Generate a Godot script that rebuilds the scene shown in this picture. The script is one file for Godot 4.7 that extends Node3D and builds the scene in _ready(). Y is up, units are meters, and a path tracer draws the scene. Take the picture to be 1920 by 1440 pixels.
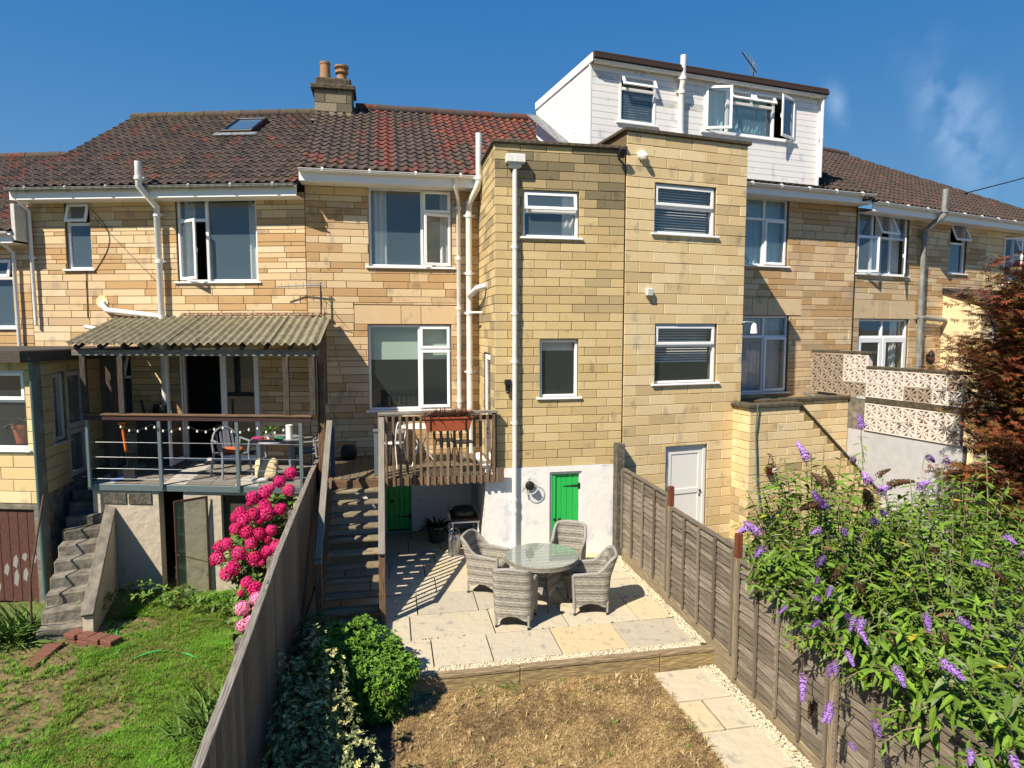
extends Node3D
# Rear of a stone terrace on a sunny day, seen from above the gardens.

var rng := RandomNumberGenerator.new()
var M := {}                      # materials by name
var used := {}                   # names taken, per parent
var block_cache := {}

# ------------------------------------------------------------------ geometry
class Geo:
	var v := PackedVector3Array()
	var n := PackedVector3Array()
	var uv := PackedVector2Array()
	var c := PackedColorArray()
	var col := Color(1, 1, 1)
	var X := Transform3D.IDENTITY
	func vert(p: Vector3, nn: Vector3, t: Vector2) -> void:
		v.append(X * p); n.append((X.basis * nn).normalized()); uv.append(t); c.append(col)
	func tri(a: Vector3, b: Vector3, d: Vector3) -> void:
		var nn := (b - a).cross(d - a)
		if nn.length_squared() < 1e-16: return
		nn = nn.normalized()
		vert(a, nn, Vector2.ZERO); vert(d, nn, Vector2.ZERO); vert(b, nn, Vector2.ZERO)
	func quad(a: Vector3, b: Vector3, d: Vector3, e: Vector3) -> void:
		tri(a, b, d); tri(a, d, e)
	func squad(a: Vector3, b: Vector3, d: Vector3, e: Vector3, na: Vector3, nb: Vector3, nd: Vector3, ne: Vector3, ta := Vector2.ZERO, tb := Vector2.ZERO, td := Vector2.ZERO, te := Vector2.ZERO) -> void:
		vert(a, na, ta); vert(d, nd, td); vert(b, nb, tb)
		vert(a, na, ta); vert(e, ne, te); vert(d, nd, td)
	# box between two corners, edges bevelled by b
	func box(lo: Vector3, hi: Vector3, b := 0.0) -> void:
		if b <= 0.0:
			var p := [Vector3(lo.x, lo.y, hi.z), Vector3(hi.x, lo.y, hi.z), Vector3(hi.x, hi.y, hi.z), Vector3(lo.x, hi.y, hi.z), Vector3(lo.x, lo.y, lo.z), Vector3(hi.x, lo.y, lo.z), Vector3(hi.x, hi.y, lo.z), Vector3(lo.x, hi.y, lo.z)]
			quad(p[0], p[1], p[2], p[3]); quad(p[5], p[4], p[7], p[6]); quad(p[4], p[0], p[3], p[7])
			quad(p[1], p[5], p[6], p[2]); quad(p[3], p[2], p[6], p[7]); quad(p[4], p[5], p[1], p[0])
			return
		var m := (lo + hi) * 0.5
		var s := (hi - lo) * 0.5
		b = minf(b, minf(s.x, minf(s.y, s.z)) * 0.9)
		for ax in 3:
			for sg in [-1.0, 1.0]:
				var a1 := (ax + 1) % 3
				var a2 := (ax + 2) % 3
				var q := []
				for k in [[-1, -1], [1, -1], [1, 1], [-1, 1]]:
					var p := Vector3.ZERO
					p[ax] = sg * s[ax]; p[a1] = k[0] * (s[a1] - b) * sg; p[a2] = k[1] * (s[a2] - b)
					q.append(m + p)
				quad(q[0], q[1], q[2], q[3])
		for ax in 3:
			var a1 := (ax + 1) % 3
			var a2 := (ax + 2) % 3
			for s1 in [-1.0, 1.0]:
				for s2 in [-1.0, 1.0]:
					var q := []
					for k in [[-1, 0], [1, 0], [1, 1], [-1, 1]]:
						var p := Vector3.ZERO
						p[ax] = k[0] * (s[ax] - b)
						p[a1] = s1 * (s[a1] - (b if k[1] == 1 else 0.0)); p[a2] = s2 * (s[a2] - (b if k[1] == 0 else 0.0))
						q.append(m + p)
					if s1 * s2 > 0: quad(q[0], q[1], q[2], q[3])
					else: quad(q[3], q[2], q[1], q[0])
		for sx in [-1.0, 1.0]:
			for sy in [-1.0, 1.0]:
				for sz in [-1.0, 1.0]:
					var a := m + Vector3(sx * s.x, sy * (s.y - b), sz * (s.z - b))
					var d := m + Vector3(sx * (s.x - b), sy * s.y, sz * (s.z - b))
					var e := m + Vector3(sx * (s.x - b), sy * (s.y - b), sz * s.z)
					if sx * sy * sz > 0: tri(a, d, e)
					else: tri(a, e, d)
	func cbox(ctr: Vector3, size: Vector3, b := 0.0) -> void:
		box(ctr - size * 0.5, ctr + size * 0.5, b)
	# bar with a w (sideways) x h (up) section from p to q
	func bar(p: Vector3, q: Vector3, w: float, h: float, up := Vector3.UP, b := 0.0) -> void:
		var f := (q - p).normalized()
		if absf(f.dot(up)) > 0.98: up = Vector3.BACK if absf(f.z) < 0.9 else Vector3.RIGHT
		var r := up.cross(f).normalized()
		var u := f.cross(r)
		var keep := X
		X = X * Transform3D(Basis(r, u, f), (p + q) * 0.5)
		var l := p.distance_to(q) * 0.5
		box(Vector3(-w / 2, -h / 2, -l), Vector3(w / 2, h / 2, l), b)
		X = keep
	# round tube through points; r is one radius or one for each point
	func tube(pts: Array, r, seg := 10, cap := true) -> void:
		var rings := []
		var up := Vector3.UP
		for i in pts.size():
			var f: Vector3
			if i == 0: f = pts[1] - pts[0]
			elif i == pts.size() - 1: f = pts[i] - pts[i - 1]
			else: f = (pts[i] - pts[i - 1]).normalized() + (pts[i + 1] - pts[i]).normalized()
			f = f.normalized()
			if absf(f.dot(up)) > 0.95: up = Vector3.BACK if absf(f.z) < 0.9 else Vector3.RIGHT
			var s := up.cross(f).normalized()
			var u := f.cross(s)
			up = u
			var rr: float = r[i] if r is Array else r
			var ring := []
			for k in seg:
				var a := TAU * k / seg
				var d := s * cos(a) + u * sin(a)
				ring.append([pts[i] + d * rr, d])
			rings.append(ring)
		for i in pts.size() - 1:
			for k in seg:
				var a = rings[i][k]; var b = rings[i][(k + 1) % seg]; var d = rings[i + 1][(k + 1) % seg]; var e = rings[i + 1][k]
				squad(a[0], b[0], d[0], e[0], a[1], b[1], d[1], e[1])
		if cap:
			for k in range(1, seg - 1):
				tri(rings[0][0][0], rings[0][k + 1][0], rings[0][k][0])
				var z := pts.size() - 1
				tri(rings[z][0][0], rings[z][k][0], rings[z][k + 1][0])
	# profile of (radius, height) turned about the y axis at ctr
	func lathe(ctr: Vector3, prof: Array, seg := 16) -> void:
		for i in prof.size() - 1:
			var p: Vector2 = prof[i]; var q: Vector2 = prof[i + 1]
			var t := (q - p)
			var nn := Vector2(t.y, -t.x).normalized()
			for k in seg:
				var a := TAU * k / seg; var b := TAU * (k + 1) / seg
				var da := Vector3(cos(a), 0, -sin(a)); var db := Vector3(cos(b), 0, -sin(b))
				squad(ctr + da * p.x + Vector3.UP * p.y, ctr + db * p.x + Vector3.UP * p.y, ctr + db * q.x + Vector3.UP * q.y, ctr + da * q.x + Vector3.UP * q.y,
					da * nn.x + Vector3.UP * nn.y, db * nn.x + Vector3.UP * nn.y, db * nn.x + Vector3.UP * nn.y, da * nn.x + Vector3.UP * nn.y)
	# polygon in the local xy plane (anticlockwise), from z0 to z1
	func prism(poly: Array, z0: float, z1: float) -> void:
		var pp := PackedVector2Array(poly)
		var idx := Geometry2D.triangulate_polygon(pp)
		for i in range(0, idx.size(), 3):
			var a := pp[idx[i]]; var b := pp[idx[i + 1]]; var d := pp[idx[i + 2]]
			if (b - a).cross(d - a) < 0:
				var s := b; b = d; d = s
			tri(Vector3(a.x, a.y, z1), Vector3(b.x, b.y, z1), Vector3(d.x, d.y, z1))
			tri(Vector3(a.x, a.y, z0), Vector3(d.x, d.y, z0), Vector3(b.x, b.y, z0))
		for i in pp.size():
			var a := pp[i]; var b := pp[(i + 1) % pp.size()]
			quad(Vector3(a.x, a.y, z0), Vector3(b.x, b.y, z0), Vector3(b.x, b.y, z1), Vector3(a.x, a.y, z1))
	func arrays() -> Array:
		var a := []
		a.resize(Mesh.ARRAY_MAX)
		a[Mesh.ARRAY_VERTEX] = v; a[Mesh.ARRAY_NORMAL] = n; a[Mesh.ARRAY_TEX_UV] = uv; a[Mesh.ARRAY_COLOR] = c
		return a
	func mesh() -> ArrayMesh:
		var m := ArrayMesh.new()
		if v.size() > 0: m.add_surface_from_arrays(Mesh.PRIMITIVE_TRIANGLES, arrays())
		return m

func numbered(called: String, parent: Node) -> String:
	var key := str(parent.get_instance_id()) + called
	var k: int = used.get(key, 0)
	used[key] = k + 1
	return called if k == 0 else "%s_%03d" % [called, k]
func put(o: Node3D, called: String, parent: Node = self):
	o.name = numbered(called, parent)
	parent.add_child(o)
	return o
func obj(called: String, g, m, parent: Node = self, xf := Transform3D.IDENTITY) -> MeshInstance3D:
	var o := MeshInstance3D.new()
	o.mesh = g if g is Mesh else g.mesh()
	o.material_override = m if m is Material else M[m]
	o.transform = xf
	put(o, called, parent)
	return o
func tag(o: Node, label: String, category := "", group := "", kind := ""):
	if label: o.set_meta("label", label)
	if category: o.set_meta("category", category)
	if group: o.set_meta("group", group)
	if kind: o.set_meta("kind", kind)
	return o
func thing(called: String, label: String, category: String, xf := Transform3D.IDENTITY, group := "") -> Node3D:
	var o := Node3D.new()
	o.transform = xf
	put(o, called)
	tag(o, label, category, group)
	return o
func part(called: String, parent: Node, xf := Transform3D.IDENTITY) -> Node3D:
	var o := Node3D.new()
	o.transform = xf
	put(o, called, parent)
	return o
func at(x: float, y: float, z: float, turn := 0.0) -> Transform3D:
	return Transform3D(Basis(Vector3.UP, deg_to_rad(turn)), Vector3(x, y, z))
func rf(a: float, b: float) -> float: return rng.randf_range(a, b)
func multi(called: String, mesh: Mesh, m, xfs: Array, cols: Array, parent: Node = self) -> MultiMeshInstance3D:
	var mm := MultiMesh.new()
	mm.transform_format = MultiMesh.TRANSFORM_3D
	mm.use_colors = cols.size() > 0
	mm.mesh = mesh
	mm.instance_count = xfs.size()
	for i in xfs.size():
		mm.set_instance_transform(i, xfs[i])
		if cols.size() > 0: mm.set_instance_color(i, cols[i])
	var o := MultiMeshInstance3D.new()
	o.multimesh = mm
	o.material_override = m if m is Material else M[m]
	put(o, called, parent)
	o.set_meta("kind", "stuff")
	return o

# ------------------------------------------------------------------ materials
func noise_tex(sd: int, freq: float, lo: float, hi: float, oct := 4, size := 256, gamma := 1.0, tint_lo := Color(0, 0, 0), tint_hi := Color(0, 0, 0)) -> ImageTexture:
	var f := FastNoiseLite.new()
	f.seed = sd; f.frequency = freq; f.fractal_octaves = oct
	var im := f.get_seamless_image(size, size)
	im.convert(Image.FORMAT_L8)
	var d := im.get_data()
	var o := PackedByteArray(); o.resize(size * size * 3)
	var colour := tint_hi.r + tint_hi.g + tint_hi.b > 0
	var lut := PackedByteArray()
	for i in 256:
		var t := pow(i / 255.0, gamma)
		var cc := tint_lo.lerp(tint_hi, t) if colour else Color(lerpf(lo, hi, t), lerpf(lo, hi, t), lerpf(lo, hi, t))
		lut.append(int(clampf(cc.r, 0, 1) * 255)); lut.append(int(clampf(cc.g, 0, 1) * 255)); lut.append(int(clampf(cc.b, 0, 1) * 255))
	for i in size * size:
		var b := d[i] * 3
		o[i * 3] = lut[b]; o[i * 3 + 1] = lut[b + 1]; o[i * 3 + 2] = lut[b + 2]
	return ImageTexture.create_from_image(Image.create_from_data(size, size, false, Image.FORMAT_RGB8, o))
# weathering that runs across neighbouring stones: dark and rusty blotches, upright streaks, fine grain
func weather_tex(sd: int, dark: float, amount: float, size := 1024, tint := 0.06) -> ImageTexture:
	var f := FastNoiseLite.new(); f.seed = sd; f.frequency = 0.006; f.fractal_octaves = 6
	var a := f.get_seamless_image(size, size); a.convert(Image.FORMAT_L8)
	f.seed = sd + 1; f.frequency = 0.012
	var b := f.get_seamless_image(size, size / 4); b.convert(Image.FORMAT_L8); b.resize(size, size, Image.INTERPOLATE_BILINEAR)
	f.seed = sd + 2; f.frequency = 0.12; f.fractal_octaves = 3
	var c := f.get_seamless_image(size, size); c.convert(Image.FORMAT_L8)
	var da := a.get_data(); var db := b.get_data(); var dc := c.get_data()
	var o := PackedByteArray(); o.resize(size * size * 3)
	for i in size * size:
		var s := (da[i] + db[i] * 0.6) / 408.0
		var st := clampf((s - (1.0 - amount)) * 4.5, 0.0, 1.0)
		var gr := 0.88 + 0.12 * dc[i] / 255.0
		var warm := 1.0 - tint + tint * db[i] / 255.0
		o[i * 3] = int(255.0 * gr * lerpf(1.0, dark, st)); o[i * 3 + 1] = int(255.0 * gr * warm * lerpf(1.0, dark * 1.02, st)); o[i * 3 + 2] = int(255.0 * gr * warm * warm * lerpf(1.0, dark * 1.1, st))
	return ImageTexture.create_from_image(Image.create_from_data(size, size, false, Image.FORMAT_RGB8, o))
func normal_tex(sd: int, freq: float, strength: float, oct := 4, size := 256) -> ImageTexture:
	var f := FastNoiseLite.new()
	f.seed = sd; f.frequency = freq; f.fractal_octaves = oct
	var im := f.get_seamless_image(size, size)
	im.convert(Image.FORMAT_RGBA8)
	im.bump_map_to_normal_map(strength)
	return ImageTexture.create_from_image(im)
func mat(called: String, col: Color, rough := 0.8, tex = null, sc := Vector3.ONE, nrm = null, ns := 1.0, metal := 0.0) -> StandardMaterial3D:
	var m := StandardMaterial3D.new()
	m.albedo_color = col; m.roughness = rough; m.metallic = metal
	if tex or nrm:
		m.uv1_triplanar = true; m.uv1_world_triplanar = true; m.uv1_scale = sc
	if tex: m.albedo_texture = tex
	if nrm:
		m.normal_enabled = true; m.normal_texture = nrm; m.normal_scale = ns
	M[called] = m
	return m
func lin(r: float, g: float, b: float) -> Color: return Color(r, g, b).linear_to_srgb()
func hx(s: String) -> Color: return Color(s)

func materials() -> void:
	var wz := weather_tex(201, 0.76, 0.36, 1024, 0.03); var wz2 := weather_tex(211, 0.68, 0.34, 1024, 0.025); var wz3 := weather_tex(221, 0.8, 0.38, 1024, 0.012)
	var fine := noise_tex(1, 0.05, 0.72, 1.0, 5)
	var coarse := noise_tex(2, 0.02, 0.78, 1.0, 4)
	var blotch := noise_tex(3, 0.012, 0.5, 1.0, 5, 256, 0.7)
	var spots := noise_tex(4, 0.09, 0.55, 1.0, 3, 256, 0.5)
	var streak := noise_tex(5, 0.03, 0.55, 1.0, 5)
	var nfine := normal_tex(11, 0.08, 3.0)
	var ncoarse := normal_tex(12, 0.03, 4.0)
	var nwood := normal_tex(13, 0.04, 3.0)
	var sfine := noise_tex(6, 0.05, 0.86, 1.0, 5)
	var scoarse := noise_tex(7, 0.02, 0.86, 1.0, 4)
	var sblotch := noise_tex(8, 0.012, 0.76, 1.0, 5)
	# wall stones: warm coursed rubble of the terrace
	var warm := ["d6be95", "cbae82", "dcc7a0", "c0a073", "d8c099", "c8b08d", "e0ceab", "b59e7d"]
	for i in warm.size(): mat("warm%d" % i, hx(warm[i]), 0.9, wz, Vector3.ONE * 0.28)
	# pale yellow concrete blocks of the two extensions
	var ext := ["cdb988", "c7b282", "d2bf90", "c1ad7e", "cfbb8b", "a09270", "7d7459", "b5a47a"]
	for i in ext.size(): mat("ext%d" % i, hx(ext[i]), 0.92, wz2, Vector3.ONE * 0.25)
	var extr := ["e6d2a4", "e0ca9a", "e9d7ad", "dcc695", "e7d4a8", "cbb78b", "b1a07a", "d8c396"]
	for i in extr.size(): mat("extr%d" % i, hx(extr[i]), 0.92, wz, Vector3.ONE * 0.31)
	mat("mortar", hx("7d6a48"), 0.95, fine, Vector3.ONE * 3)
	mat("mortar_pale", hx("a8925f"), 0.95, fine, Vector3.ONE * 3)
	# roof tiles
	var tl := ["544740", "5a4b3f", "4b4039", "635145", "564942", "6f4439", "7a4236", "7d4a3c", "8c503c", "453c37"]
	for i in tl.size(): mat("tile%d" % i, hx(tl[i]), 0.9, [spots, blotch][i % 2], Vector3.ONE * 2.3, nfine, 0.6)
	for i in 4: mat("brown_tile%d" % i, hx(["4a3d37", "52433a", "43382f", "574840"][i]), 0.9, [spots, blotch][i % 2], Vector3.ONE * 2.3, nfine, 0.6)
	mat("roof_under", hx("2c2622"), 0.95)
	mat("lead", hx("8b9095"), 0.6, blotch, Vector3.ONE * 2)
	mat("coping", hx("5f5746"), 0.95, blotch, Vector3.ONE * 2.5, ncoarse, 0.8)
	mat("concrete", hx("8d877a"), 0.95, blotch, Vector3.ONE * 1.1, ncoarse, 0.7)
	mat("render", hx("c9bfad"), 0.95, wz2, Vector3.ONE * 0.5, ncoarse, 0.35)
	mat("concrete_dark", hx("6f6a5f"), 0.95, blotch, Vector3.ONE * 1.6, ncoarse, 0.9)
	mat("white_render", hx("ececea"), 0.85, weather_tex(231, 0.86, 0.36, 512, 0.01), Vector3.ONE * 0.5, ncoarse, 0.14)
	mat("grey_render", hx("b3b5b9"), 0.9, noise_tex(22, 0.02, 0.92, 1.0), Vector3.ONE * 0.7)
	mat("upvc", hx("eef0f2"), 0.35)
	mat("upvc_old", hx("d5d6d2"), 0.5, noise_tex(23, 0.03, 0.8, 1.0), Vector3(2, 0.8, 2))
	mat("pipe_white", hx("e9e9e6"), 0.45, noise_tex(24, 0.03, 0.88, 1.0), Vector3(3, 0.7, 3))
	mat("pipe_grey", hx("9fa3a0"), 0.55, blotch, Vector3(3, 0.7, 3))
	mat("pipe_green", hx("4f6a6b"), 0.5)
	mat("board_white", hx("f5f6f6"), 0.6, wz3, Vector3(0.4, 0.4, 0.4))
	mat("board_stain", hx("dfe1e0"), 0.7, sblotch, Vector3(0.9, 2.0, 0.9))
	mat("gasket", hx("23262a"), 0.7)
	mat("green_paint", hx("27b552"), 0.45, noise_tex(26, 0.04, 0.93, 1.0), Vector3(4, 0.6, 4))
	mat("black_iron", hx("141414"), 0.5)
	mat("black_plastic", hx("1b1c1e"), 0.45)
	mat("galv", hx("8fa0a6"), 0.45, fine, Vector3.ONE * 4, null, 1.0, 0.5)
	mat("steel", hx("b9bdc0"), 0.3, null, Vector3.ONE, null, 1.0, 0.9)
	mat("rust", hx("5a3f30"), 0.85, spots, Vector3.ONE * 5)
	mat("white_paint", hx("dfdfdc"), 0.6)
	mat("peeling_red", hx("5d3a30"), 0.85, noise_tex(27, 0.03, 0, 1, 5, 256, 1.0, Color(0.75, 0.72, 0.72), Color(1, 1, 1)), Vector3(3, 1, 3))
	mat("peel", hx("9a9a98"), 0.85, fine, Vector3.ONE * 4)
	mat("room", hx("6e685f"), 0.9)
	mat("room_dark", hx("3c3833"), 0.9)
	mat("curtain", hx("d9dcd8"), 0.9)
	mat("curtain_teal", hx("9fc6cc"), 0.85)
	mat("blind", hx("dfe4e4"), 0.6)
	mat("blind_green", hx("a9c2b6"), 0.8)
	M.curtain.backlight_enabled = true; M.curtain.backlight = Color(0.3, 0.3, 0.3)
	var gl := StandardMaterial3D.new()
	gl.transparency = BaseMaterial3D.TRANSPARENCY_ALPHA
	gl.albedo_color = Color(0.5, 0.6, 0.66, 0.15); gl.roughness = 0.02; gl.metallic = 0.0; gl.metallic_specular = 1.0
	M["glass"] = gl
	var gc := gl.duplicate()
	gc.albedo_color = Color(0.5, 0.58, 0.6, 0.05)
	M["glass_clear"] = gc
	var tg := gl.duplicate()
	tg.albedo_color = Color(0.75, 0.85, 0.8, 0.12)
	M["table_glass"] = tg
	var wg := gl.duplicate()
	wg.albedo_color = Color(0.55, 0.6, 0.5, 0.35); wg.roughness = 0.25
	M["wired_glass"] = wg
	# woods; the grain runs along one axis
	var grain := noise_tex(31, 0.03, 0.5, 1.0, 5)
	var along := {"x": Vector3(0.35, 9, 9), "y": Vector3(9, 0.35, 9), "z": Vector3(9, 9, 0.35)}
	for k in along:
		mat("grey_wood_" + k, hx("8a8072"), 0.9, grain, along[k], nwood, 0.7)
		mat("brown_wood_" + k, hx("8c6f52"), 0.88, grain, along[k], nwood, 0.6)
		mat("pale_wood_" + k, hx("b3a283"), 0.88, grain, along[k], nwood, 0.6)
		mat("old_wood_" + k, hx("5e554b"), 0.92, grain, along[k], nwood, 0.9)
		mat("silver_wood_" + k, hx("a39c92"), 0.88, grain, along[k], nwood, 0.6)
		mat("red_wood_" + k, hx("8a4a2a"), 0.8, grain, along[k], nwood, 0.5)
	for i in 4:
		mat("lap%d" % i, hx(["9a8e7c", "8d8170", "a79b89", "837867"][i]), 0.92, grain, along["z"] * 1.3, nwood, 0.9)
		mat("fence%d" % i, hx(["968a76", "8a7e6b", "a1957f", "7f7563"][i]), 0.92, grain, along["y"], nwood, 0.8)
		mat("slat%d" % i, hx(["a08468", "8f765e", "ad967b", "998670"][i]), 0.9, grain, along["y"], nwood, 0.7)
		mat("tread%d" % i, hx(["b5a788", "a5987b", "bfb192", "9c9075"][i]), 0.9, grain, along["x"], nwood, 0.7)
		mat("deck%d" % i, hx(["8b7b60", "7e7059", "94856a", "86775f"][i]), 0.9, grain, along["z"], nwood, 0.8)
	# paving
	var slab := ["c4bca6", "bcb5a1", "b3ad9c", "c8bc9c", "c1b9a4", "c8b994"]
	for i in slab.size(): mat("slab%d" % i, hx(slab[i]), 0.9, wz3, Vector3.ONE * (0.5 + 0.07 * i), ncoarse, 0.3)
	mat("grout", hx("554d3f"), 0.95, fine, Vector3.ONE * 3)
	mat("soil", hx("5b4a38"), 0.98, blotch, Vector3.ONE * 1.5, ncoarse, 1.0)
	mat("dry_lawn", hx("9d8358"), 0.98, noise_tex(50, 0.03, 0.6, 1.0, 5), Vector3.ONE * 1.3, nfine, 1.0)
	mat("lawn", hx("6f7d36"), 0.98, noise_tex(51, 0.03, 0.55, 1.0, 5), Vector3.ONE * 1.3, nfine, 1.0)
	mat("earth", hx("86774f"), 0.98, noise_tex(52, 0.02, 0.6, 1.0, 5), Vector3.ONE * 0.6, nfine, 1.0)
	mat("sleeper", hx("bfa878"), 0.9, grain, Vector3(0.5, 7, 7), nwood, 0.8)
	mat("sleeper_top", hx("ae9977"), 0.9, grain, Vector3(0.5, 7, 7), nwood, 0.8)
	mat("asbestos", hx("9b9478"), 0.95, blotch, Vector3(1.2, 1.2, 1.2), nfine, 0.8)
	mat("felt", hx("4c4742"), 0.97, spots, Vector3.ONE * 3, nfine, 1.0)
	var tintm := StandardMaterial3D.new()
	tintm.vertex_color_use_as_albedo = true; tintm.roughness = 0.85
	M["tint"] = tintm
	var leafm := StandardMaterial3D.new()
	leafm.vertex_color_use_as_albedo = true; leafm.roughness = 0.6; leafm.metallic_specular = 0.35
	leafm.backlight_enabled = true; leafm.backlight = Color(0.3, 0.34, 0.06)
	leafm.cull_mode = BaseMaterial3D.CULL_DISABLED
	M["leaf"] = leafm
	var petal := leafm.duplicate()
	petal.roughness = 0.7; petal.backlight = Color(0.25, 0.12, 0.25)
	M["petal"] = petal
	var dryleaf := leafm.duplicate()
	dryleaf.roughness = 0.8; dryleaf.backlight = Color(0.15, 0.1, 0.03)
	M["blade"] = dryleaf

# ------------------------------------------------------------------ masonry
func cut(r: Rect2, holes: Array) -> Array:
	var list := [r]
	for h: Rect2 in holes:
		var next := []
		for a: Rect2 in list:
			var x := a.intersection(h)
			if not x.has_area():
				next.append(a); continue
			if x.position.x > a.position.x: next.append(Rect2(a.position.x, a.position.y, x.position.x - a.position.x, a.size.y))
			if x.end.x < a.end.x: next.append(Rect2(x.end.x, a.position.y, a.end.x - x.end.x, a.size.y))
			if x.position.y > a.position.y: next.append(Rect2(x.position.x, a.position.y, x.size.x, x.position.y - a.position.y))
			if x.end.y < a.end.y: next.append(Rect2(x.position.x, x.end.y, x.size.x, a.end.y - x.end.y))
		list = next
	return list
func rc(x0: float, y0: float, x1: float, y1: float) -> Rect2: return Rect2(x0, y0, x1 - x0, y1 - y0)
# solid wall with openings; outer face at z = 0 of xf
func wall_geo(g: Geo, xf: Transform3D, area: Rect2, holes: Array, thick := 0.25, top_slope = null) -> void:
	g.X = xf
	for r: Rect2 in cut(area, holes):
		g.box(Vector3(r.position.x, r.position.y, -thick), Vector3(r.end.x, r.end.y, 0))
	g.X = Transform3D.IDENTITY
func block_mesh(w: float, h: float, d: float) -> ArrayMesh:
	var a := int(round(w * 100)); var b := int(round(h * 200)); var k := "%d_%d_%d" % [a, b, int(d * 1000)]
	if block_cache.has(k): return block_cache[k]
	var g := Geo.new()
	block_geo(g, maxf(a, 1) / 100.0, maxf(b, 1) / 200.0, d)
	var m := g.mesh()
	block_cache[k] = m
	return m
func block_geo(g: Geo, w: float, h: float, d: float) -> void:
	var x := w / 2; var y := h / 2; var c := minf(0.005, minf(x, y) * 0.3)
	var o := [Vector3(-x, -y, d - c), Vector3(x, -y, d - c), Vector3(x, y, d - c), Vector3(-x, y, d - c)]
	var f := [Vector3(-x + c, -y + c, d), Vector3(x - c, -y + c, d), Vector3(x - c, y - c, d), Vector3(-x + c, y - c, d)]
	var b := [Vector3(-x, -y, -0.004), Vector3(x, -y, -0.004), Vector3(x, y, -0.004), Vector3(-x, y, -0.004)]
	g.quad(f[0], f[1], f[2], f[3])
	for i in 4:
		var j := (i + 1) % 4
		g.quad(o[i], o[j], f[j], f[i])
		g.quad(b[i], b[j], o[j], o[i])
# lays courses of stones into a store of [transform, w, h, d, material]
func courses(store: Array, xf: Transform3D, area: Rect2, holes: Array, heights: Array, lens: Vector2, mats: Array, tone = null, gap := 0.008, bond := false, d0 := 0.014) -> void:
	var y := area.position.y
	var row := 0
	while y < area.end.y - 0.03:
		var h: float = heights[rng.randi() % heights.size()]
		if area.end.y - y - h < 0.05: h = area.end.y - y
		var x := area.position.x
		var first := true
		while x < area.end.x - 0.01:
			var l := rf(lens.x, lens.y)
			if bond: l = lens.x * (0.5 if first and row % 2 == 1 else 1.0) * rf(0.97, 1.03)
			elif first: l *= rf(0.4, 1.0)
			first = false
			if area.end.x - x - l < 0.12: l = area.end.x - x
			var mi: String = mats[rng.randi() % mats.size()]
			if tone:
				var q = tone.call(x + l / 2, y + h / 2)
				if q: mi = q
			var off := rf(-0.003, 0.004)
			for r: Rect2 in cut(Rect2(x, y, l, h), holes):
				var w := r.size.x - gap; var hh := r.size.y - gap
				if w < 0.015 or hh < 0.015: continue
				var ctr := r.get_center()
				store.append([xf * Transform3D(Basis(Vector3.FORWARD, rf(-0.004, 0.004)), Vector3(ctr.x, ctr.y, off)), w, hh, d0, mi])
			x += l
		y += h
		row += 1
# the largest stones become parts of their own, the rest one mesh
func lay_stones(store: Array, wall: Node, called := "stone", most := 296) -> void:
	store.sort_custom(func(a, b): return a[1] * a[2] > b[1] * b[2])
	var rest := {}
	for i in store.size():
		var s: Array = store[i]
		if i < most:
			obj(called, block_mesh(s[1], s[2], s[3]), s[4], wall, s[0])
		else:
			if not rest.has(s[4]): rest[s[4]] = Geo.new()
			var g: Geo = rest[s[4]]
			g.X = s[0]
			block_geo(g, s[1], s[2], s[3])
	stuff_mesh(rest, called + "work", wall)
func stuff_mesh(rest: Dictionary, called: String, parent: Node) -> void:
	if rest.is_empty(): return
	var m := ArrayMesh.new()
	for k in rest:
		m.add_surface_from_arrays(Mesh.PRIMITIVE_TRIANGLES, rest[k].arrays())
		m.surface_set_material(m.get_surface_count() - 1, M[k])
	var o := MeshInstance3D.new()
	o.mesh = m
	put(o, called, parent)
	o.set_meta("kind", "stuff")

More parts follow.
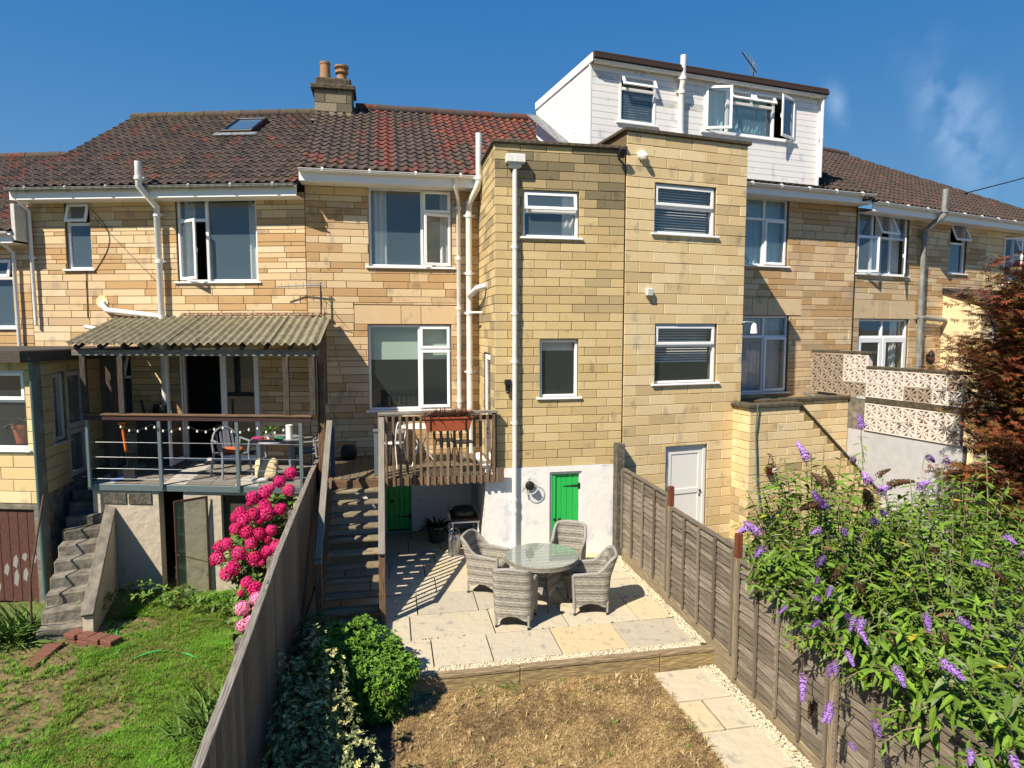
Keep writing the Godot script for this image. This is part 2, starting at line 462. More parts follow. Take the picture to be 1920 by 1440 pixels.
# ------------------------------------------------------------------ windows
# cells: [x0, y0, x1, y1, kind, angle]; kind: f fixed, t top hung, l / r side hung casement, s closed sash
func window(house: Node, xf: Transform3D, r: Rect2, cells: Array, o := {}) -> Node3D:
	var wn := part(o.get("called", "window"), house, xf)
	var fm: String = o.get("mat", "upvc")
	var zf: float = o.get("z", -0.05)
	var g := Geo.new()
	var e := 0.045
	var d := 0.07
	var x0 := r.position.x; var x1 := r.end.x; var y0 := r.position.y; var y1 := r.end.y
	g.box(Vector3(x0, y1 - e, zf - d), Vector3(x1, y1, zf), 0.004); g.box(Vector3(x0, y0, zf - d), Vector3(x1, y0 + e, zf), 0.004)
	g.box(Vector3(x0, y0 + e, zf - d), Vector3(x0 + e, y1 - e, zf), 0.004); g.box(Vector3(x1 - e, y0 + e, zf - d), Vector3(x1, y1 - e, zf), 0.004)
	for c in cells:
		# mullions and transoms along the inner edges of each cell
		if c[2] < x1 - 0.03: g.box(Vector3(c[2] - 0.028, maxf(c[1], y0 + e) + 0.001, zf - d + 0.003), Vector3(c[2] + 0.028, minf(c[3], y1 - e) - 0.001, zf - 0.003), 0.004)
		if c[3] < y1 - 0.03: g.box(Vector3(maxf(c[0], x0 + e) + 0.001, c[3] - 0.028, zf - d + 0.006), Vector3(minf(c[2], x1 - e) - 0.001, c[3] + 0.028, zf - 0.006), 0.004)
	obj("frame", g, fm, wn)
	for c in cells:
		var a := Vector2(c[0] + (e if absf(c[0] - x0) < 0.03 else 0.026), c[1] + (e if absf(c[1] - y0) < 0.03 else 0.026))
		var b := Vector2(c[2] - (e if absf(c[2] - x1) < 0.03 else 0.026), c[3] - (e if absf(c[3] - y1) < 0.03 else 0.026))
		var p := Geo.new()
		if c[4] == "f":
			p.box(Vector3(a.x, a.y, zf - 0.045), Vector3(b.x, b.y, zf - 0.039))
			obj("pane", p, o.get("glass", "glass"), wn)
			continue
		var s := Geo.new()
		var t: float = o.get("sash", 0.055)
		a -= Vector2(0.012, 0.012); b += Vector2(0.012, 0.012)
		var w := b.x - a.x; var h := b.y - a.y
		var piv := Transform3D.IDENTITY
		var off := Vector2.ZERO
		match c[4]:
			"t":
				piv = Transform3D(Basis(Vector3.RIGHT, -deg_to_rad(c[5])), Vector3(a.x, b.y, zf)); off = Vector2(0, -h)
			"l":
				piv = Transform3D(Basis(Vector3.UP, -deg_to_rad(c[5])), Vector3(a.x, a.y, zf))
			"r":
				piv = Transform3D(Basis(Vector3.UP, deg_to_rad(c[5])), Vector3(b.x, a.y, zf)); off = Vector2(-w, 0)
			_:
				piv = Transform3D(Basis.IDENTITY, Vector3(a.x, a.y, zf))
		s.X = piv * Transform3D(Basis.IDENTITY, Vector3(off.x, off.y, 0)); p.X = s.X
		s.box(Vector3(0, 0, 0.001), Vector3(w, t, 0.032), 0.005); s.box(Vector3(0, h - t, 0.001), Vector3(w, h, 0.032), 0.005)
		s.box(Vector3(0, t, 0.001), Vector3(t, h - t, 0.032), 0.005); s.box(Vector3(w - t, t, 0.001), Vector3(w, h - t, 0.032), 0.005)
		p.box(Vector3(t, t, 0.012), Vector3(w - t, h - t, 0.018))
		obj("sash", s, fm, wn); obj("pane", p, o.get("glass", "glass"), wn)
		if c[4] in ["l", "r", "s"] and h > 0.6:
			var hd := Geo.new()
			hd.X = s.X
			var hxp := w - t * 0.5 if c[4] == "l" else t * 0.5
			hd.box(Vector3(hxp - 0.012, h * 0.45, -0.03), Vector3(hxp + 0.012, h * 0.45 + 0.09, -0.002), 0.004)
			obj("handle", hd, "upvc", wn)
	if o.get("sill", true):
		var s := Geo.new()
		s.box(Vector3(x0 - 0.07, y0 - 0.035, zf - 0.05), Vector3(x1 + 0.07, y0 - 0.001, 0.06), 0.006)
		obj("sill", s, fm, wn)
	if o.has("blind"):   # venetian blind lowered to a height
		var s := Geo.new()
		var y := y1 - 0.07
		while y > o.blind:
			s.X = Transform3D(Basis(Vector3.RIGHT, 0.5), Vector3((x0 + x1) / 2, y, zf - 0.16))
			s.box(Vector3(-(x1 - x0) / 2 + 0.06, -0.001, -0.024), Vector3((x1 - x0) / 2 - 0.06, 0.001, 0.024))
			y -= 0.05
		obj("blind", s, "blind", wn)
	if o.has("roller"):
		var s := Geo.new()
		s.box(Vector3(x0 + 0.04, o.roller, zf - 0.16), Vector3(x1 - 0.04, y1 - 0.02, zf - 0.155))
		obj("blind", s, o.get("roller_mat", "blind_green"), wn)
	for c in o.get("curtains", []):   # [x0, x1, y0, material]
		obj("curtain", drape(Vector3(c[0], c[2], zf - 0.2), Vector3(c[1], y1, zf - 0.2)), c[3] if c.size() > 3 else "curtain", wn)
	return wn
func drape(lo: Vector3, hi: Vector3) -> Geo:
	var g := Geo.new()
	var n := int((hi.x - lo.x) / 0.02) + 2
	var ph := rf(0, 6)
	var pts := []
	for i in n + 1:
		var x := lerpf(lo.x, hi.x, i / float(n))
		pts.append(Vector2(x, sin(x * 58.0 + ph) * 0.022 + sin(x * 23.0 + ph * 2) * 0.015))
	for i in n:
		var a: Vector2 = pts[i]; var b: Vector2 = pts[i + 1]
		g.quad(Vector3(a.x, lo.y, lo.z + a.y * 1.2), Vector3(b.x, lo.y, lo.z + b.y * 1.2), Vector3(b.x, hi.y, lo.z + b.y * 0.7), Vector3(a.x, hi.y, lo.z + a.y * 0.7))
	return g

# ------------------------------------------------------------------ roofs
var tile_m: ArrayMesh
const TW := 0.19
func tile_mesh() -> ArrayMesh:
	if tile_m: return tile_m
	var g := Geo.new()
	var prof := [[0.0, 0.004], [0.1, 0.025], [0.26, 0.037], [0.42, 0.025], [0.54, 0.004], [0.74, -0.005], [1.02, 0.002]]
	var ln := 0.36
	var th := 0.026
	for i in prof.size() - 1:
		var a: Array = prof[i]; var b: Array = prof[i + 1]
		var xa: float = a[0] * TW; var xb: float = b[0] * TW
		g.quad(Vector3(xa, 0, a[1] + th), Vector3(xb, 0, b[1] + th), Vector3(xb, ln, b[1] - 0.004), Vector3(xa, ln, a[1] - 0.004))
		g.quad(Vector3(xa, 0.004, a[1] - 0.004), Vector3(xb, 0.004, b[1] - 0.004), Vector3(xb, 0, b[1] + th), Vector3(xa, 0, a[1] + th))
	tile_m = g.mesh()
	return tile_m
# a pitched slope: xf has x along the eave, y up the slope, z out of it
func tiled_roof(house: Node, xf: Transform3D, width: float, length: float, tone: Callable, keep = null, called := "roof", most := 296) -> Node3D:
	var g := Geo.new()
	var poly = null
	if keep is Array: poly = keep
	if poly:
		g.prism(poly, -0.09, -0.012)
	else:
		g.box(Vector3(0, 0.02, -0.09), Vector3(width, length, -0.012))
	var rfn := obj(called, g, "roof_under", house, xf)
	var gauge := 0.29
	var nc := int(round(width / TW))
	var sx := width / (nc * TW)
	var nr := int(ceil(length / gauge))
	gauge = length / nr
	var rest := {}
	var list := []
	for r in nr:
		for c in nc:
			var x := c * TW * sx; var y := r * gauge - 0.05
			if poly and not Geometry2D.is_point_in_polygon(Vector2(x + TW * 0.5, y + 0.2), PackedVector2Array(poly)): continue
			var t := Transform3D(Basis(Vector3.BACK, rf(-0.012, 0.012)).scaled(Vector3(sx, 1, 1)), Vector3(x, y, rf(-0.002, 0.004)))
			list.append([t, tone.call(x, r)])
	for i in list.size():
		if i < most: obj("tile", tile_mesh(), list[i][1], rfn, list[i][0])
		else:
			if not rest.has(list[i][1]): rest[list[i][1]] = []
			rest[list[i][1]].append(list[i][0])
	if not rest.is_empty():
		var m := ArrayMesh.new()
		for k in rest:
			var st := SurfaceTool.new()
			for t in rest[k]: st.append_from(tile_mesh(), 0, t)
			st.commit(m)
			m.surface_set_material(m.get_surface_count() - 1, M[k])
		var o := MeshInstance3D.new()
		o.mesh = m
		put(o, "tiling", rfn)
		o.set_meta("kind", "stuff")
	return rfn
func slope_xf(u0: float, y: float, w: float, rise: float, run: float) -> Transform3D:
	var up := Vector3(0, rise, -run).normalized()
	return Transform3D(Basis(Vector3.RIGHT, up, Vector3.RIGHT.cross(up)), Vector3(u0, y, w))
func ridge_tiles(roofn: Node, house: Node, a: Vector3, b: Vector3, m: Array) -> void:
	var n := int(a.distance_to(b) / 0.45)
	for i in n:
		var g := Geo.new()
		var p := a.lerp(b, i / float(n)); var q := a.lerp(b, (i + 1) / float(n))
		g.tube([p + Vector3(0, rf(-0.01, 0.01), 0), q - (q - p).normalized() * 0.012], 0.115 + rf(-0.004, 0.004), 10)
		obj("ridge_tile", g, m[rng.randi() % m.size()], house)
func gutter(house: Node, a: Vector3, b: Vector3, m := "pipe_white", fascia := 0.2, fm := "upvc") -> void:
	var g := Geo.new()
	# half-round channel with a hollow
	var d := (b - a)
	for k in 6:
		var t0 := PI + PI * k / 6.0; var t1 := PI + PI * (k + 1) / 6.0
		var p0 := Vector3(0, sin(t0), cos(t0)); var p1 := Vector3(0, sin(t1), cos(t1))
		g.quad(a + p0 * 0.058, a + p1 * 0.058, b + p1 * 0.058, b + p0 * 0.058)
		g.quad(a + p1 * 0.053, a + p0 * 0.053, b + p0 * 0.053, b + p1 * 0.053)
	g.box(Vector3(a.x, a.y - 0.004, a.z + 0.048), Vector3(b.x, b.y + 0.006, a.z + 0.064), 0.002)
	var n := int(d.length() / 0.9)
	for i in n + 1:
		var p := a + d * (i + 0.5) / float(n + 1)
		g.tube([p - Vector3(0.02, 0.012, 0), p + Vector3(0.02, -0.012, 0)], 0.0605, 12)
	obj("gutter", g, m, house)
	if fascia > 0:
		var f := Geo.new()
		f.box(Vector3(a.x, a.y - fascia, a.z - 0.1), Vector3(b.x, a.y + 0.02, a.z - 0.066), 0.003)
		f.box(Vector3(a.x, a.y - fascia, a.z - 0.46), Vector3(b.x, a.y - fascia + 0.015, a.z - 0.1))
		obj("fascia", f, fm, house)
func pipe(house: Node, pts: Array, r: float, m := "pipe_white", called := "drainpipe", joints := []) -> void:
	var g := Geo.new()
	g.tube(pts, r, 12)
	for j in joints:
		g.tube([Vector3(j[0], j[1] - 0.035, j[2]), Vector3(j[0], j[1] + 0.035, j[2])], r * 1.22, 12)
		g.box(Vector3(j[0] - r * 1.7, j[1] - 0.012, j[2] - r * 1.3), Vector3(j[0] + r * 1.7, j[1] + 0.012, j[2]))
	obj(called, g, m, house)
func rooms(house: Node, x0: float, x1: float, z0: float, z1: float, floors: Array, m := "room") -> void:
	var g := Geo.new()
	var t := 0.12
	g.box(Vector3(x0, floors[0], z0 - t), Vector3(x1, floors[-1], z0))
	g.box(Vector3(x0 - t, floors[0], z0), Vector3(x0, floors[-1], z1)); g.box(Vector3(x1, floors[0], z0), Vector3(x1 + t, floors[-1], z1))
	for f in floors: g.box(Vector3(x0 + 0.001, f - t, z0 + 0.001), Vector3(x1 - 0.001, f, z1))
	obj("interior", g, m, house)
func gable(house: Node, x: float, eave: float, rise: float, run: float, z: float, m := "mortar") -> void:
	var g := Geo.new()
	g.X = Transform3D(Basis(Vector3.BACK, Vector3.UP, Vector3.LEFT), Vector3(x, eave, z))
	g.prism([Vector2(0, 0), Vector2(-run, rise - 0.05), Vector2(-run, 0)], -0.1, 0.0)
	obj("gable", g, m, house)
func warm_tone(sd: int) -> Callable:
	var f := FastNoiseLite.new()
	f.seed = sd; f.frequency = 0.35
	return func(x, y):
		var k := int((f.get_noise_2d(x * 3.0, y * 9.0) * 0.5 + 0.5) * 5.0 + rf(0, 3.6))
		return "warm%d" % clampi(k, 0, 7)
func dark_tile(x: float, r: int) -> String:
	var q := rng.randf()
	return "brown_tile%d" % (rng.randi() % 4) if q < 0.97 else "tile5"
func back_slope(house: Node, xf: Transform3D, width: float, length: float) -> void:
	var g := Geo.new()
	g.box(Vector3(0, 0, -0.1), Vector3(width, length, 0))
	obj("street_roof", g, "tile2", house, xf)
const H_MAIN := [0.18, 0.13, 0.16, 0.10, 0.14, 0.08, 0.12]

# ------------------------------------------------------------------ the middle house and its extension
func middle_house() -> void:
	var h := thing("terraced_house", "stone terraced house with green cellar doors and flat-roofed yellow block extension", "house")
	var I := Transform3D.IDENTITY
	var up := rc(-0.35, 5.42, 1.3, 6.97); var low := rc(-0.40, 2.53, 1.27, 4.26); var gd := rc(-0.1, 0.0, 0.42, 1.5)
	var g := Geo.new()
	wall_geo(g, I, rc(-1.55, -0.3, 1.86, 7.1), [up, low, gd])
	var E := Transform3D(Basis.IDENTITY, Vector3(0, 0, 2.0))
	var eu := rc(2.35, 5.79, 3.37, 6.6); var el := rc(2.67, 2.94, 3.38, 3.98); var ed := rc(2.85, 0.0, 3.46, 1.57)
	wall_geo(g, E, rc(1.86, -0.3, 4.23, 7.37), [eu, el, ed])
	var Sd := Transform3D(Basis(Vector3.BACK, Vector3.UP, Vector3.LEFT), Vector3(1.86, 0, 0))
	var sdoor := rc(0.62, 1.64, 1.5, 3.72)
	wall_geo(g, Sd, rc(0.002, -0.3, 1.748, 7.37), [sdoor], 0.2)
	g.box(Vector3(4.08, -0.3, 0.0), Vector3(4.228, 7.36, 1.748))
	g.box(Vector3(2.07, 7.05, 0.0), Vector3(4.07, 7.15, 1.74))
	var wl := obj("wall", g, "mortar", h)
	var st := []
	var tone := warm_tone(5)
	var lint := rc(-0.66, 4.27, 1.42, 4.66)
	courses(st, I, rc(-1.55, 1.5, 1.846, 7.1), [up, low, lint], H_MAIN, Vector2(0.36, 0.85), ["warm0"], tone)
	# flat arch of three big stones over the lower window
	for s in [[-0.66, 0.26, 0.1, 0.0], [0.26, 0.66, 0.0, 0.0], [0.66, 1.42, 0.0, 0.1]]:
		st.append([Transform3D(Basis.IDENTITY, Vector3((s[0] + s[1]) / 2, 4.46, 0.0)), s[1] - s[0] - 0.01, 0.37, 0.016, "warm%d" % [4, 0, 4][st.size() % 3]])
	var stain := FastNoiseLite.new()
	stain.seed = 9; stain.frequency = 0.5
	var etone := func(x, y):
		var d := stain.get_noise_2d(x * 1.2, y * 2.6)
		var k: float = smoothstep(5.4, 7.2, y) * 0.8 + d * 0.8 + (0.3 if x > 3.4 and y > 4.2 else 0.0) + rf(-0.08, 0.08)
		if k > 0.95: return "ext6"
		if k > 0.72: return "ext5"
		if k > 0.5: return "ext7"
		return "ext%d" % (rng.randi() % 5)
	courses(st, E, rc(1.846, 1.67, 4.23, 7.37), [eu, el, ed], [0.155], Vector2(0.47, 0.47), ["ext0"], etone, 0.009, true, 0.013)
	var stone := func(x, y):
		if rng.randf() < 0.3: return "ext5"
		return "ext%d" % (rng.randi() % 5)
	courses(st, Sd, rc(0.0, 1.67, 2.0, 7.37), [sdoor], [0.155], Vector2(0.47, 0.47), ["ext1"], stone, 0.009, true, 0.013)
	lay_stones(st, wl)
	# white painted base
	var wb := Geo.new()
	wall_geo(wb, at(0, 0, 0.03), rc(-1.54, -0.3, 1.68, 1.52), [gd], 0.028)
	wall_geo(wb, at(0, 0, 2.035), rc(1.66, -0.3, 4.22, 1.67), [ed], 0.034)
	wb.box(Vector3(1.66, -0.3, 0.032), Vector3(1.858, 1.6, 2.0))
	obj("white_base", wb, "white_render", h)
	# coping round the flat roof
	var cp := Geo.new()
	cp.box(Vector3(1.8, 7.37, 1.72), Vector3(4.25, 7.43, 2.07), 0.012); cp.box(Vector3(1.8, 7.37, -0.3), Vector3(2.1, 7.425, 1.715), 0.012)
	obj("coping", cp, "coping", h)
	# windows
	window(h, I, up, [[-0.35, 5.42, 0.7, 6.97, "f", 0], [0.7, 6.5, 1.3, 6.97, "s", 0], [0.7, 5.42, 1.3, 6.5, "r", 14]], {"curtains": [[-0.3, 0.0, 5.3], [1.08, 1.28, 5.3]]})
	window(h, I, low, [[-0.40, 2.53, 0.62, 4.26, "f", 0], [0.62, 3.76, 1.27, 4.26, "s", 0], [0.62, 2.53, 1.27, 3.76, "s", 0]], {"roller": 3.55, "glass": "glass_clear"})
	window(h, E, eu, [[2.35, 6.25, 3.37, 6.6, "t", 9], [2.35, 5.79, 3.37, 6.25, "f", 0]], {"curtains": [[3.12, 3.34, 5.75]]})
	window(h, E, el, [[2.67, 2.94, 3.38, 3.98, "f", 0]], {"roller": 3.78, "roller_mat": "curtain", "glass": "glass_clear"})
	var kd := window(h, Sd, sdoor, [[0.62, 1.64, 1.5, 3.72, "s", 0]], {"called": "balcony_door", "sash": 0.1, "sill": false})
	# green plank doors
	plank_door(h, at(2.85, 0.02, 1.93), 0.61, 1.54, true)
	plank_door(h, at(-0.1, 0.02, -0.03), 0.52, 1.47, false)
	rooms(h, -1.5, 1.84, -4.0, -0.26, [-0.2, 1.52, 4.55, 7.1])
	rooms(h, 2.1, 4.05, -1.2, 1.72, [-0.2, 1.6, 4.6, 7.04])
	# roof
	var rise := 2.36; var run := 3.9
	var red := func(x, r):
		var u: float = x - 1.55
		var q := rng.randf()
		if u > 1.05: return "tile%d" % ([5, 6, 7, 6, 5, 6, 8][rng.randi() % 7] if q < 0.72 else [0, 1, 4][rng.randi() % 3])
		if u > -0.25 and u < 0.15: return "tile%d" % ([6, 5, 6][rng.randi() % 3] if q < 0.8 else 3)
		if u > 0.15 and r < 2 and q < 0.6: return "tile5"
		return "tile%d" % ([0, 1, 2, 3, 4][rng.randi() % 5] if q < 0.95 else 7)
	var len := sqrt(rise * rise + run * run)
	var r := tiled_roof(h, slope_xf(-1.57, 7.2, 0.42, rise, run), 5.75, len, red)
	back_slope(h, Transform3D(slope_xf(0, 0, 0, rise, -run).basis, Vector3(-1.57, 7.2, -7.4)), 5.75, len - 0.06)
	ridge_tiles(r, h, Vector3(-0.7, 9.6, -3.5), Vector3(4.18, 9.6, -3.5), ["tile5", "tile6", "tile0"])
	gable(h, -1.5, 7.1, 2.3, 3.5, 0.0)
	gutter(h, Vector3(-1.6, 7.15, 0.47), Vector3(1.86, 7.15, 0.47))
	# chimney
	var ch := Geo.new()
	ch.box(Vector3(-1.62, 7.6, -3.55), Vector3(-0.76, 9.0, -2.95))
	var cn := obj("chimney", ch, "mortar_pale", h)
	var cs := []
	for f in [[at(0, 0, -2.95), rc(-1.62, 8.5, -0.76, 9.8)], [Transform3D(Basis(Vector3.FORWARD, Vector3.UP, Vector3.RIGHT), Vector3(-0.76, 0, 0)), rc(2.95, 8.5, 3.55, 9.8)]]:
		courses(cs, f[0], f[1], [], [0.2], Vector2(0.5, 0.5), ["chim0", "chim1", "chim2", "chim3"], null, 0.01, true)
	var top := Geo.new()
	top.box(Vector3(-1.62, 9.0, -3.55), Vector3(-0.76, 9.8, -2.95)); top.box(Vector3(-1.7, 9.8, -3.63), Vector3(-0.68, 9.92, -2.87), 0.02); top.box(Vector3(-1.6, 9.92, -3.53), Vector3(-0.78, 10.1, -2.97), 0.03)
	obj("chimney_cap", top, "coping", cn)
	for s in cs: obj("stone", block_mesh(s[1], s[2], s[3]), s[4], cn, s[0])
	for p in [[-1.38, 0.115, 0.42, false], [-1.0, 0.12, 0.36, true]]:
		var pg := Geo.new()
		var pr := [Vector2(p[1] + 0.01, 0), Vector2(p[1], p[2] - 0.05), Vector2(p[1] + 0.012, p[2] - 0.04), Vector2(p[1] + 0.012, p[2]), Vector2(p[1] - 0.02, p[2]), Vector2(p[1] - 0.03, 0.05)]
		if p[3]: pr = [Vector2(p[1], 0), Vector2(p[1] - 0.01, p[2] * 0.5), Vector2(p[1] + 0.035, p[2] * 0.55), Vector2(p[1] + 0.035, p[2] * 0.7), Vector2(p[1], p[2] * 0.75), Vector2(p[1] + 0.05, p[2] * 0.9), Vector2(p[1] + 0.05, p[2]), Vector2(p[1] - 0.02, p[2]), Vector2(p[1] - 0.03, 0.05)]
		pg.lathe(Vector3(p[0], 10.08, -3.2), pr, 18)
		obj("chimney_pot", pg, "pot_clay", cn)
	var lf := Geo.new()
	lf.box(Vector3(-1.7, 9.02, -2.93), Vector3(-0.7, 9.06, -2.75)); lf.bar(Vector3(-1.15, 9.1, -2.9), Vector3(-1.15, 8.95, -2.66), 0.9, 0.012)
	obj("flashing", lf, "lead", h)
	# pipes
	pipe(h, [Vector3(1.33, 7.1, 0.42), Vector3(1.33, 6.95, 0.4), Vector3(1.42, 6.75, 0.1), Vector3(1.42, 2.3, 0.09)], 0.04, "pipe_white", "drainpipe", [[1.42, 6.6, 0.1], [1.42, 4.6, 0.1], [1.42, 2.7, 0.1], [1.42, 5.6, 0.1]])
	pipe(h, [Vector3(1.78, 7.95, 0.55), Vector3(1.78, 7.05, 0.55), Vector3(1.74, 6.9, 0.5), Vector3(1.64, 6.7, 0.16), Vector3(1.63, 6.55, 0.13), Vector3(1.63, 1.6, 0.13)], 0.062, "pipe_white", "soil_pipe", [[1.78, 7.1, 0.55], [1.63, 6.45, 0.13], [1.63, 5.3, 0.13], [1.63, 4.5, 0.13], [1.63, 3.3, 0.13]])
	pipe(h, [Vector3(1.63, 4.85, 0.13), Vector3(1.64, 4.87, 0.4), Vector3(1.68, 4.95, 0.9), Vector3(1.86, 5.0, 1.1)], 0.058, "pipe_white", "branch_pipe")
	pipe(h, [Vector3(1.63, 4.5, 0.13), Vector3(1.65, 4.5, 0.5), Vector3(1.84, 4.5, 0.6)], 0.022, "pipe_white", "waste_pipe")
	pipe(h, [Vector3(2.19, 6.95, 2.09), Vector3(2.19, 0.05, 2.09)], 0.042, "pipe_white", "drainpipe", [[2.19, 5.6, 2.09], [2.19, 4.45, 2.09], [2.19, 3.6, 2.09], [2.19, 2.5, 2.09], [2.19, 1.1, 2.09], [2.19, 0.9, 2.09]])
	var hp := Geo.new()
	hp.box(Vector3(2.03, 7.02, 2.02), Vector3(2.36, 7.16, 2.2), 0.01); hp.box(Vector3(2.08, 6.94, 2.03), Vector3(2.3, 7.02, 2.15), 0.02)
	obj("rainwater_hopper", hp, "pipe_white", h)
func plank_door(h: Node, xf: Transform3D, w: float, ht: float, right_hinge: bool) -> void:
	var d := part("cellar_door", h, xf)
	var f := Geo.new()
	f.box(Vector3(0, 0, 0.0), Vector3(0.05, ht, 0.07), 0.004); f.box(Vector3(w - 0.035, 0, 0.0), Vector3(w, ht, 0.07), 0.004)
	f.box(Vector3(0.051, ht - 0.04, 0.0), Vector3(w - 0.036, ht, 0.07), 0.004)
	obj("door_frame", f, "green_paint" if not right_hinge else "white_render", d)
	var st := Geo.new()
	if right_hinge:
		st.box(Vector3(0.052, 0, 0.0), Vector3(0.13, ht - 0.045, 0.055), 0.006)
		obj("door_post", st, "green_paint", d)
	var x := 0.135 if right_hinge else 0.055
	var n := 4
	var pw := (w - 0.04 - x) / n
	for i in n:
		var p := Geo.new()
		p.box(Vector3(x + i * pw + 0.002, 0.01, 0.0), Vector3(x + (i + 1) * pw - 0.002, ht - 0.045, 0.03), 0.006)
		obj("plank", p, "green_paint", d)
	for y in ([ht - 0.28] if right_hinge else [0.28, ht - 0.28]):
		var s := Geo.new()
		var hx2 := w - 0.035
		s.prism([Vector2(hx2 - 0.3, y - 0.004), Vector2(hx2, y - 0.02), Vector2(hx2, y + 0.02), Vector2(hx2 - 0.3, y + 0.004)], 0.031, 0.037)
		s.box(Vector3(hx2 - 0.01, y - 0.06, 0.031), Vector3(hx2 + 0.02, y + 0.06, 0.074), 0.002)
		obj("strap_hinge", s, "black_iron", d)
	var k := Geo.new()
	k.tube([Vector3(x + 0.06, ht * 0.42, 0.03), Vector3(x + 0.06, ht * 0.42, 0.07)], 0.012, 8)
	k.X = Transform3D(Basis(Vector3.RIGHT, PI / 2), Vector3(x + 0.06, ht * 0.42, 0.06))
	k.lathe(Vector3.ZERO, [Vector2(0.0, 0.0), Vector2(0.028, 0.006), Vector2(0.034, 0.02), Vector2(0.022, 0.036), Vector2(0.0, 0.04)], 12)
	k.X = Transform3D.IDENTITY
	k.box(Vector3(x - 0.05, ht * 0.42 - 0.02, 0.056), Vector3(x - 0.01, ht * 0.42 + 0.02, 0.066))
	obj("knob", k, "black_iron", d)

# ------------------------------------------------------------------ plain houses of the terrace
func plain_house(o: Dictionary) -> Node3D:
	var h := thing("terraced_house", o.label, "house", o.xf)
	var g := Geo.new()
	var holes := []
	for w in o.windows: holes.append(w[0])
	wall_geo(g, Transform3D.IDENTITY, rc(o.u0, o.y0, o.u1, o.eave), holes)
	var wl := obj("wall", g, "mortar", h)
	var st := []
	courses(st, Transform3D.IDENTITY, rc(o.u0, o.get("stone_from", o.y0), o.u1, o.eave), holes + o.get("bare", []), o.get("heights", H_MAIN), o.get("lens", Vector2(0.38, 0.9)), ["warm0"], o.get("tone", warm_tone(o.get("seed", 3))))
	for s in o.get("lintels", []):
		st.append([Transform3D(Basis.IDENTITY, Vector3((s[0] + s[1]) / 2, (s[2] + s[3]) / 2, 0)), s[1] - s[0] - 0.01, s[3] - s[2] - 0.01, 0.016, "warm%d" % (4 if st.size() % 2 == 0 else 2)])
	lay_stones(st, wl)
	for w in o.windows: window(h, Transform3D.IDENTITY, w[0], w[1], w[2])
	rooms(h, o.u0 + 0.12, o.u1 - 0.12, -4.0, -0.26, o.floors)
	var run: float = o.get("run", 3.85); var rise: float = o.rise
	var ln := sqrt(rise * rise + run * run)
	var ru0: float = o.get("ru0", o.u0); var ru1: float = o.get("ru1", o.u1)
	if o.get("roof", true):
		var r := tiled_roof(h, slope_xf(ru0, o.eave + 0.1, 0.42, rise, run), ru1 - ru0, ln, o.get("tiles", dark_tile), o.get("clip"))
		if not o.has("clip"):
			back_slope(h, Transform3D(slope_xf(0, 0, 0, rise, -run).basis, Vector3(ru0, o.eave + 0.1, 0.42 - 2 * run)), ru1 - ru0, ln - 0.06)
		ridge_tiles(r, h, Vector3(ru0, o.eave + 0.1 + rise + 0.02, 0.42 - run), Vector3(o.get("ridge_to", ru1), o.eave + 0.1 + rise + 0.02, 0.42 - run), o.get("ridge_mats", ["tile0", "tile1", "coping"]))
	if o.has("verge"): gable(h, o.verge, o.eave, rise, run, 0.3)
	gutter(h, Vector3(o.u0 if not o.has("g0") else o.g0, o.eave + 0.05, 0.47), Vector3(o.u1, o.eave + 0.05, 0.47), o.get("gutter", "pipe_white"))
	return h

# ------------------------------------------------------------------ the frames the houses stand in
var LF := Transform3D(Basis(Vector3.UP, deg_to_rad(-15.0)), Vector3(-1.55, 0, 0))
var RFr := Transform3D(Basis(Vector3.UP, deg_to_rad(9.0)), Vector3(4.25, 0, 2.0))
var SF := Transform3D(Basis(Vector3.UP, deg_to_rad(16.0)), Vector3(11.38, 0, -0.95))

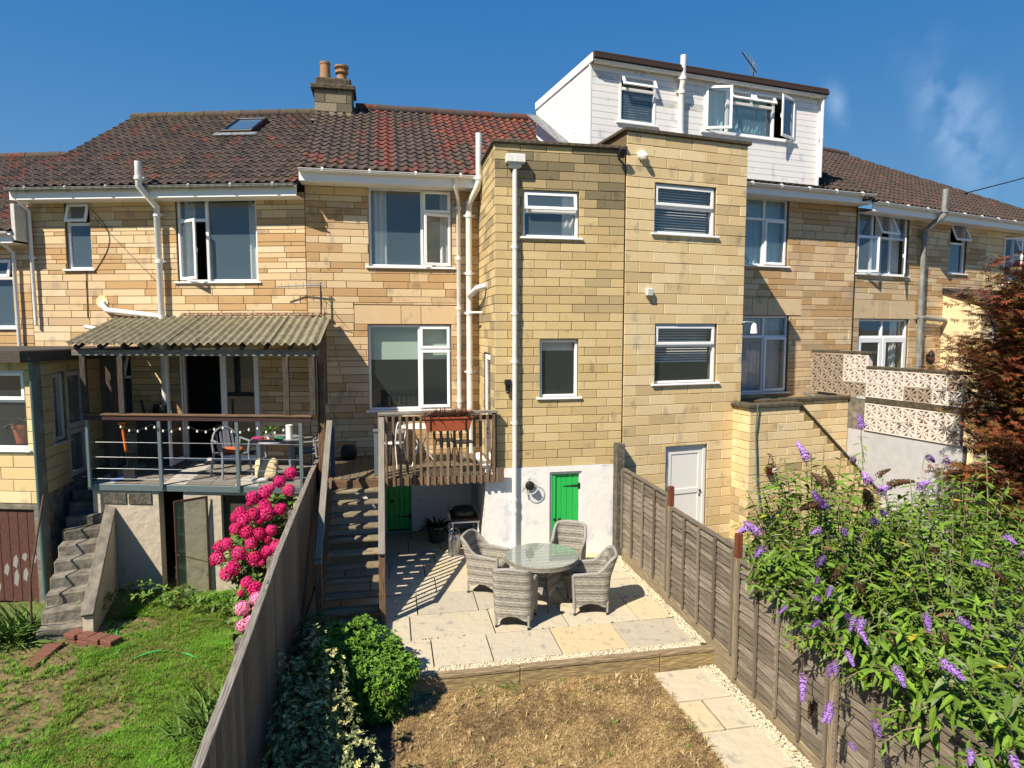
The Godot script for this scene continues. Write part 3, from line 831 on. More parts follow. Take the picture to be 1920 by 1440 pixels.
func left_houses() -> void:
	var wA := rc(-4.93, 5.37, -4.40, 6.69); var wB := rc(-2.62, 5.11, -0.98, 6.76)
	var fd := rc(-2.66, 1.5, -1.02, 3.80); var wc := rc(-4.5, 2.41, -3.7, 3.75)
	var tone := warm_tone(17)
	var mixed := func(x, r):
		var q := rng.randf()
		if q < 0.015: return "tile7"
		if q < 0.08: return "tile5"
		return "tile%d" % [0, 1, 2, 3, 4, 9][rng.randi() % 6]
	var h := plain_house({"label": "stone terraced house with a roof light, behind the corrugated porch", "xf": LF, "u0": -5.72, "u1": -0.004, "y0": -0.6, "stone_from": 1.2, "eave": 6.82, "rise": 2.5, "floors": [-0.5, 1.46, 4.4, 6.8], "tone": tone, "tiles": mixed, "verge": -5.66,
		"gutter": "pipe_grey",
		"windows": [
			[wA, [[-4.93, 6.27, -4.40, 6.69, "t", 16], [-4.93, 5.37, -4.40, 6.27, "f", 0]], {}],
			[wB, [[-2.62, 6.32, -2.02, 6.76, "f", 0], [-2.62, 5.11, -2.02, 6.32, "l", 28], [-2.02, 5.11, -0.98, 6.76, "f", 0]], {"curtains": [[-1.25, -1.05, 5.0], [-2.6, -2.35, 5.0]]}],
			[fd, [[-2.66, 1.5, -1.84, 3.80, "l", 80], [-1.84, 1.5, -1.02, 3.80, "s", 0]], {"called": "french_door", "sash": 0.1, "sill": false, "glass": "glass_clear"}],
			[wc, [[-4.5, 3.2, -3.7, 3.75, "t", 20], [-4.5, 2.41, -3.7, 3.2, "f", 0]], {}]]})
	var pw := Geo.new(); pw.box(Vector3(-5.718, 4.5, -4.0), Vector3(-5.6, 6.86, -0.255)); obj("party_wall", pw, "mortar", h)
	pw = Geo.new(); pw.box(Vector3(-5.722, 5.9, -0.25), Vector3(-5.64, 6.6, 0.4), 0.004); obj("eave_box", pw, "upvc_old", h)
	# roof light
	var S := slope_xf(-5.72, 6.92, 0.42, 2.5, 3.85)
	var rl := part("roof_light", h, S * Transform3D(Basis.IDENTITY, Vector3(3.0, 3.0, 0.03)))
	var g := Geo.new()
	g.box(Vector3(0, 0, 0), Vector3(0.72, 0.07, 0.09), 0.008); g.box(Vector3(0, 0.93, 0), Vector3(0.72, 1.0, 0.09), 0.008)
	g.box(Vector3(0, 0.07, 0), Vector3(0.06, 0.93, 0.09), 0.008); g.box(Vector3(0.66, 0.07, 0), Vector3(0.72, 0.93, 0.09), 0.008)
	obj("frame", g, "black_plastic", rl)
	g = Geo.new(); g.box(Vector3(0.06, 0.07, 0.05), Vector3(0.66, 0.93, 0.06)); obj("pane", g, "roof_glass", rl)
	g = Geo.new(); g.box(Vector3(-0.14, -0.16, -0.005), Vector3(0.86, -0.01, 0.045), 0.01); obj("flashing", g, "lead", rl)
	# pipes
	pipe(h, [Vector3(-5.6, 6.85, 0.4), Vector3(-5.6, 6.7, 0.38), Vector3(-5.6, 6.5, 0.1), Vector3(-5.6, 4.25, 0.09)], 0.036, "pipe_white", "drainpipe", [[-5.6, 5.6, 0.09]])
	pipe(h, [Vector3(-2.95, 7.3, 0.6), Vector3(-2.95, 6.85, 0.6), Vector3(-2.92, 6.55, 0.14), Vector3(-2.92, 1.5, 0.13)], 0.06, "pipe_white", "soil_pipe", [[-2.95, 7.0, 0.6], [-2.92, 6.4, 0.13], [-2.92, 5.5, 0.13], [-2.92, 4.4, 0.13]])
	pipe(h, [Vector3(-4.2, 4.72, 0.0), Vector3(-4.18, 4.66, 0.1), Vector3(-4.05, 4.55, 0.14), Vector3(-2.92, 4.42, 0.14)], 0.055, "pipe_white", "branch_pipe")
	var pa := Geo.new()
	pa.tube([Vector3(-4.22, 4.72, 0.0), Vector3(-4.22, 4.72, 0.03)], 0.13, 9); obj("mortar_patch", pa, "extr2", h)
	pipe(h, [Vector3(-4.52, 5.35, 0.03), Vector3(-4.54, 4.4, 0.03)], 0.008, "black_plastic", "cable")
	var cab := []
	for i in 14:
		var t := i / 13.0
		cab.append(Vector3(-4.36 + 0.42 * sin(t * PI) * (1.0 - 0.3 * t), 6.55 - t * 1.25, 0.025))
	pipe(h, cab, 0.006, "black_plastic", "cable")
	pipe(h, [Vector3(-4.3, 6.4, 0.024), Vector3(-3.05, 5.1, 0.024)], 0.005, "black_plastic", "cable")
	# lower house at the far left
	plain_house({"label": "lower stone house with dark red tiled roof at left edge", "xf": LF, "u0": -9.5, "u1": -5.724, "y0": -0.6, "stone_from": 2.0, "eave": 6.0, "rise": 2.42, "floors": [-0.5, 1.3, 3.7, 5.95], "seed": 23,
		"tiles": func(x, r): return "tile%d" % [5, 0, 9, 5, 4][rng.randi() % 5], "ridge_mats": ["tile5", "tile0"],
		"windows": [[rc(-6.75, 4.2, -6.12, 5.6), [[-6.75, 5.2, -6.12, 5.6, "t", 12], [-6.75, 4.2, -6.12, 5.2, "f", 0]], {}]]})
	var lh := get_child(get_child_count() - 1)
	pipe(lh, [Vector3(-6.1, 5.98, 0.45), Vector3(-6.0, 5.9, 0.4), Vector3(-5.98, 5.7, 0.1), Vector3(-5.98, 3.0, 0.09)], 0.036)

func right_houses() -> void:
	var h := thing("terraced_house", "stone house with white boarded dormer and pale yellow block extension", "house", RFr)
	var B := Transform3D(Basis.IDENTITY, Vector3(0, 0, -1.8))
	var I := Transform3D.IDENTITY
	var eu := rc(0.60, 5.94, 1.95, 6.85); var el := rc(0.66, 3.14, 2.05, 4.27); var ed := rc(0.95, 0.0, 1.89, 1.92)
	var mu := rc(3.75, 5.65, 5.38, 7.2); var ml := rc(3.75, 2.68, 5.5, 4.49)
	var g := Geo.new()
	wall_geo(g, I, rc(0.0, -0.4, 2.66, 7.7), [eu, el, ed])
	wall_geo(g, B, rc(2.664, -0.4, 7.5, 7.32), [mu, ml])
	g.box(Vector3(2.4, -0.4, -1.8), Vector3(2.656, 7.69, -0.252)); g.box(Vector3(0.004, -0.4, -2.2), Vector3(0.2, 7.69, -0.252))
	g.box(Vector3(0.2, 7.4, -2.2), Vector3(2.4, 7.5, -0.252))
	var wl := obj("wall", g, "mortar", h)
	var st := []
	var stain := FastNoiseLite.new()
	stain.seed = 31; stain.frequency = 0.6
	var etone := func(x, y):
		var k: float = stain.get_noise_2d(x, y * 2.0) + smoothstep(7.0, 7.7, y) * 0.25 + smoothstep(1.2, 0.2, y) * 0.4
		if x > 0.5 and x < 2.1 and ((y > 2.7 and y < 3.1) or (y > 5.5 and y < 5.9)): k += rf(0.0, 0.45)
		if k > 0.62: return "extr6"
		if k > 0.45: return "extr5"
		if k > 0.28: return "extr7"
		return "extr%d" % (rng.randi() % 5)
	courses(st, I, rc(0.0, -0.3, 2.66, 7.7), [eu, el, ed], [0.19], Vector2(0.56, 0.56), ["extr0"], etone, 0.009, true, 0.013)
	var tone := warm_tone(41)
	courses(st, B, rc(2.68, 2.2, 7.5, 7.32), [mu, ml, rc(3.4, 4.5, 5.85, 4.9)], H_MAIN, Vector2(0.4, 0.9), ["warm2"], tone)
	for s in [[3.4, 4.4], [4.4, 4.85], [4.85, 5.85]]:
		st.append([B * at((s[0] + s[1]) / 2, 4.7, 0), s[1] - s[0] - 0.01, 0.39, 0.016, "warm2"])
	lay_stones(st, wl)
	var cp := Geo.new()
	cp.box(Vector3(-0.06, 7.7, -0.3), Vector3(2.72, 7.77, 0.06), 0.012); cp.box(Vector3(-0.06, 7.7, -1.6), Vector3(0.24, 7.765, -0.305), 0.012); cp.box(Vector3(2.42, 7.7, -1.6), Vector3(2.72, 7.765, -0.305), 0.012)
	obj("coping", cp, "coping", h)
	window(h, I, eu, [[0.60, 6.44, 1.95, 6.85, "s", 0], [0.60, 5.94, 1.95, 6.44, "f", 0]], {"blind": 5.98, "glass": "glass_clear"})
	window(h, I, el, [[0.66, 3.86, 2.05, 4.27, "s", 0], [0.66, 3.14, 2.05, 3.86, "f", 0]], {"blind": 3.5, "glass": "glass_clear"})
	window(h, B, mu, [[3.75, 6.72, 4.72, 7.2, "f", 0], [4.72, 6.72, 5.38, 7.2, "f", 0], [3.75, 5.65, 4.72, 6.72, "f", 0], [4.72, 5.65, 5.38, 6.72, "s", 0]], {"curtains": [[3.8, 5.35, 5.6, "curtain_teal"]]})
	window(h, B, ml, [[3.75, 4.0, 4.8, 4.49, "f", 0], [4.8, 4.0, 5.5, 4.49, "f", 0], [3.75, 2.68, 4.8, 4.0, "f", 0], [4.8, 2.68, 5.5, 4.0, "s", 0]], {"curtains": [[3.8, 5.45, 2.6, "curtain"]]})
	rooms(h, 0.21, 2.39, -3.0, -0.27, [-0.3, 1.96, 4.9, 7.38])
	rooms(h, 2.75, 7.4, -5.6, -2.07, [-0.3, 2.3, 5.2, 7.3])
	# white door with a top pane
	var d := part("back_door", h, at(0.95, 0, -0.06))
	var f := Geo.new()
	f.box(Vector3(0, 0, -0.05), Vector3(0.07, 1.92, 0.03), 0.005); f.box(Vector3(0.87, 0, -0.05), Vector3(0.94, 1.92, 0.03), 0.005); f.box(Vector3(0.071, 1.86, -0.05), Vector3(0.869, 1.92, 0.03), 0.005)
	obj("door_frame", f, "white_paint", d)
	f = Geo.new()
	f.box(Vector3(0.075, 0.0, -0.03), Vector3(0.865, 1.855, 0.0)); f.box(Vector3(0.08, 0.96, 0.001), Vector3(0.86, 1.06, 0.014), 0.003)
	f.box(Vector3(0.08, 0, 0.001), Vector3(0.16, 1.85, 0.013), 0.003); f.box(Vector3(0.78, 0, 0.001), Vector3(0.86, 1.85, 0.013), 0.003); f.box(Vector3(0.161, 1.75, 0.001), Vector3(0.779, 1.85, 0.012), 0.003)
	obj("door_leaf", f, "white_paint", d)
	f = Geo.new(); f.box(Vector3(0.8, 0.98, 0.014), Vector3(0.84, 1.02, 0.05), 0.008); f.box(Vector3(0.805, 0.88, 0.013), Vector3(0.835, 0.94, 0.02), 0.002)
	obj("handle", f, "black_iron", d)
	# roof round the dormer
	var rise := 2.42; var run := 3.9
	var ln := sqrt(rise * rise + run * run)
	var S := slope_xf(2.6, 7.42, -1.38, rise, run)
	var poly := [Vector2(0, 0.02), Vector2(4.9, 0.02), Vector2(4.9, ln), Vector2(3.2, ln), Vector2(3.2, 0.42), Vector2(0, 0.42)]
	tiled_roof(h, S, 4.9, ln, dark_tile, poly)
	gutter(h, Vector3(2.7, 7.37, -1.33), Vector3(7.5, 7.37, -1.33), "pipe_white", 0.2)
	# dormer
	var dm := part("dormer", h)
	var dw := rc(0.58, 8.33, 1.42, 9.27); var dw2 := rc(2.6, 8.35, 5.02, 9.3)
	var D := at(0, 0, -1.35)
	var DU := 5.72
	var bk := Geo.new()
	wall_geo(bk, D, rc(-0.05, 7.46, DU, 9.42), [dw, dw2], 0.1)
	bk.box(Vector3(-0.05, 7.3, -4.2), Vector3(0.05, 9.4, -1.46)); bk.box(Vector3(DU - 0.1, 7.5, -4.2), Vector3(DU, 9.4, -1.46))
	obj("studding", bk, "board_stain", dm)
	var y := 7.46
	while y < 9.4:
		for r: Rect2 in cut(Rect2(-0.07, y, DU + 0.09, 0.128), [dw, dw2]):
			if r.size.x < 0.02 or r.size.y < 0.02: continue
			var b := Geo.new()
			b.X = D
			b.prism([Vector2(r.position.x, r.position.y), Vector2(r.end.x, r.position.y), Vector2(r.end.x, r.end.y - 0.008), Vector2(r.position.x, r.end.y - 0.008)], 0.002, 0.018)
			obj("board", b, "board_stain" if rng.randf() < 0.12 else "board_white", dm)
		var c := Geo.new()
		c.box(Vector3(-0.07, y, -4.15), Vector3(-0.052, y + 0.12, -1.35))
		obj("board", c, "board_white", dm)
		y += 0.128
	# edge trim, roof and gutter of the dormer
	var tr := Geo.new()
	tr.box(Vector3(-0.1, 9.36, -4.15), Vector3(-0.072, 9.52, -1.2), 0.004); tr.box(Vector3(-0.09, 7.45, -1.348), Vector3(-0.04, 9.4, -1.325), 0.003); tr.box(Vector3(DU - 0.03, 7.45, -1.331), Vector3(DU + 0.035, 9.4, -1.31), 0.003)
	obj("trim", tr, "upvc", dm)
	var rr := Geo.new()
	rr.box(Vector3(-0.07, 9.42, -4.2), Vector3(DU + 0.1, 9.5, -1.15), 0.01); rr.box(Vector3(-0.06, 9.5, -1.5), Vector3(DU + 0.1, 9.56, -1.17), 0.015)
	obj("dormer_roof", rr, "felt_brown", dm)
	gutter(dm, Vector3(-0.05, 9.4, -1.24), Vector3(DU + 0.08, 9.4, -1.24), "pipe_white", 0)
	var lf := Geo.new()
	lf.bar(Vector3(-0.16, 7.62, -1.5), Vector3(-0.22, 9.2, -4.05), 0.3, 0.02)
	obj("flashing", lf, "lead", h)
	window(dm, D, dw, [[0.58, 8.98, 1.42, 9.27, "t", 24], [0.58, 8.33, 1.42, 8.98, "f", 0]], {"blind": 8.4, "z": 0.03})
	window(dm, D, dw2, [[2.6, 8.35, 3.2, 9.3, "l", 24], [3.2, 9.02, 3.82, 9.3, "t", 28], [3.82, 9.02, 4.42, 9.3, "t", 28], [3.2, 8.35, 4.42, 9.02, "f", 0], [4.42, 8.35, 5.02, 9.3, "r", 20]], {"z": 0.03, "curtains": [[2.64, 3.25, 8.3, "curtain_teal"], [3.3, 4.4, 8.3, "curtain_teal"]]})
	rooms(dm, 0.1, DU - 0.15, -4.05, -1.5, [7.4, 9.38])
	pipe(dm, [Vector3(1.98, 9.75, -1.2), Vector3(1.98, 9.22, -1.2), Vector3(2.0, 9.1, -1.27), Vector3(2.0, 7.6, -1.27)], 0.062, "pipe_white", "soil_pipe", [[1.98, 9.3, -1.2], [2.0, 9.05, -1.27], [2.0, 8.2, -1.27]])
	pipe(dm, [Vector3(DU + 0.0, 9.35, -1.24), Vector3(DU + 0.0, 7.62, -1.24)], 0.036, "pipe_white", "drainpipe", [[DU, 8.5, -1.24]])
	pipe(h, [Vector3(7.47, 7.25, -1.77), Vector3(7.47, 2.4, -1.77)], 0.012, "black_plastic", "cable")
	# next house along, and the one after it
	var wu := rc(0.05, 5.56, 2.1, 7.1); var wd := rc(0.24, 2.3, 2.28, 4.43)
	var h2 := plain_house({"label": "stone house right of the dormer with white double garden doors", "xf": SF, "u0": 0.004, "u1": 5.7, "y0": -0.4, "stone_from": 2.0, "eave": 7.16, "rise": 2.45, "floors": [-0.3, 2.2, 5.1, 7.1], "seed": 53, "ru0": -0.35, "ridge_to": 4.2,
		"clip": [Vector2(0, 0.02), Vector2(6.05, 0.02), Vector2(6.05, 3.62), Vector2(4.6, 4.6), Vector2(0, 4.6)],
		"bare": [rc(0.0, 4.44, 2.5, 4.92)], "lintels": [[0.0, 0.9, 4.44, 4.92], [0.9, 1.45, 4.44, 4.92], [1.45, 2.5, 4.44, 4.92]],
		"windows": [
			[wu, [[0.05, 6.5, 0.7, 7.1, "f", 0], [0.7, 6.5, 1.45, 7.1, "t", 24], [1.45, 6.5, 2.1, 7.1, "f", 0], [0.05, 5.56, 0.7, 6.5, "l", 22], [0.7, 5.56, 1.45, 6.5, "f", 0], [1.45, 5.56, 2.1, 6.5, "r", 30]], {"curtains": [[0.1, 0.45, 5.5], [1.1, 1.35, 5.5], [1.75, 2.05, 5.5]]}],
			[wd, [[0.24, 3.98, 1.26, 4.43, "f", 0], [1.26, 3.98, 2.28, 4.43, "f", 0], [0.24, 2.3, 1.26, 3.98, "s", 0], [1.26, 2.3, 2.28, 3.98, "s", 0]], {"sash": 0.13, "glass": "glass_clear", "curtains": [[1.9, 2.2, 2.3]]}],
			[rc(3.95, 5.72, 4.75, 7.1), [[3.95, 6.55, 4.75, 7.1, "t", 22], [3.95, 5.72, 4.75, 6.55, "f", 0]], {}]]})
	pipe(h2, [Vector3(2.65, 7.75, 0.55), Vector3(2.65, 7.1, 0.55), Vector3(2.55, 6.75, 0.14), Vector3(2.6, 2.3, 0.13)], 0.075, "pipe_grey", "soil_pipe", [[2.65, 7.2, 0.55], [2.55, 6.6, 0.13], [2.58, 4.5, 0.13]])
	pipe(h2, [Vector3(2.58, 4.5, 0.13), Vector3(3.7, 4.42, 0.13)], 0.06, "pipe_grey", "branch_pipe")
	plain_house({"label": "pale stone house at far right edge behind the maple", "xf": SF, "u0": 5.704, "u1": 11.0, "y0": -0.4, "stone_from": 3.0, "eave": 7.16, "rise": 2.45, "floors": [-0.3, 2.2, 5.1, 7.1], "seed": 61, "ridge_to": 5.72,
		"clip": [Vector2(0, 0.02), Vector2(5.29, 0.02), Vector2(0.0, 3.6)],
		"tone": func(x, y): return "extr%d" % [0, 2, 4, 7][rng.randi() % 4], "heights": [0.2], "lens": Vector2(0.5, 0.6),
		"windows": [[rc(6.7, 5.5, 8.4, 6.9), [[6.7, 5.5, 7.3, 6.9, "l", 30], [7.3, 6.4, 8.4, 6.9, "t", 22], [7.3, 5.5, 8.4, 6.4, "f", 0]], {}]]})
	# lean-to of the house behind the maple
	var lt := thing("lean_to", "rendered lean-to with tiled roof behind the maple", "extension", SF)
	g = Geo.new()
	g.box(Vector3(3.75, -0.4, 0.02), Vector3(3.95, 4.9, 1.0))
	var hole := rc(4.3, 2.3, 6.3, 4.3)
	wall_geo(g, at(0, 0, 1.0), rc(3.952, -0.4, 9.0, 4.6), [hole], 0.2)
	g.X = Transform3D(Basis(Vector3.BACK, Vector3.UP, Vector3.LEFT), Vector3(3.75, 0, 0))
	g.prism([Vector2(0.02, 4.901), Vector2(1.0, 4.901), Vector2(0.02, 5.25)], -0.2, 0.0)
	g.X = Transform3D.IDENTITY
	obj("wall", g, "extr2", lt)
	window(lt, at(0, 0, 1.0), hole, [[4.3, 2.3, 5.3, 4.3, "s", 0], [5.3, 2.3, 6.3, 4.3, "s", 0]], {"called": "patio_door", "sash": 0.1, "sill": false, "curtains": [[4.4, 4.8, 2.3]]})
	rooms(lt, 4.0, 8.8, 0.05, 0.78, [-0.3, 2.2, 4.5])
	tiled_roof(lt, slope_xf(3.68, 4.86, 1.2, 0.42, 1.18), 5.2, 1.25, dark_tile)

func extra_materials() -> void:
	mat("pot_clay", hx("b58c62"), 0.85, noise_tex(61, 0.03, 0.7, 1.0), Vector3.ONE * 3)
	mat("terracotta", hx("a4512f"), 0.8, noise_tex(63, 0.03, 0.75, 1.0), Vector3.ONE * 3)
	mat("felt_brown", hx("4a3a33"), 0.95, noise_tex(62, 0.06, 0.5, 1.0), Vector3.ONE * 3)
	var rg = M.glass.duplicate()
	rg.albedo_color = Color(0.3, 0.4, 0.5, 0.7); M["roof_glass"] = rg
	mat("brick_red", hx("8a5a4a"), 0.92, noise_tex(64, 0.04, 0.6, 1.0), Vector3.ONE * 4)
	mat("screen_pale", hx("e6ddd3"), 0.92, noise_tex(65, 0.03, 0.8, 1.0), Vector3.ONE * 2)
	mat("screen_dark", hx("b5a592"), 0.92, noise_tex(66, 0.03, 0.7, 1.0), Vector3.ONE * 2)
	mat("grey_plastic", hx("7c828c"), 0.5)
	mat("cushion_tan", hx("c9b892"), 0.9); mat("cushion_orange", hx("b9623a"), 0.9); mat("cushion_blue", hx("5d7285"), 0.9)
	mat("orange_plastic", hx("d9701f"), 0.5); mat("blue_plastic", hx("1f4f9a"), 0.5); mat("magenta_cloth", hx("a02a63"), 0.9)
	mat("green_cloth", hx("1f7a4a"), 0.8); mat("paper", hx("efefef"), 0.9)
	mat("hose_green", hx("2fae5f"), 0.45); mat("red_plastic", hx("b5301c"), 0.5); mat("zinc", hx("a3a8aa"), 0.35, null, Vector3.ONE, null, 1.0, 0.8)
	mat("plum_paint", hx("4a2f2f"), 0.7, noise_tex(67, 0.03, 0.7, 1.0), Vector3(0.4, 6, 6))
	mat("boot_black", hx("242426"), 0.7); mat("bulb", hx("e8e4d2"), 0.3)
	mat("pot_glaze", hx("2e3a3c"), 0.3); mat("white_iron", hx("dcdcd8"), 0.5)
	# woven wicker: strands over and under, with a streaky dye
	var n := FastNoiseLite.new()
	n.seed = 71; n.frequency = 0.02
	var im := Image.create(256, 256, false, Image.FORMAT_RGB8)
	var hm := Image.create(256, 256, false, Image.FORMAT_RGBA8)
	for y in 256:
		var row := y / 8
		var dye := 0.72 + 0.22 * sin(row * 0.8) * sin(row * 0.37 + 1.0)
		for x in 256:
			var colm := x / 16
			var over := (row + colm) % 2 == 0
			var a := absf(sin(PI * ((y % 8) + 0.5) / 8.0)); var b := absf(sin(PI * ((x % 16) + 0.5) / 16.0))
			var hgt := a * (0.55 + 0.45 * b) if over else a * (0.75 - 0.4 * b)
			var v := clampf(dye + n.get_noise_2d(x * 0.5, row * 40.0) * 0.3 + 0.05, 0.4, 1.0)
			if hgt < 0.3: v *= 0.62
			im.set_pixel(x, y, Color(v, v * 0.985, v * 0.95)); hm.set_pixel(x, y, Color(hgt, hgt, hgt))
	var wm := StandardMaterial3D.new()
	wm.albedo_color = hx("c6c4bc"); wm.roughness = 0.65
	wm.albedo_texture = ImageTexture.create_from_image(im)
	wm.heightmap_enabled = true; wm.heightmap_texture = ImageTexture.create_from_image(hm); wm.heightmap_scale = 0.3
	M["wicker"] = wm

# ------------------------------------------------------------------ ground, paving, gravel
const BARE := [[-4.5, 5.1, 0.62, 1.1, "bare dry earth at the left edge"], [-3.35, 5.25, 0.35, 0.4, "small dry patch in the left lawn"], [-3.95, 2.75, 0.5, 0.3, "bare stony earth behind the brick edging"], [-5.2, 3.7, 0.8, 0.5, "bare earth at the foot of the steps"]]
func sheet(x0: float, z0: float, x1: float, z1: float, y: float, d := 0.05) -> Geo:
	var g := Geo.new()
	g.box(Vector3(x0, y - d, z0), Vector3(x1, y, z1))
	return g
func setting() -> void:
	tag(obj("ground", sheet(-90, -90, 90, 40, -0.6, 0.1), "earth"), "earth under the gardens", "", "", "structure")
	tag(obj("left_garden", sheet(-14, -4, -1.3, 14, -0.4, 0.15), "lawn"), "green lawn of the left garden", "", "", "structure")
	for b in BARE: tag(obj("bare_earth", bumpy_patch(Vector3(b[0], -0.397, b[1]), b[2], b[3], 5 + int(b[2] * 10)), "earth"), b[4], "", "", "structure")
	tag(obj("dry_lawn", sheet(0.0, 5.83, 3.22, 13.5, -0.2, 0.2), "dry_lawn"), "parched straw coloured lawn below the patio", "", "", "structure")
	tag(obj("flower_bed", sheet(-1.25, 4.3, -0.001, 13.5, -0.2, 0.25), "soil"), "soil bed along the left fence", "", "", "structure")
	tag(obj("right_garden", sheet(4.3, -4, 22, 14, -0.02, 0.3), "concrete"), "pale paved ground of the right garden", "", "", "structure")
	# patio
	var p := obj("patio", sheet(-1.25, 0.03, 4.16, 5.72, -0.035, 0.3), "grout")
	tag(p, "patio of pale stone slabs", "", "", "structure")
	var zs := [0.06, 0.62, 1.32, 1.95, 2.6, 3.3, 4.05, 4.82, 5.55]
	var k := 0
	for i in zs.size() - 1:
		var x: float = [-1.24, -1.24, -1.24, -1.24, -1.24, -1.24, -1.24, -1.24][i]
		var first := true
		while x < 3.96:
			var l: float = [0.6, 0.9, 1.05, 0.75, 0.9, 1.15][rng.randi() % 6] * (rf(0.4, 0.9) if first else 1.0)
			first = false
			if 3.98 - x - l < 0.3: l = 3.98 - x
			var in_base: bool = zs[i + 1] < 2.1 and x + l > 1.64
			var x1 := x + l
			if in_base: x1 = minf(x1, 1.65)
			if x1 - x > 0.1:
				obj("slab", slab(x, zs[i], x1, zs[i + 1], rf(-0.004, 0.004), 0.04), "slab%d" % (5 if i == 7 and absf(x + l / 2 - 2.2) < 0.5 else rng.randi() % 5), p)
			x = x1
			if in_base and x >= 1.64: break
			k += 1
	# path to the right of the lawn
	var q := obj("garden_path", sheet(3.221, 5.83, 4.16, 13.5, -0.235, 0.2), "grout")
	tag(q, "path of stone slabs beside the right fence", "", "", "structure")
	for s in [[3.23, 5.86, 3.98, 6.52], [3.23, 6.53, 3.56, 7.1], [3.57, 6.53, 3.99, 7.1], [3.23, 7.11, 3.99, 7.78], [3.23, 7.79, 3.55, 8.4], [3.56, 7.79, 4.0, 8.4], [3.23, 8.41, 4.0, 9.2], [3.23, 9.21, 4.0, 10.0]]:
		obj("slab", slab(s[0], s[1], s[2], s[3], -0.195 + rf(-0.003, 0.003), 0.04), "slab%d" % [0, 3, 0, 3][rng.randi() % 4], q)
	# gravel strips
	var pm := Geo.new()
	pm.X = Transform3D(Basis.from_scale(Vector3(1, 0.65, 0.8)), Vector3.ZERO)
	for s in [[1, 1, 1], [-1, 1, -1], [1, -1, -1], [-1, -1, 1]]: pass
	var ov := [Vector3(1, 0, 0), Vector3(0, 0, 1), Vector3(-1, 0, 0), Vector3(0, 0, -1)]
	for i in 4:
		pm.tri(ov[i], ov[(i + 1) % 4], Vector3(0.15, 1, 0.1) if i % 2 == 0 else Vector3(0.15, 1, 0.1)); pm.tri(ov[(i + 1) % 4], ov[i], Vector3(0, -1, 0))
	var pmesh := pm.mesh()
	for strip in [[0.15, 5.56, 4.0, 5.72, -0.02, 5200, "gravel strip along the front edge of the patio"], [3.985, 2.1, 4.16, 5.6, -0.02, 4600, "gravel strip between the patio and the right fence"], [3.96, 5.83, 4.16, 10.0, -0.21, 5600, "gravel strip between the path and the right fence"]]:
		var xf := []; var cl := []
		for i in strip[5]:
			var sc := rf(0.007, 0.017)
			var edge := 0.0
			if strip[2] - strip[0] < 0.3: edge = -absf(rng.randfn(0, 0.035))
			xf.append(Transform3D(Basis.from_euler(Vector3(rf(-0.5, 0.5), rf(0, TAU), rf(-0.5, 0.5))) * Basis.from_scale(Vector3.ONE * sc), Vector3(rf(strip[0] + edge, strip[2]), strip[4] + rf(0, 0.02), rf(strip[1], strip[3]))))
			var v := rf(0.42, 0.85)
			cl.append(Color(v, v * rf(0.84, 0.92), v * rf(0.58, 0.72)))
		tag(multi("gravel", pmesh, "tint", xf, cl), strip[6], "gravel")
	# moss and small weeds in the joints
	var mx := []; var mc := []
	for i in 260:
		var z: float = zs[1 + rng.randi() % 7]
		mx.append(Transform3D(Basis(Vector3.UP, rf(0, TAU)) * Basis.from_scale(Vector3.ONE * rf(0.006, 0.018)), Vector3(rf(-1.2, 3.95) if rng.randf() < 0.8 else rf(3.9, 4.0), 0.0, z + rf(-0.008, 0.008))))
		var kk := rf(0.5, 1.2)
		mc.append(Color(0.09 * kk, 0.11 * kk, 0.04 * kk))
	tag(multi("joint_moss", pmesh, "tint", mx, mc), "moss and grit in the patio joints", "moss")
	# timber edge of the patio
	var te := thing("timber_edging", "weathered sleeper edging along the front of the patio", "edging", at(0, 0, 5.73))
	for s in [[0.05, 1.52], [1.53, 3.35], [3.36, 4.16]]:
		var g := Geo.new(); g.box(Vector3(s[0], -0.3, 0.0), Vector3(s[1], -0.02, 0.09), 0.006); obj("sleeper", g, "sleeper", te)
		g = Geo.new(); g.box(Vector3(s[0], -0.019, -0.01), Vector3(s[1], 0.025, 0.1), 0.006); obj("top_board", g, "sleeper_top", te)
func slab(x0: float, z0: float, x1: float, z1: float, y: float, d: float) -> Geo:
	var g := Geo.new()
	g.box(Vector3(x0 + 0.008, y - d, z0 + 0.008), Vector3(x1 - 0.008, y, z1 - 0.008), 0.006)
	return g
func bumpy_patch(ctr: Vector3, rx: float, rz: float, sd: int) -> Geo:
	var g := Geo.new()
	var n := FastNoiseLite.new(); n.seed = sd; n.frequency = 0.8
	var pts := []
	for i in 40:
		var a := TAU * i / 40.0
		var k := 1.0 + n.get_noise_2d(cos(a) * 1.5, sin(a) * 1.5) * 0.6
		pts.append(ctr + Vector3(cos(a) * rx * k, 0, -sin(a) * rz * k))
	for i in 40: g.tri(ctr + Vector3(0, 0.02, 0), pts[i], pts[(i + 1) % 40])
	return g

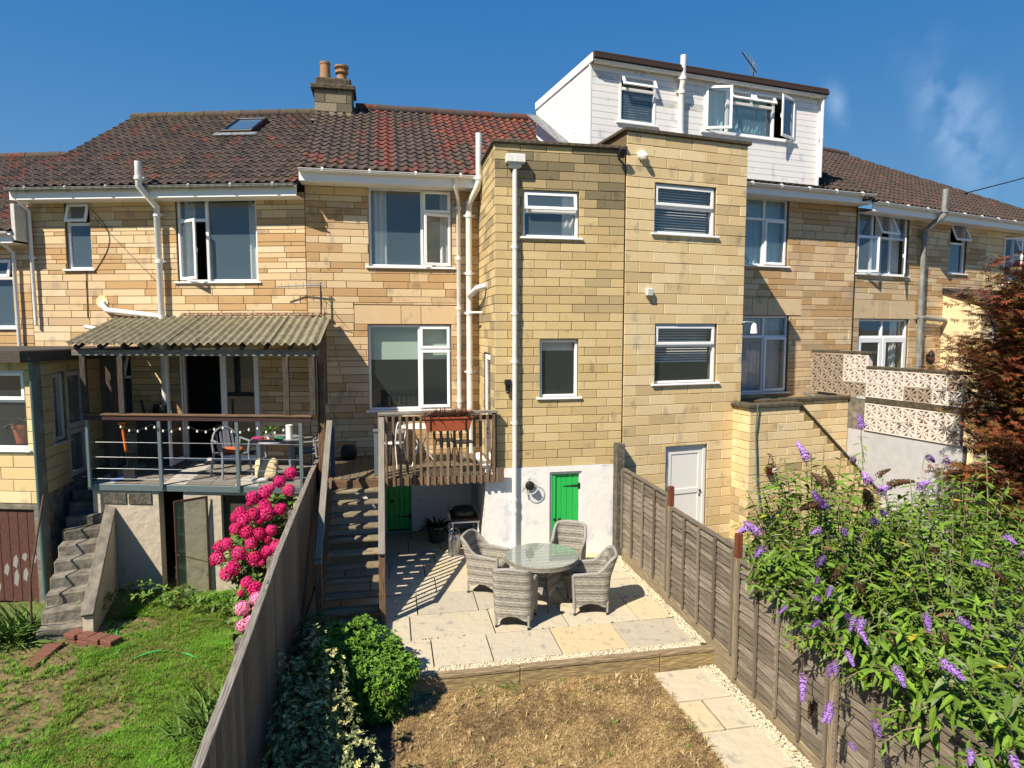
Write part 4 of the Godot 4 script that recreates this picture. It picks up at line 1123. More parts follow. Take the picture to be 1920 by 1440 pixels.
# ------------------------------------------------------------------ balcony and stairs of the middle house
func balcony() -> void:
	var b := thing("balcony", "wooden balcony with slatted railing beside the yellow extension", "balcony")
	for i in 20:
		var x := -1.1 + i * 0.139
		if x > 1.66: break
		var g := Geo.new(); g.box(Vector3(x, 1.585, 0.04), Vector3(x + 0.133, 1.615, 2.08), 0.003)
		obj("deck_board", g, "deck%d" % (rng.randi() % 4), b)
	var g := Geo.new()
	g.box(Vector3(-1.1, 1.45, 2.081), Vector3(-0.12, 1.59, 2.12), 0.003); obj("joist", g, "brown_wood_x", b)
	for z in [0.1, 0.75, 1.4, 2.0]:
		g = Geo.new(); g.box(Vector3(-1.09, 1.44, z - 0.025), Vector3(1.66, 1.584, z + 0.025)); obj("joist", g, "old_wood_x", b)
	# posts
	for x in [-0.16, 1.82]:
		g = Geo.new(); g.box(Vector3(x - 0.045, 1.3 if x > 1 else 0.0, 2.02), Vector3(x + 0.045, 2.7, 2.11), 0.006)
		if x > 1: g = Geo.new(); g.box(Vector3(x - 0.045, 1.62, 2.05), Vector3(x + 0.04, 2.7, 2.13), 0.006)
		obj("post", g, "brown_wood_y", b)
	g = Geo.new(); g.box(Vector3(-0.2, 2.7, 2.06), Vector3(1.87, 2.745, 2.19), 0.006); obj("top_rail", g, "silver_wood_x", b)
	g = Geo.new(); g.box(Vector3(-0.12, 2.58, 2.07), Vector3(1.8, 2.66, 2.105), 0.003); obj("rail", g, "brown_wood_x", b)
	g = Geo.new(); g.box(Vector3(-0.12, 1.47, 2.125), Vector3(1.98, 1.6, 2.16), 0.004); obj("bottom_rail", g, "brown_wood_x", b)
	var n := 17
	for i in n:
		var x := -0.06 + 1.86 * i / (n - 1.0)
		g = Geo.new(); g.box(Vector3(x - 0.023, 1.46 + rf(-0.01, 0.01), 2.162), Vector3(x + 0.023, 2.68, 2.185), 0.003)
		obj("slat", g, "slat%d" % (rng.randi() % 4), b)
	for i in 3:
		var x := 1.86 + i * 0.045
		g = Geo.new(); g.box(Vector3(x - 0.02, 1.47, 2.162), Vector3(x + 0.02, 1.72, 2.185), 0.003)
		obj("slat", g, "slat%d" % (rng.randi() % 4), b)
	# side rail on the left
	g = Geo.new(); g.box(Vector3(-1.16, 1.6, 1.95), Vector3(-1.08, 2.75, 2.05), 0.006); obj("post", g, "brown_wood_y", b)
	# grey gate post standing on the deck
	for p in [[-0.24, 1.9, "grey_plastic"]]:
		g = Geo.new(); g.box(Vector3(p[0] - 0.035, 1.62, p[1] - 0.03), Vector3(p[0] + 0.035, 2.42, p[1] + 0.03), 0.005); g.box(Vector3(p[0] - 0.05, 2.38, p[1] - 0.045), Vector3(p[0] + 0.05, 2.43, p[1] + 0.045), 0.008)
		obj("gate_post", g, "galv", b)
	g = Geo.new(); g.box(Vector3(-1.02, 1.62, 1.75), Vector3(-0.95, 2.45, 1.81), 0.006); g.lathe(Vector3(-0.985, 2.45, 1.78), [Vector2(0.03, 0), Vector2(0.035, 0.03), Vector2(0.0, 0.09)], 8); obj("gate_post", g, "post_blue", b)
	var bag := Geo.new(); cushion(bag, Vector3(-0.8, 1.76, 0.35), Vector3(0.16, 0.15, 0.12), 0.5)
	tag(obj("tool_bag", bag, "black_plastic"), "black bag on the balcony deck against the house wall", "bag")
	# flight of stairs
	var s := thing("garden_stairs", "open wooden stairs from the balcony down to the patio", "stairs")
	var nt := 10
	for i in nt:
		var t := (i + 1) / float(nt + 1)
		var y := lerpf(1.6, 0.0, t); var z := lerpf(2.1, 4.28, t) - 0.09
		g = Geo.new(); g.box(Vector3(-0.97, y - 0.035, z - 0.1), Vector3(-0.17, y, z + 0.13), 0.006)
		var tr := obj("tread", g, "tread%d" % (rng.randi() % 4), s)
		g = Geo.new(); g.box(Vector3(-0.88, y + 0.001, z + 0.03), Vector3(-0.3, y + 0.006, z + 0.1), 0.002)
		obj("grip_strip", g, "tread%d" % (rng.randi() % 4), tr)
	for x in [-1.0, -0.14]:
		g = Geo.new()
		g.X = Transform3D(Basis(Vector3.FORWARD, Vector3.UP, Vector3.RIGHT), Vector3(x - 0.022, 0, 0))
		g.prism([Vector2(-2.12, 1.36), Vector2(-4.15, -0.1), Vector2(-4.33, -0.1), Vector2(-4.33, 0.12), Vector2(-2.12, 1.66)], 0.0, 0.044)
		obj("stringer", g, "brown_wood_z", s)
		g = Geo.new(); g.box(Vector3(x - 0.045, -0.1, 4.2), Vector3(x + 0.045, 1.02, 4.29), 0.006); obj("newel_post", g, "brown_wood_y", s)
		g = Geo.new(); g.bar(Vector3(x, 2.62 if x < -0.5 else 2.72, 2.08), Vector3(x, 0.95 if x < -0.5 else 1.03, 4.32), 0.095, 0.045, Vector3.UP, 0.006); obj("handrail", g, "silver_wood_z", s)
		var nb := 5 if x < -0.5 else 13
		for i in nb:
			var t := (i + 0.7) / (nb + 0.6)
			var z := lerpf(2.15, 4.2, t)
			var yt := lerpf(2.66, 1.05, t) - (0.1 if x < -0.5 else 0.0); var yb := lerpf(1.55, 0.08, t)
			g = Geo.new(); g.box(Vector3(x + 0.024 * signf(x + 0.5), yb, z - 0.022), Vector3(x + 0.046 * signf(x + 0.5), yt, z + 0.022), 0.003)
			obj("baluster", g, "slat%d" % (rng.randi() % 4), s)
	# tall boarded screen at the porch side
	var w := thing("privacy_screen", "tall narrow weathered board screen between porch and balcony", "screen")
	for i in 6:
		g = Geo.new(); g.box(Vector3(-1.2, 1.3, 0.95 + i * 0.18), Vector3(-1.17, 3.55 - rf(0, 0.04), 1.12 + i * 0.18), 0.003); obj("board", g, "brown_wood_y" if i % 2 else "pale_wood_y", w)
	g = Geo.new(); g.box(Vector3(-1.165, 0.9, 1.94), Vector3(-1.07, 3.6, 2.03), 0.005); obj("post", g, "brown_wood_y", w)
	# planter hung on the rail
	var pl := thing("trough_planter", "terracotta trough of dried flowers hung on the balcony rail", "planter", at(0.98, 2.44, 2.29))
	g = Geo.new()
	var pr := [Vector2(-0.36, 0), Vector2(0.36, 0), Vector2(0.41, 0.2), Vector2(-0.41, 0.2)]
	g.prism(pr, -0.09, 0.09)
	obj("trough", g, "terracotta", pl)
	g = Geo.new(); g.box(Vector3(-0.43, 0.2, -0.11), Vector3(0.43, 0.235, 0.11), 0.008); obj("rim", g, "terracotta", pl)
	for x in [-0.3, 0.3]:
		g = Geo.new(); g.box(Vector3(x - 0.012, -0.02, 0.092), Vector3(x + 0.012, 0.25, 0.1)); g.box(Vector3(x - 0.012, 0.25, -0.2), Vector3(x + 0.012, 0.258, 0.1)); obj("bracket", g, "black_iron", pl)
	dried_plants(pl)
	# bistro set on the balcony
	var bt := thing("bistro_table", "small pale round table on the balcony", "table", at(0.55, 1.616, 1.0))
	g = Geo.new(); g.lathe(Vector3(0, 0.7, 0), [Vector2(0, 0), Vector2(0.34, 0.0), Vector2(0.35, 0.012), Vector2(0.34, 0.025), Vector2(0, 0.025)], 24); obj("table_top", g, "white_iron", bt)
	for i in 3:
		var a := TAU * i / 3.0
		g = Geo.new(); g.tube([Vector3(cos(a) * 0.3, 0, sin(a) * 0.3), Vector3(cos(a) * 0.06, 0.35, sin(a) * 0.06), Vector3(cos(a) * 0.22, 0.7, sin(a) * 0.22)], 0.013, 8); obj("leg", g, "white_iron", bt)
	for c in [[0.05, 1.2, 60.0, "black iron chair on the balcony left of the round table", "white_iron"], [1.05, 1.1, -70.0, "black wrought iron chair on the balcony under the planter", "black_iron"], [1.35, 1.35, -120.0, "scroll-backed iron chair on the balcony by the extension door", "black_iron"]]:
		if c[2] == 60.0: c[3] = "white metal chair on the balcony left of the round table"
		var ch := thing("bistro_chair", c[3], "chair", at(c[0], 1.616, c[1], c[2]), "chairs on the balcony")
		g = Geo.new(); g.lathe(Vector3(0, 0.44, 0), [Vector2(0, 0), Vector2(0.19, 0), Vector2(0.2, 0.012), Vector2(0.19, 0.02), Vector2(0, 0.02)], 18); obj("seat", g, c[4], ch)
		for k in [[-1, -1], [1, -1], [-1, 1], [1, 1]]:
			g = Geo.new(); g.tube([Vector3(k[0] * 0.19, 0, k[1] * 0.19), Vector3(k[0] * 0.14, 0.44, k[1] * 0.13)], 0.011, 8); obj("leg", g, c[4], ch)
		g = Geo.new()
		var arc := []
		for i in 13:
			var a := PI * i / 12.0
			arc.append(Vector3(cos(a) * 0.18, 0.62 + sin(a) * 0.26, 0.17))
		g.tube([Vector3(0.17, 0.44, 0.14)] + arc + [Vector3(-0.17, 0.44, 0.14)], 0.011, 8)
		for sc in [-1, 1]:
			var sp := []
			for i in 14:
				var a := i * 0.5
				sp.append(Vector3(sc * (0.07 + cos(a) * 0.055 * (1.0 - i / 18.0)), 0.66 + sin(a) * 0.07 * (1.0 - i / 18.0), 0.17))
			g.tube(sp, 0.007, 6)
		obj("backrest", g, c[4], ch)

# ------------------------------------------------------------------ under the balcony and on the patio
func patio_things() -> void:
	var g := Geo.new()
	var wt := thing("potting_table", "low metal legged table under the balcony", "table", at(1.36, 0, 1.2))
	g.box(Vector3(-0.25, 0.6, -0.35), Vector3(0.25, 0.63, 0.35), 0.004); obj("table_top", g, "rust", wt)
	g = Geo.new(); g.box(Vector3(-0.27, 0.57, 0.352), Vector3(0.27, 0.6, 0.38), 0.003); obj("front_rail", g, "white_iron", wt)
	for k in [[-1, -1], [1, -1], [-1, 1], [1, 1]]:
		g = Geo.new(); g.box(Vector3(k[0] * 0.24 - 0.014, 0, k[1] * 0.34 - 0.014), Vector3(k[0] * 0.24 + 0.014, 0.6, k[1] * 0.34 + 0.014)); obj("leg", g, "white_iron", wt)
	var sacks := Geo.new()
	cushion(sacks, Vector3(1.36, 0.7, 1.2), Vector3(0.2, 0.07, 0.28), 0.7)
	tag(obj("compost_sack", sacks, "concrete_dark"), "dull grey sack lying on the potting table", "sack")
	var can := thing("watering_can", "galvanised churn shaped can under the balcony edge", "can", at(1.14, 0, 1.62))
	g = Geo.new(); g.lathe(Vector3.ZERO, [Vector2(0, 0.005), Vector2(0.12, 0.0), Vector2(0.115, 0.02), Vector2(0.12, 0.3), Vector2(0.1, 0.36), Vector2(0.105, 0.4), Vector2(0.095, 0.4), Vector2(0.09, 0.36)], 20); obj("body", g, "zinc", can)
	g = Geo.new()
	var hp := []
	for i in 11:
		var a := PI * i / 10.0
		hp.append(Vector3(cos(a) * 0.11, 0.33 + sin(a) * 0.17, 0))
	g.tube(hp, 0.008, 6); obj("handle", g, "zinc", can)
	g = Geo.new(); g.tube([Vector3(0, 0.08, 0.11), Vector3(0.0, 0.3, 0.2), Vector3(0, 0.36, 0.22)], [0.025, 0.018, 0.02], 8); obj("spout", g, "zinc", can)
	var rb := Geo.new(); rb.lathe(Vector3(1.5, 0, 1.72), [Vector2(0, 0.002), Vector2(0.07, 0), Vector2(0.095, 0.17), Vector2(0.1, 0.18), Vector2(0.09, 0.175), Vector2(0.06, 0.02)], 16)
	tag(obj("bucket", rb, "red_plastic"), "small red bucket beside the potting table", "bucket")
	var tp := thing("potted_plant", "dark glazed pot with a drooping plant under the balcony", "plant", at(0.86, 0, 0.85))
	g = Geo.new(); g.lathe(Vector3.ZERO, [Vector2(0, 0.002), Vector2(0.12, 0), Vector2(0.2, 0.3), Vector2(0.215, 0.3), Vector2(0.215, 0.34), Vector2(0.18, 0.34), Vector2(0.17, 0.28), Vector2(0, 0.28)], 20); obj("pot", g, "pot_glaze", tp)
	tuft(tp, "foliage", Vector3(0, 0.28, 0), 60, 0.3, Color(0.03, 0.06, 0.02))
	g = Geo.new(); g.lathe(Vector3(-0.9, 0, 3.2) , [Vector2(0, 0)], 4)
	# table
	var T := Vector3(2.25, 0, 3.93)
	var t := thing("patio_table", "round glass topped grey wicker table on the patio", "table", at(T.x, 0, T.z))
	g = Geo.new()
	var R := 0.56
	var seg := 48
	for i in seg:
		var a := TAU * i / seg; var b := TAU * (i + 1) / seg
		var da := Vector3(cos(a), 0, -sin(a)); var db := Vector3(cos(b), 0, -sin(b))
		var ua := a * R * 4.0; var ub := b * R * 4.0
		g.squad(da * R + Vector3(0, 0.66, 0), db * R + Vector3(0, 0.66, 0), db * R + Vector3(0, 0.725, 0), da * R + Vector3(0, 0.725, 0), da, db, db, da, Vector2(ua, 2.6), Vector2(ub, 2.6), Vector2(ub, 2.9), Vector2(ua, 2.9))
		g.squad(Vector3(0, 0.725, 0), da * R + Vector3(0, 0.725, 0), db * R + Vector3(0, 0.725, 0), Vector3(0, 0.725, 0), Vector3.UP, Vector3.UP, Vector3.UP, Vector3.UP, Vector2.ZERO, Vector2(da.x, da.z) * R * 4.0, Vector2(db.x, db.z) * R * 4.0, Vector2.ZERO)
		g.tri(Vector3(0, 0.66, 0), db * R + Vector3(0, 0.66, 0), da * R + Vector3(0, 0.66, 0))
	obj("table_rim", g, "wicker", t)
	g = Geo.new(); g.lathe(Vector3(0, 0.727, 0), [Vector2(0, 0), Vector2(R - 0.012, 0), Vector2(R - 0.008, 0.003), Vector2(R - 0.012, 0.006), Vector2(0, 0.006)], 48); obj("glass_top", g, "table_glass", t)
	# tapered woven pedestal with an arch in each side
	g = Geo.new()
	for sd in 4:
		var bs := Basis(Vector3.UP, PI / 4 + sd * PI / 2)
		for i in 12:
			var x0 := lerpf(-1, 1, i / 12.0); var x1 := lerpf(-1, 1, (i + 1) / 12.0)
			for j in 6:
				var f0 := j / 6.0; var f1 := (j + 1) / 6.0
				var q := []
				for e in [[x0, f0], [x1, f0], [x1, f1], [x0, f1]]:
					var bot: float = 0.12 + 0.16 * (1.0 - e[0] * e[0])
					var y: float = lerpf(bot, 0.66, e[1])
					var w := lerpf(0.3, 0.2, smoothstep(0.1, 0.5, y)) + 0.16 * smoothstep(0.5, 0.66, y)
					q.append([bs * Vector3(e[0] * w, y, w), Vector2(e[0] * w * 4, y * 4)])
				var nn: Vector3 = bs * Vector3(0, 0, 1)
				g.squad(q[0][0], q[1][0], q[2][0], q[3][0], nn, nn, nn, nn, q[0][1], q[1][1], q[2][1], q[3][1])
	obj("pedestal", g, "wicker", t)
	for k in 4:
		var a := k * PI / 2
		g = Geo.new(); g.tube([Vector3(cos(a) * 0.42, 0.0, sin(a) * 0.42), Vector3(cos(a) * 0.4, 0.16, sin(a) * 0.4), Vector3(cos(a) * 0.27, 0.5, sin(a) * 0.27)], [0.016, 0.018, 0.02], 8); obj("leg", g, "wicker", t)
	# four armchairs, copies of one
	var c0 := wicker_chair()
	var spots := [[1.72, 4.52, Vector2(0.36, -0.93), "grey wicker armchair nearest the lawn, its back to the viewer"], [2.9, 4.3, Vector2(-0.96, -0.2), "grey wicker armchair beside the slatted right fence"], [1.5, 3.32, Vector2(0.86, 0.5), "grey wicker armchair nearest the wooden stairs"], [2.86, 3.2, Vector2(-0.45, 0.9), "grey wicker armchair in front of the green door"]]
	for i in 4:
		var c: Node3D = c0 if i == 0 else c0.duplicate()
		if i > 0: put(c, "wicker_armchair")
		c.position = Vector3(spots[i][0], 0.0, spots[i][1])
		var f: Vector2 = spots[i][2]
		c.rotation.y = atan2(-f.x, -f.y)
		tag(c, spots[i][3], "armchair", "wicker armchairs round the patio table")
func wicker_chair() -> Node3D:
	var c := thing("wicker_armchair", "", "armchair")
	# plan of the shell, from the front left round the back to the front right
	var path := []
	for i in 7: path.append(Vector2(lerpf(-0.285, -0.29, i / 6.0), lerpf(-0.27, 0.16, i / 6.0)))
	for i in range(1, 8):
		var a := PI - (PI / 2) * i / 8.0
		path.append(Vector2(-0.19 + cos(a) * 0.1, 0.16 + sin(a) * 0.12))
	for i in range(0, 7): path.append(Vector2(lerpf(-0.18, 0.18, i / 6.0), 0.285))
	for i in range(1, 8):
		var a := PI / 2 - (PI / 2) * i / 8.0
		path.append(Vector2(0.19 + cos(a) * 0.1, 0.16 + sin(a) * 0.12))
	for i in 7: path.append(Vector2(lerpf(0.29, 0.285, i / 6.0), lerpf(0.16, -0.27, i / 6.0)))
	var n := path.size()
	var top := []; var ln := [0.0]; var bot := []
	for i in n:
		var p: Vector2 = path[i]
		var back := smoothstep(0.1, 0.27, p.y)
		top.append(lerpf(0.6 + 0.03 * smoothstep(-0.27, 0.1, p.y), 0.87 + 0.02 * cos(p.x * 8.0), back))
		if i > 0: ln.append(ln[i - 1] + p.distance_to(path[i - 1]))
		# arched lower edge: low at the corners
		var e := minf(minf(p.distance_to(Vector2(-0.285, -0.27)), p.distance_to(Vector2(0.285, -0.27))), minf(p.distance_to(Vector2(-0.25, 0.26)), p.distance_to(Vector2(0.25, 0.26))))
		bot.append(0.11 + 0.07 * smoothstep(0.0, 0.22, e))
	var nv := 10
	var lean := func(p: Vector2, y: float) -> Vector3:
		var k := 0.9 + 0.1 * smoothstep(0.1, 0.6, y)
		var z := p.y * k + maxf(0.0, y - 0.55) * 0.32 * smoothstep(0.1, 0.28, p.y)
		return Vector3(p.x * (0.94 + 0.06 * smoothstep(0.1, 0.6, y)), y, z)
	var norm := func(i: int) -> Vector2:
		var a: Vector2 = path[maxi(i - 1, 0)]; var b: Vector2 = path[mini(i + 1, n - 1)]
		var t := (b - a).normalized()
		return Vector2(-t.y, t.x)
	var shell := Geo.new()
	for side in 2:
		for i in n - 1:
			for j in nv:
				var q := []
				for e in [[i, j], [i + 1, j], [i + 1, j + 1], [i, j + 1]]:
					var nn: Vector2 = norm.call(e[0])
					var lo: float = bot[e[0]] if side == 0 else 0.4
					var y: float = lerpf(lo, top[e[0]], e[1] / float(nv))
					var off: float = 0.0 if side == 0 else -0.045
					var p: Vector2 = path[e[0]] + nn * off
					var o := Vector3(nn.x, 0, nn.y) * (1.0 if side == 0 else -1.0)
					q.append([lean.call(p, y), o, Vector2(ln[e[0]] * 4, y * 4)])
				if side == 1: shell.squad(q[1][0], q[0][0], q[3][0], q[2][0], q[1][1], q[0][1], q[3][1], q[2][1], q[1][2], q[0][2], q[3][2], q[2][2])
				else: shell.squad(q[0][0], q[1][0], q[2][0], q[3][0], q[0][1], q[1][1], q[2][1], q[3][1], q[0][2], q[1][2], q[2][2], q[3][2])
	obj("shell", shell, "wicker", c)
	# rolled rim along the top and the two front edges
	var rim := []
	for i in n:
		var nn: Vector2 = norm.call(i)
		rim.append(lean.call(path[i] - nn * 0.022, top[i]))
	var g := Geo.new(); g.tube(rim, 0.027, 8); obj("rim", g, "wicker_plain", c)
	for s in [-1.0, 1.0]:
		g = Geo.new(); g.tube([Vector3(s * 0.262, 0.12, -0.25), Vector3(s * 0.268, 0.6, -0.272)], 0.024, 8); obj("arm_front", g, "wicker_plain", c)
	g = Geo.new()
	for q in [[Vector3(-0.26, 0.16, -0.255), Vector3(0.26, 0.16, -0.255), Vector3(0.26, 0.43, -0.265), Vector3(-0.26, 0.43, -0.265)], [Vector3(-0.26, 0.43, -0.265), Vector3(0.26, 0.43, -0.265), Vector3(0.25, 0.42, 0.25), Vector3(-0.25, 0.42, 0.25)]]:
		var nn := Vector3(0, 0, -1) if q[0].y < 0.2 else Vector3.UP
		var uvs := []
		for p in q: uvs.append(Vector2(p.x, p.y + p.z) * 4)
		g.squad(q[1], q[0], q[3], q[2], nn, nn, nn, nn, uvs[1], uvs[0], uvs[3], uvs[2])
	obj("seat", g, "wicker", c)
	for k in [[-0.26, -0.245], [0.26, -0.245], [-0.23, 0.235], [0.23, 0.235]]:
		g = Geo.new(); g.tube([Vector3(k[0], 0.02, k[1]), Vector3(k[0], 0.2, k[1])], [0.016, 0.022], 8)
		var l := obj("leg", g, "wicker_plain", c)
		g = Geo.new(); g.tube([Vector3(k[0], 0.0, k[1]), Vector3(k[0], 0.035, k[1])], 0.019, 10); obj("foot", g, "black_plastic", l)
	return c
func cushion(g: Geo, ctr: Vector3, s: Vector3, p := 0.6, xf := Transform3D.IDENTITY) -> void:
	var nu := 16; var nv := 8
	var f := func(u: float, v: float) -> Vector3:
		var a := TAU * u; var b := PI * (v - 0.5)
		var cx := cos(b); var e := 0.5
		var x := signf(cos(a)) * pow(absf(cos(a)), e) * pow(cx, p); var z := signf(sin(a)) * pow(absf(sin(a)), e) * pow(cx, p)
		return xf * (ctr + Vector3(x * s.x, sin(b) * s.y, -z * s.z))
	for i in nu:
		for j in nv:
			var u0 := i / float(nu); var u1 := (i + 1) / float(nu); var v0 := j / float(nv); var v1 := (j + 1) / float(nv)
			g.quad(f.call(u0, v0), f.call(u1, v0), f.call(u1, v1), f.call(u0, v1))
func more_materials() -> void:
	mat("wicker_plain", hx("aeaca5"), 0.7, noise_tex(72, 0.06, 0.6, 1.0), Vector3(3, 20, 3))
	mat("flaking_paint", hx("cfc5b4"), 0.9, noise_tex(73, 0.04, 0, 1, 5, 256, 1.0, Color(0.45, 0.25, 0.15), Color(1, 1, 1)), Vector3.ONE * 1.5)
	for i in 4: mat("chim%d" % i, hx(["9c927a", "8a816b", "aaa087", "7b7462"][i]), 0.95, noise_tex(80 + i, 0.04, 0.6, 1.0), Vector3.ONE * 2.5)
	mat("post_blue", hx("2f4a68"), 0.5)
	mat("deck_pale", hx("c2beb6"), 0.85, noise_tex(88, 0.03, 0.8, 1.0), Vector3.ONE * 2)
	mat("lantern_red", hx("3d1212"), 0.3)

# ------------------------------------------------------------------ fences
func fences() -> void:
	# waney lap fence on the right
	var f := thing("lap_fence", "weathered overlapping board fence along the right of the patio", "fence")
	# panel: z0, z1, bottom, top
	for p in [[2.42, 4.34, 0.2, 1.66], [4.44, 6.24, 0.15, 1.5], [6.34, 8.0, -0.08, 1.38], [8.1, 10.0, -0.2, 1.2]]:
		var n := 15
		for i in n:
			var y0 := lerpf(p[2], p[3] - 0.02, i / float(n)); var h: float = (p[3] - p[2]) / n
			var g := Geo.new()
			var seg := 6
			var wob := []
			var sag := 0.0
			if p[0] > 6 and i < 5 and i > 1: sag = rf(0.02, 0.05)
			for k in seg + 1: wob.append(Vector2(rf(-0.02, 0.02) - sag * sin(PI * k / seg), rf(-0.008, 0.01)))
			for k in seg:
				var za := lerpf(p[0] + 0.02, p[1] - 0.02, k / float(seg)); var zb := lerpf(p[0] + 0.02, p[1] - 0.02, (k + 1) / float(seg))
				var a := Vector3(4.14 - 0.026 + wob[k].y, y0 + wob[k].x, za); var b := Vector3(4.14 - 0.026 + wob[k + 1].y, y0 + wob[k + 1].x, zb)
				var d := Vector3(4.145, y0 + h + 0.025, zb); var e := Vector3(4.145, y0 + h + 0.025, za)
				g.quad(a, b, d, e)
				g.quad(a + Vector3(0.012, 0, 0), b + Vector3(0.012, 0, 0), b, a)
				g.quad(b + Vector3(0.012, 0, 0), a + Vector3(0.012, 0, 0), e + Vector3(0.01, 0, 0), d + Vector3(0.01, 0, 0))
			obj("board", g, "lap%d" % (rng.randi() % 4), f)
		var g := Geo.new(); g.box(Vector3(4.1, p[3] - 0.02, p[0]), Vector3(4.17, p[3] + 0.015, p[1]), 0.004); obj("capping", g, "lap1", f)
		g = Geo.new(); g.box(Vector3(4.11, p[2] - (0.45 if p[0] > 4 else 0.25), p[0]), Vector3(4.15, p[2] - 0.002, p[1]), 0.004); obj("gravel_board", g, "pale_wood_z", f)
		var nb := 4
		for i in nb + 1:
			var z := lerpf(p[0] + 0.02, p[1] - 0.02, i / float(nb))
			g = Geo.new(); g.box(Vector3(4.075, p[2], z - 0.016), Vector3(4.108, p[3] - 0.02, z + 0.016), 0.003); obj("batten", g, "lap%d" % (i % 4), f)
	for z in [[4.39, -0.1, 1.82], [6.29, -0.3, 1.7], [8.05, -0.3, 1.3]]:
		var g := Geo.new(); g.box(Vector3(4.09, z[1], z[0] - 0.032), Vector3(4.165, z[2] - 0.3, z[0] + 0.032), 0.004); obj("post", g, "pale_wood_y", f)
		g = Geo.new(); g.box(Vector3(4.089, z[2] - 0.299, z[0] - 0.033), Vector3(4.166, z[2], z[0] + 0.033), 0.004); obj("post_top", g, "red_wood_y" if z[0] < 7 else "pale_wood_y", f)
	# concrete post against the house
	var cpn := Geo.new(); cpn.box(Vector3(4.06, -0.1, 2.05), Vector3(4.22, 2.08, 2.24), 0.01)
	tag(obj("concrete_post", cpn, "concrete_dark"), "rough grey concrete post at the end of the right fence", "post")
	# close board fence on the left
	var l := thing("board_fence", "grey upright board fence between the two gardens", "fence")
	var topy := func(z: float) -> float: return 1.865 - 0.062 * maxf(0, z - 1.94) - minf(0.14, 0.1 * maxf(0, z - 6.4))
	var z := 1.0
	while z < 10.5:
		var g := Geo.new()
		var t: float = topy.call(z + 0.07)
		g.box(Vector3(-1.275 + rf(-0.003, 0.003), -0.35, z + 0.002), Vector3(-1.255, t - 0.02, z + 0.146), 0.002)
		obj("board", g, "fence%d" % (rng.randi() % 4), l)
		z += 0.148
	z = 1.0
	while z < 10.4:
		var g := Geo.new(); g.bar(Vector3(-1.275, topy.call(z) + 0.0, z), Vector3(-1.275, topy.call(z + 1.58), z + 1.58), 0.07, 0.03, Vector3.UP, 0.004); obj("capping", g, "silver_wood_z", l)
		g = Geo.new(); g.bar(Vector3(-1.305, topy.call(z) - 0.25, z), Vector3(-1.305, topy.call(z + 1.58) - 0.25, z + 1.58), 0.05, 0.07); obj("rail", g, "grey_wood_z", l)
		g = Geo.new(); g.box(Vector3(-1.39, -0.4, z - 0.05), Vector3(-1.28, topy.call(z) - 0.05, z + 0.05), 0.006); obj("post", g, "grey_wood_y", l)
		z += 1.58

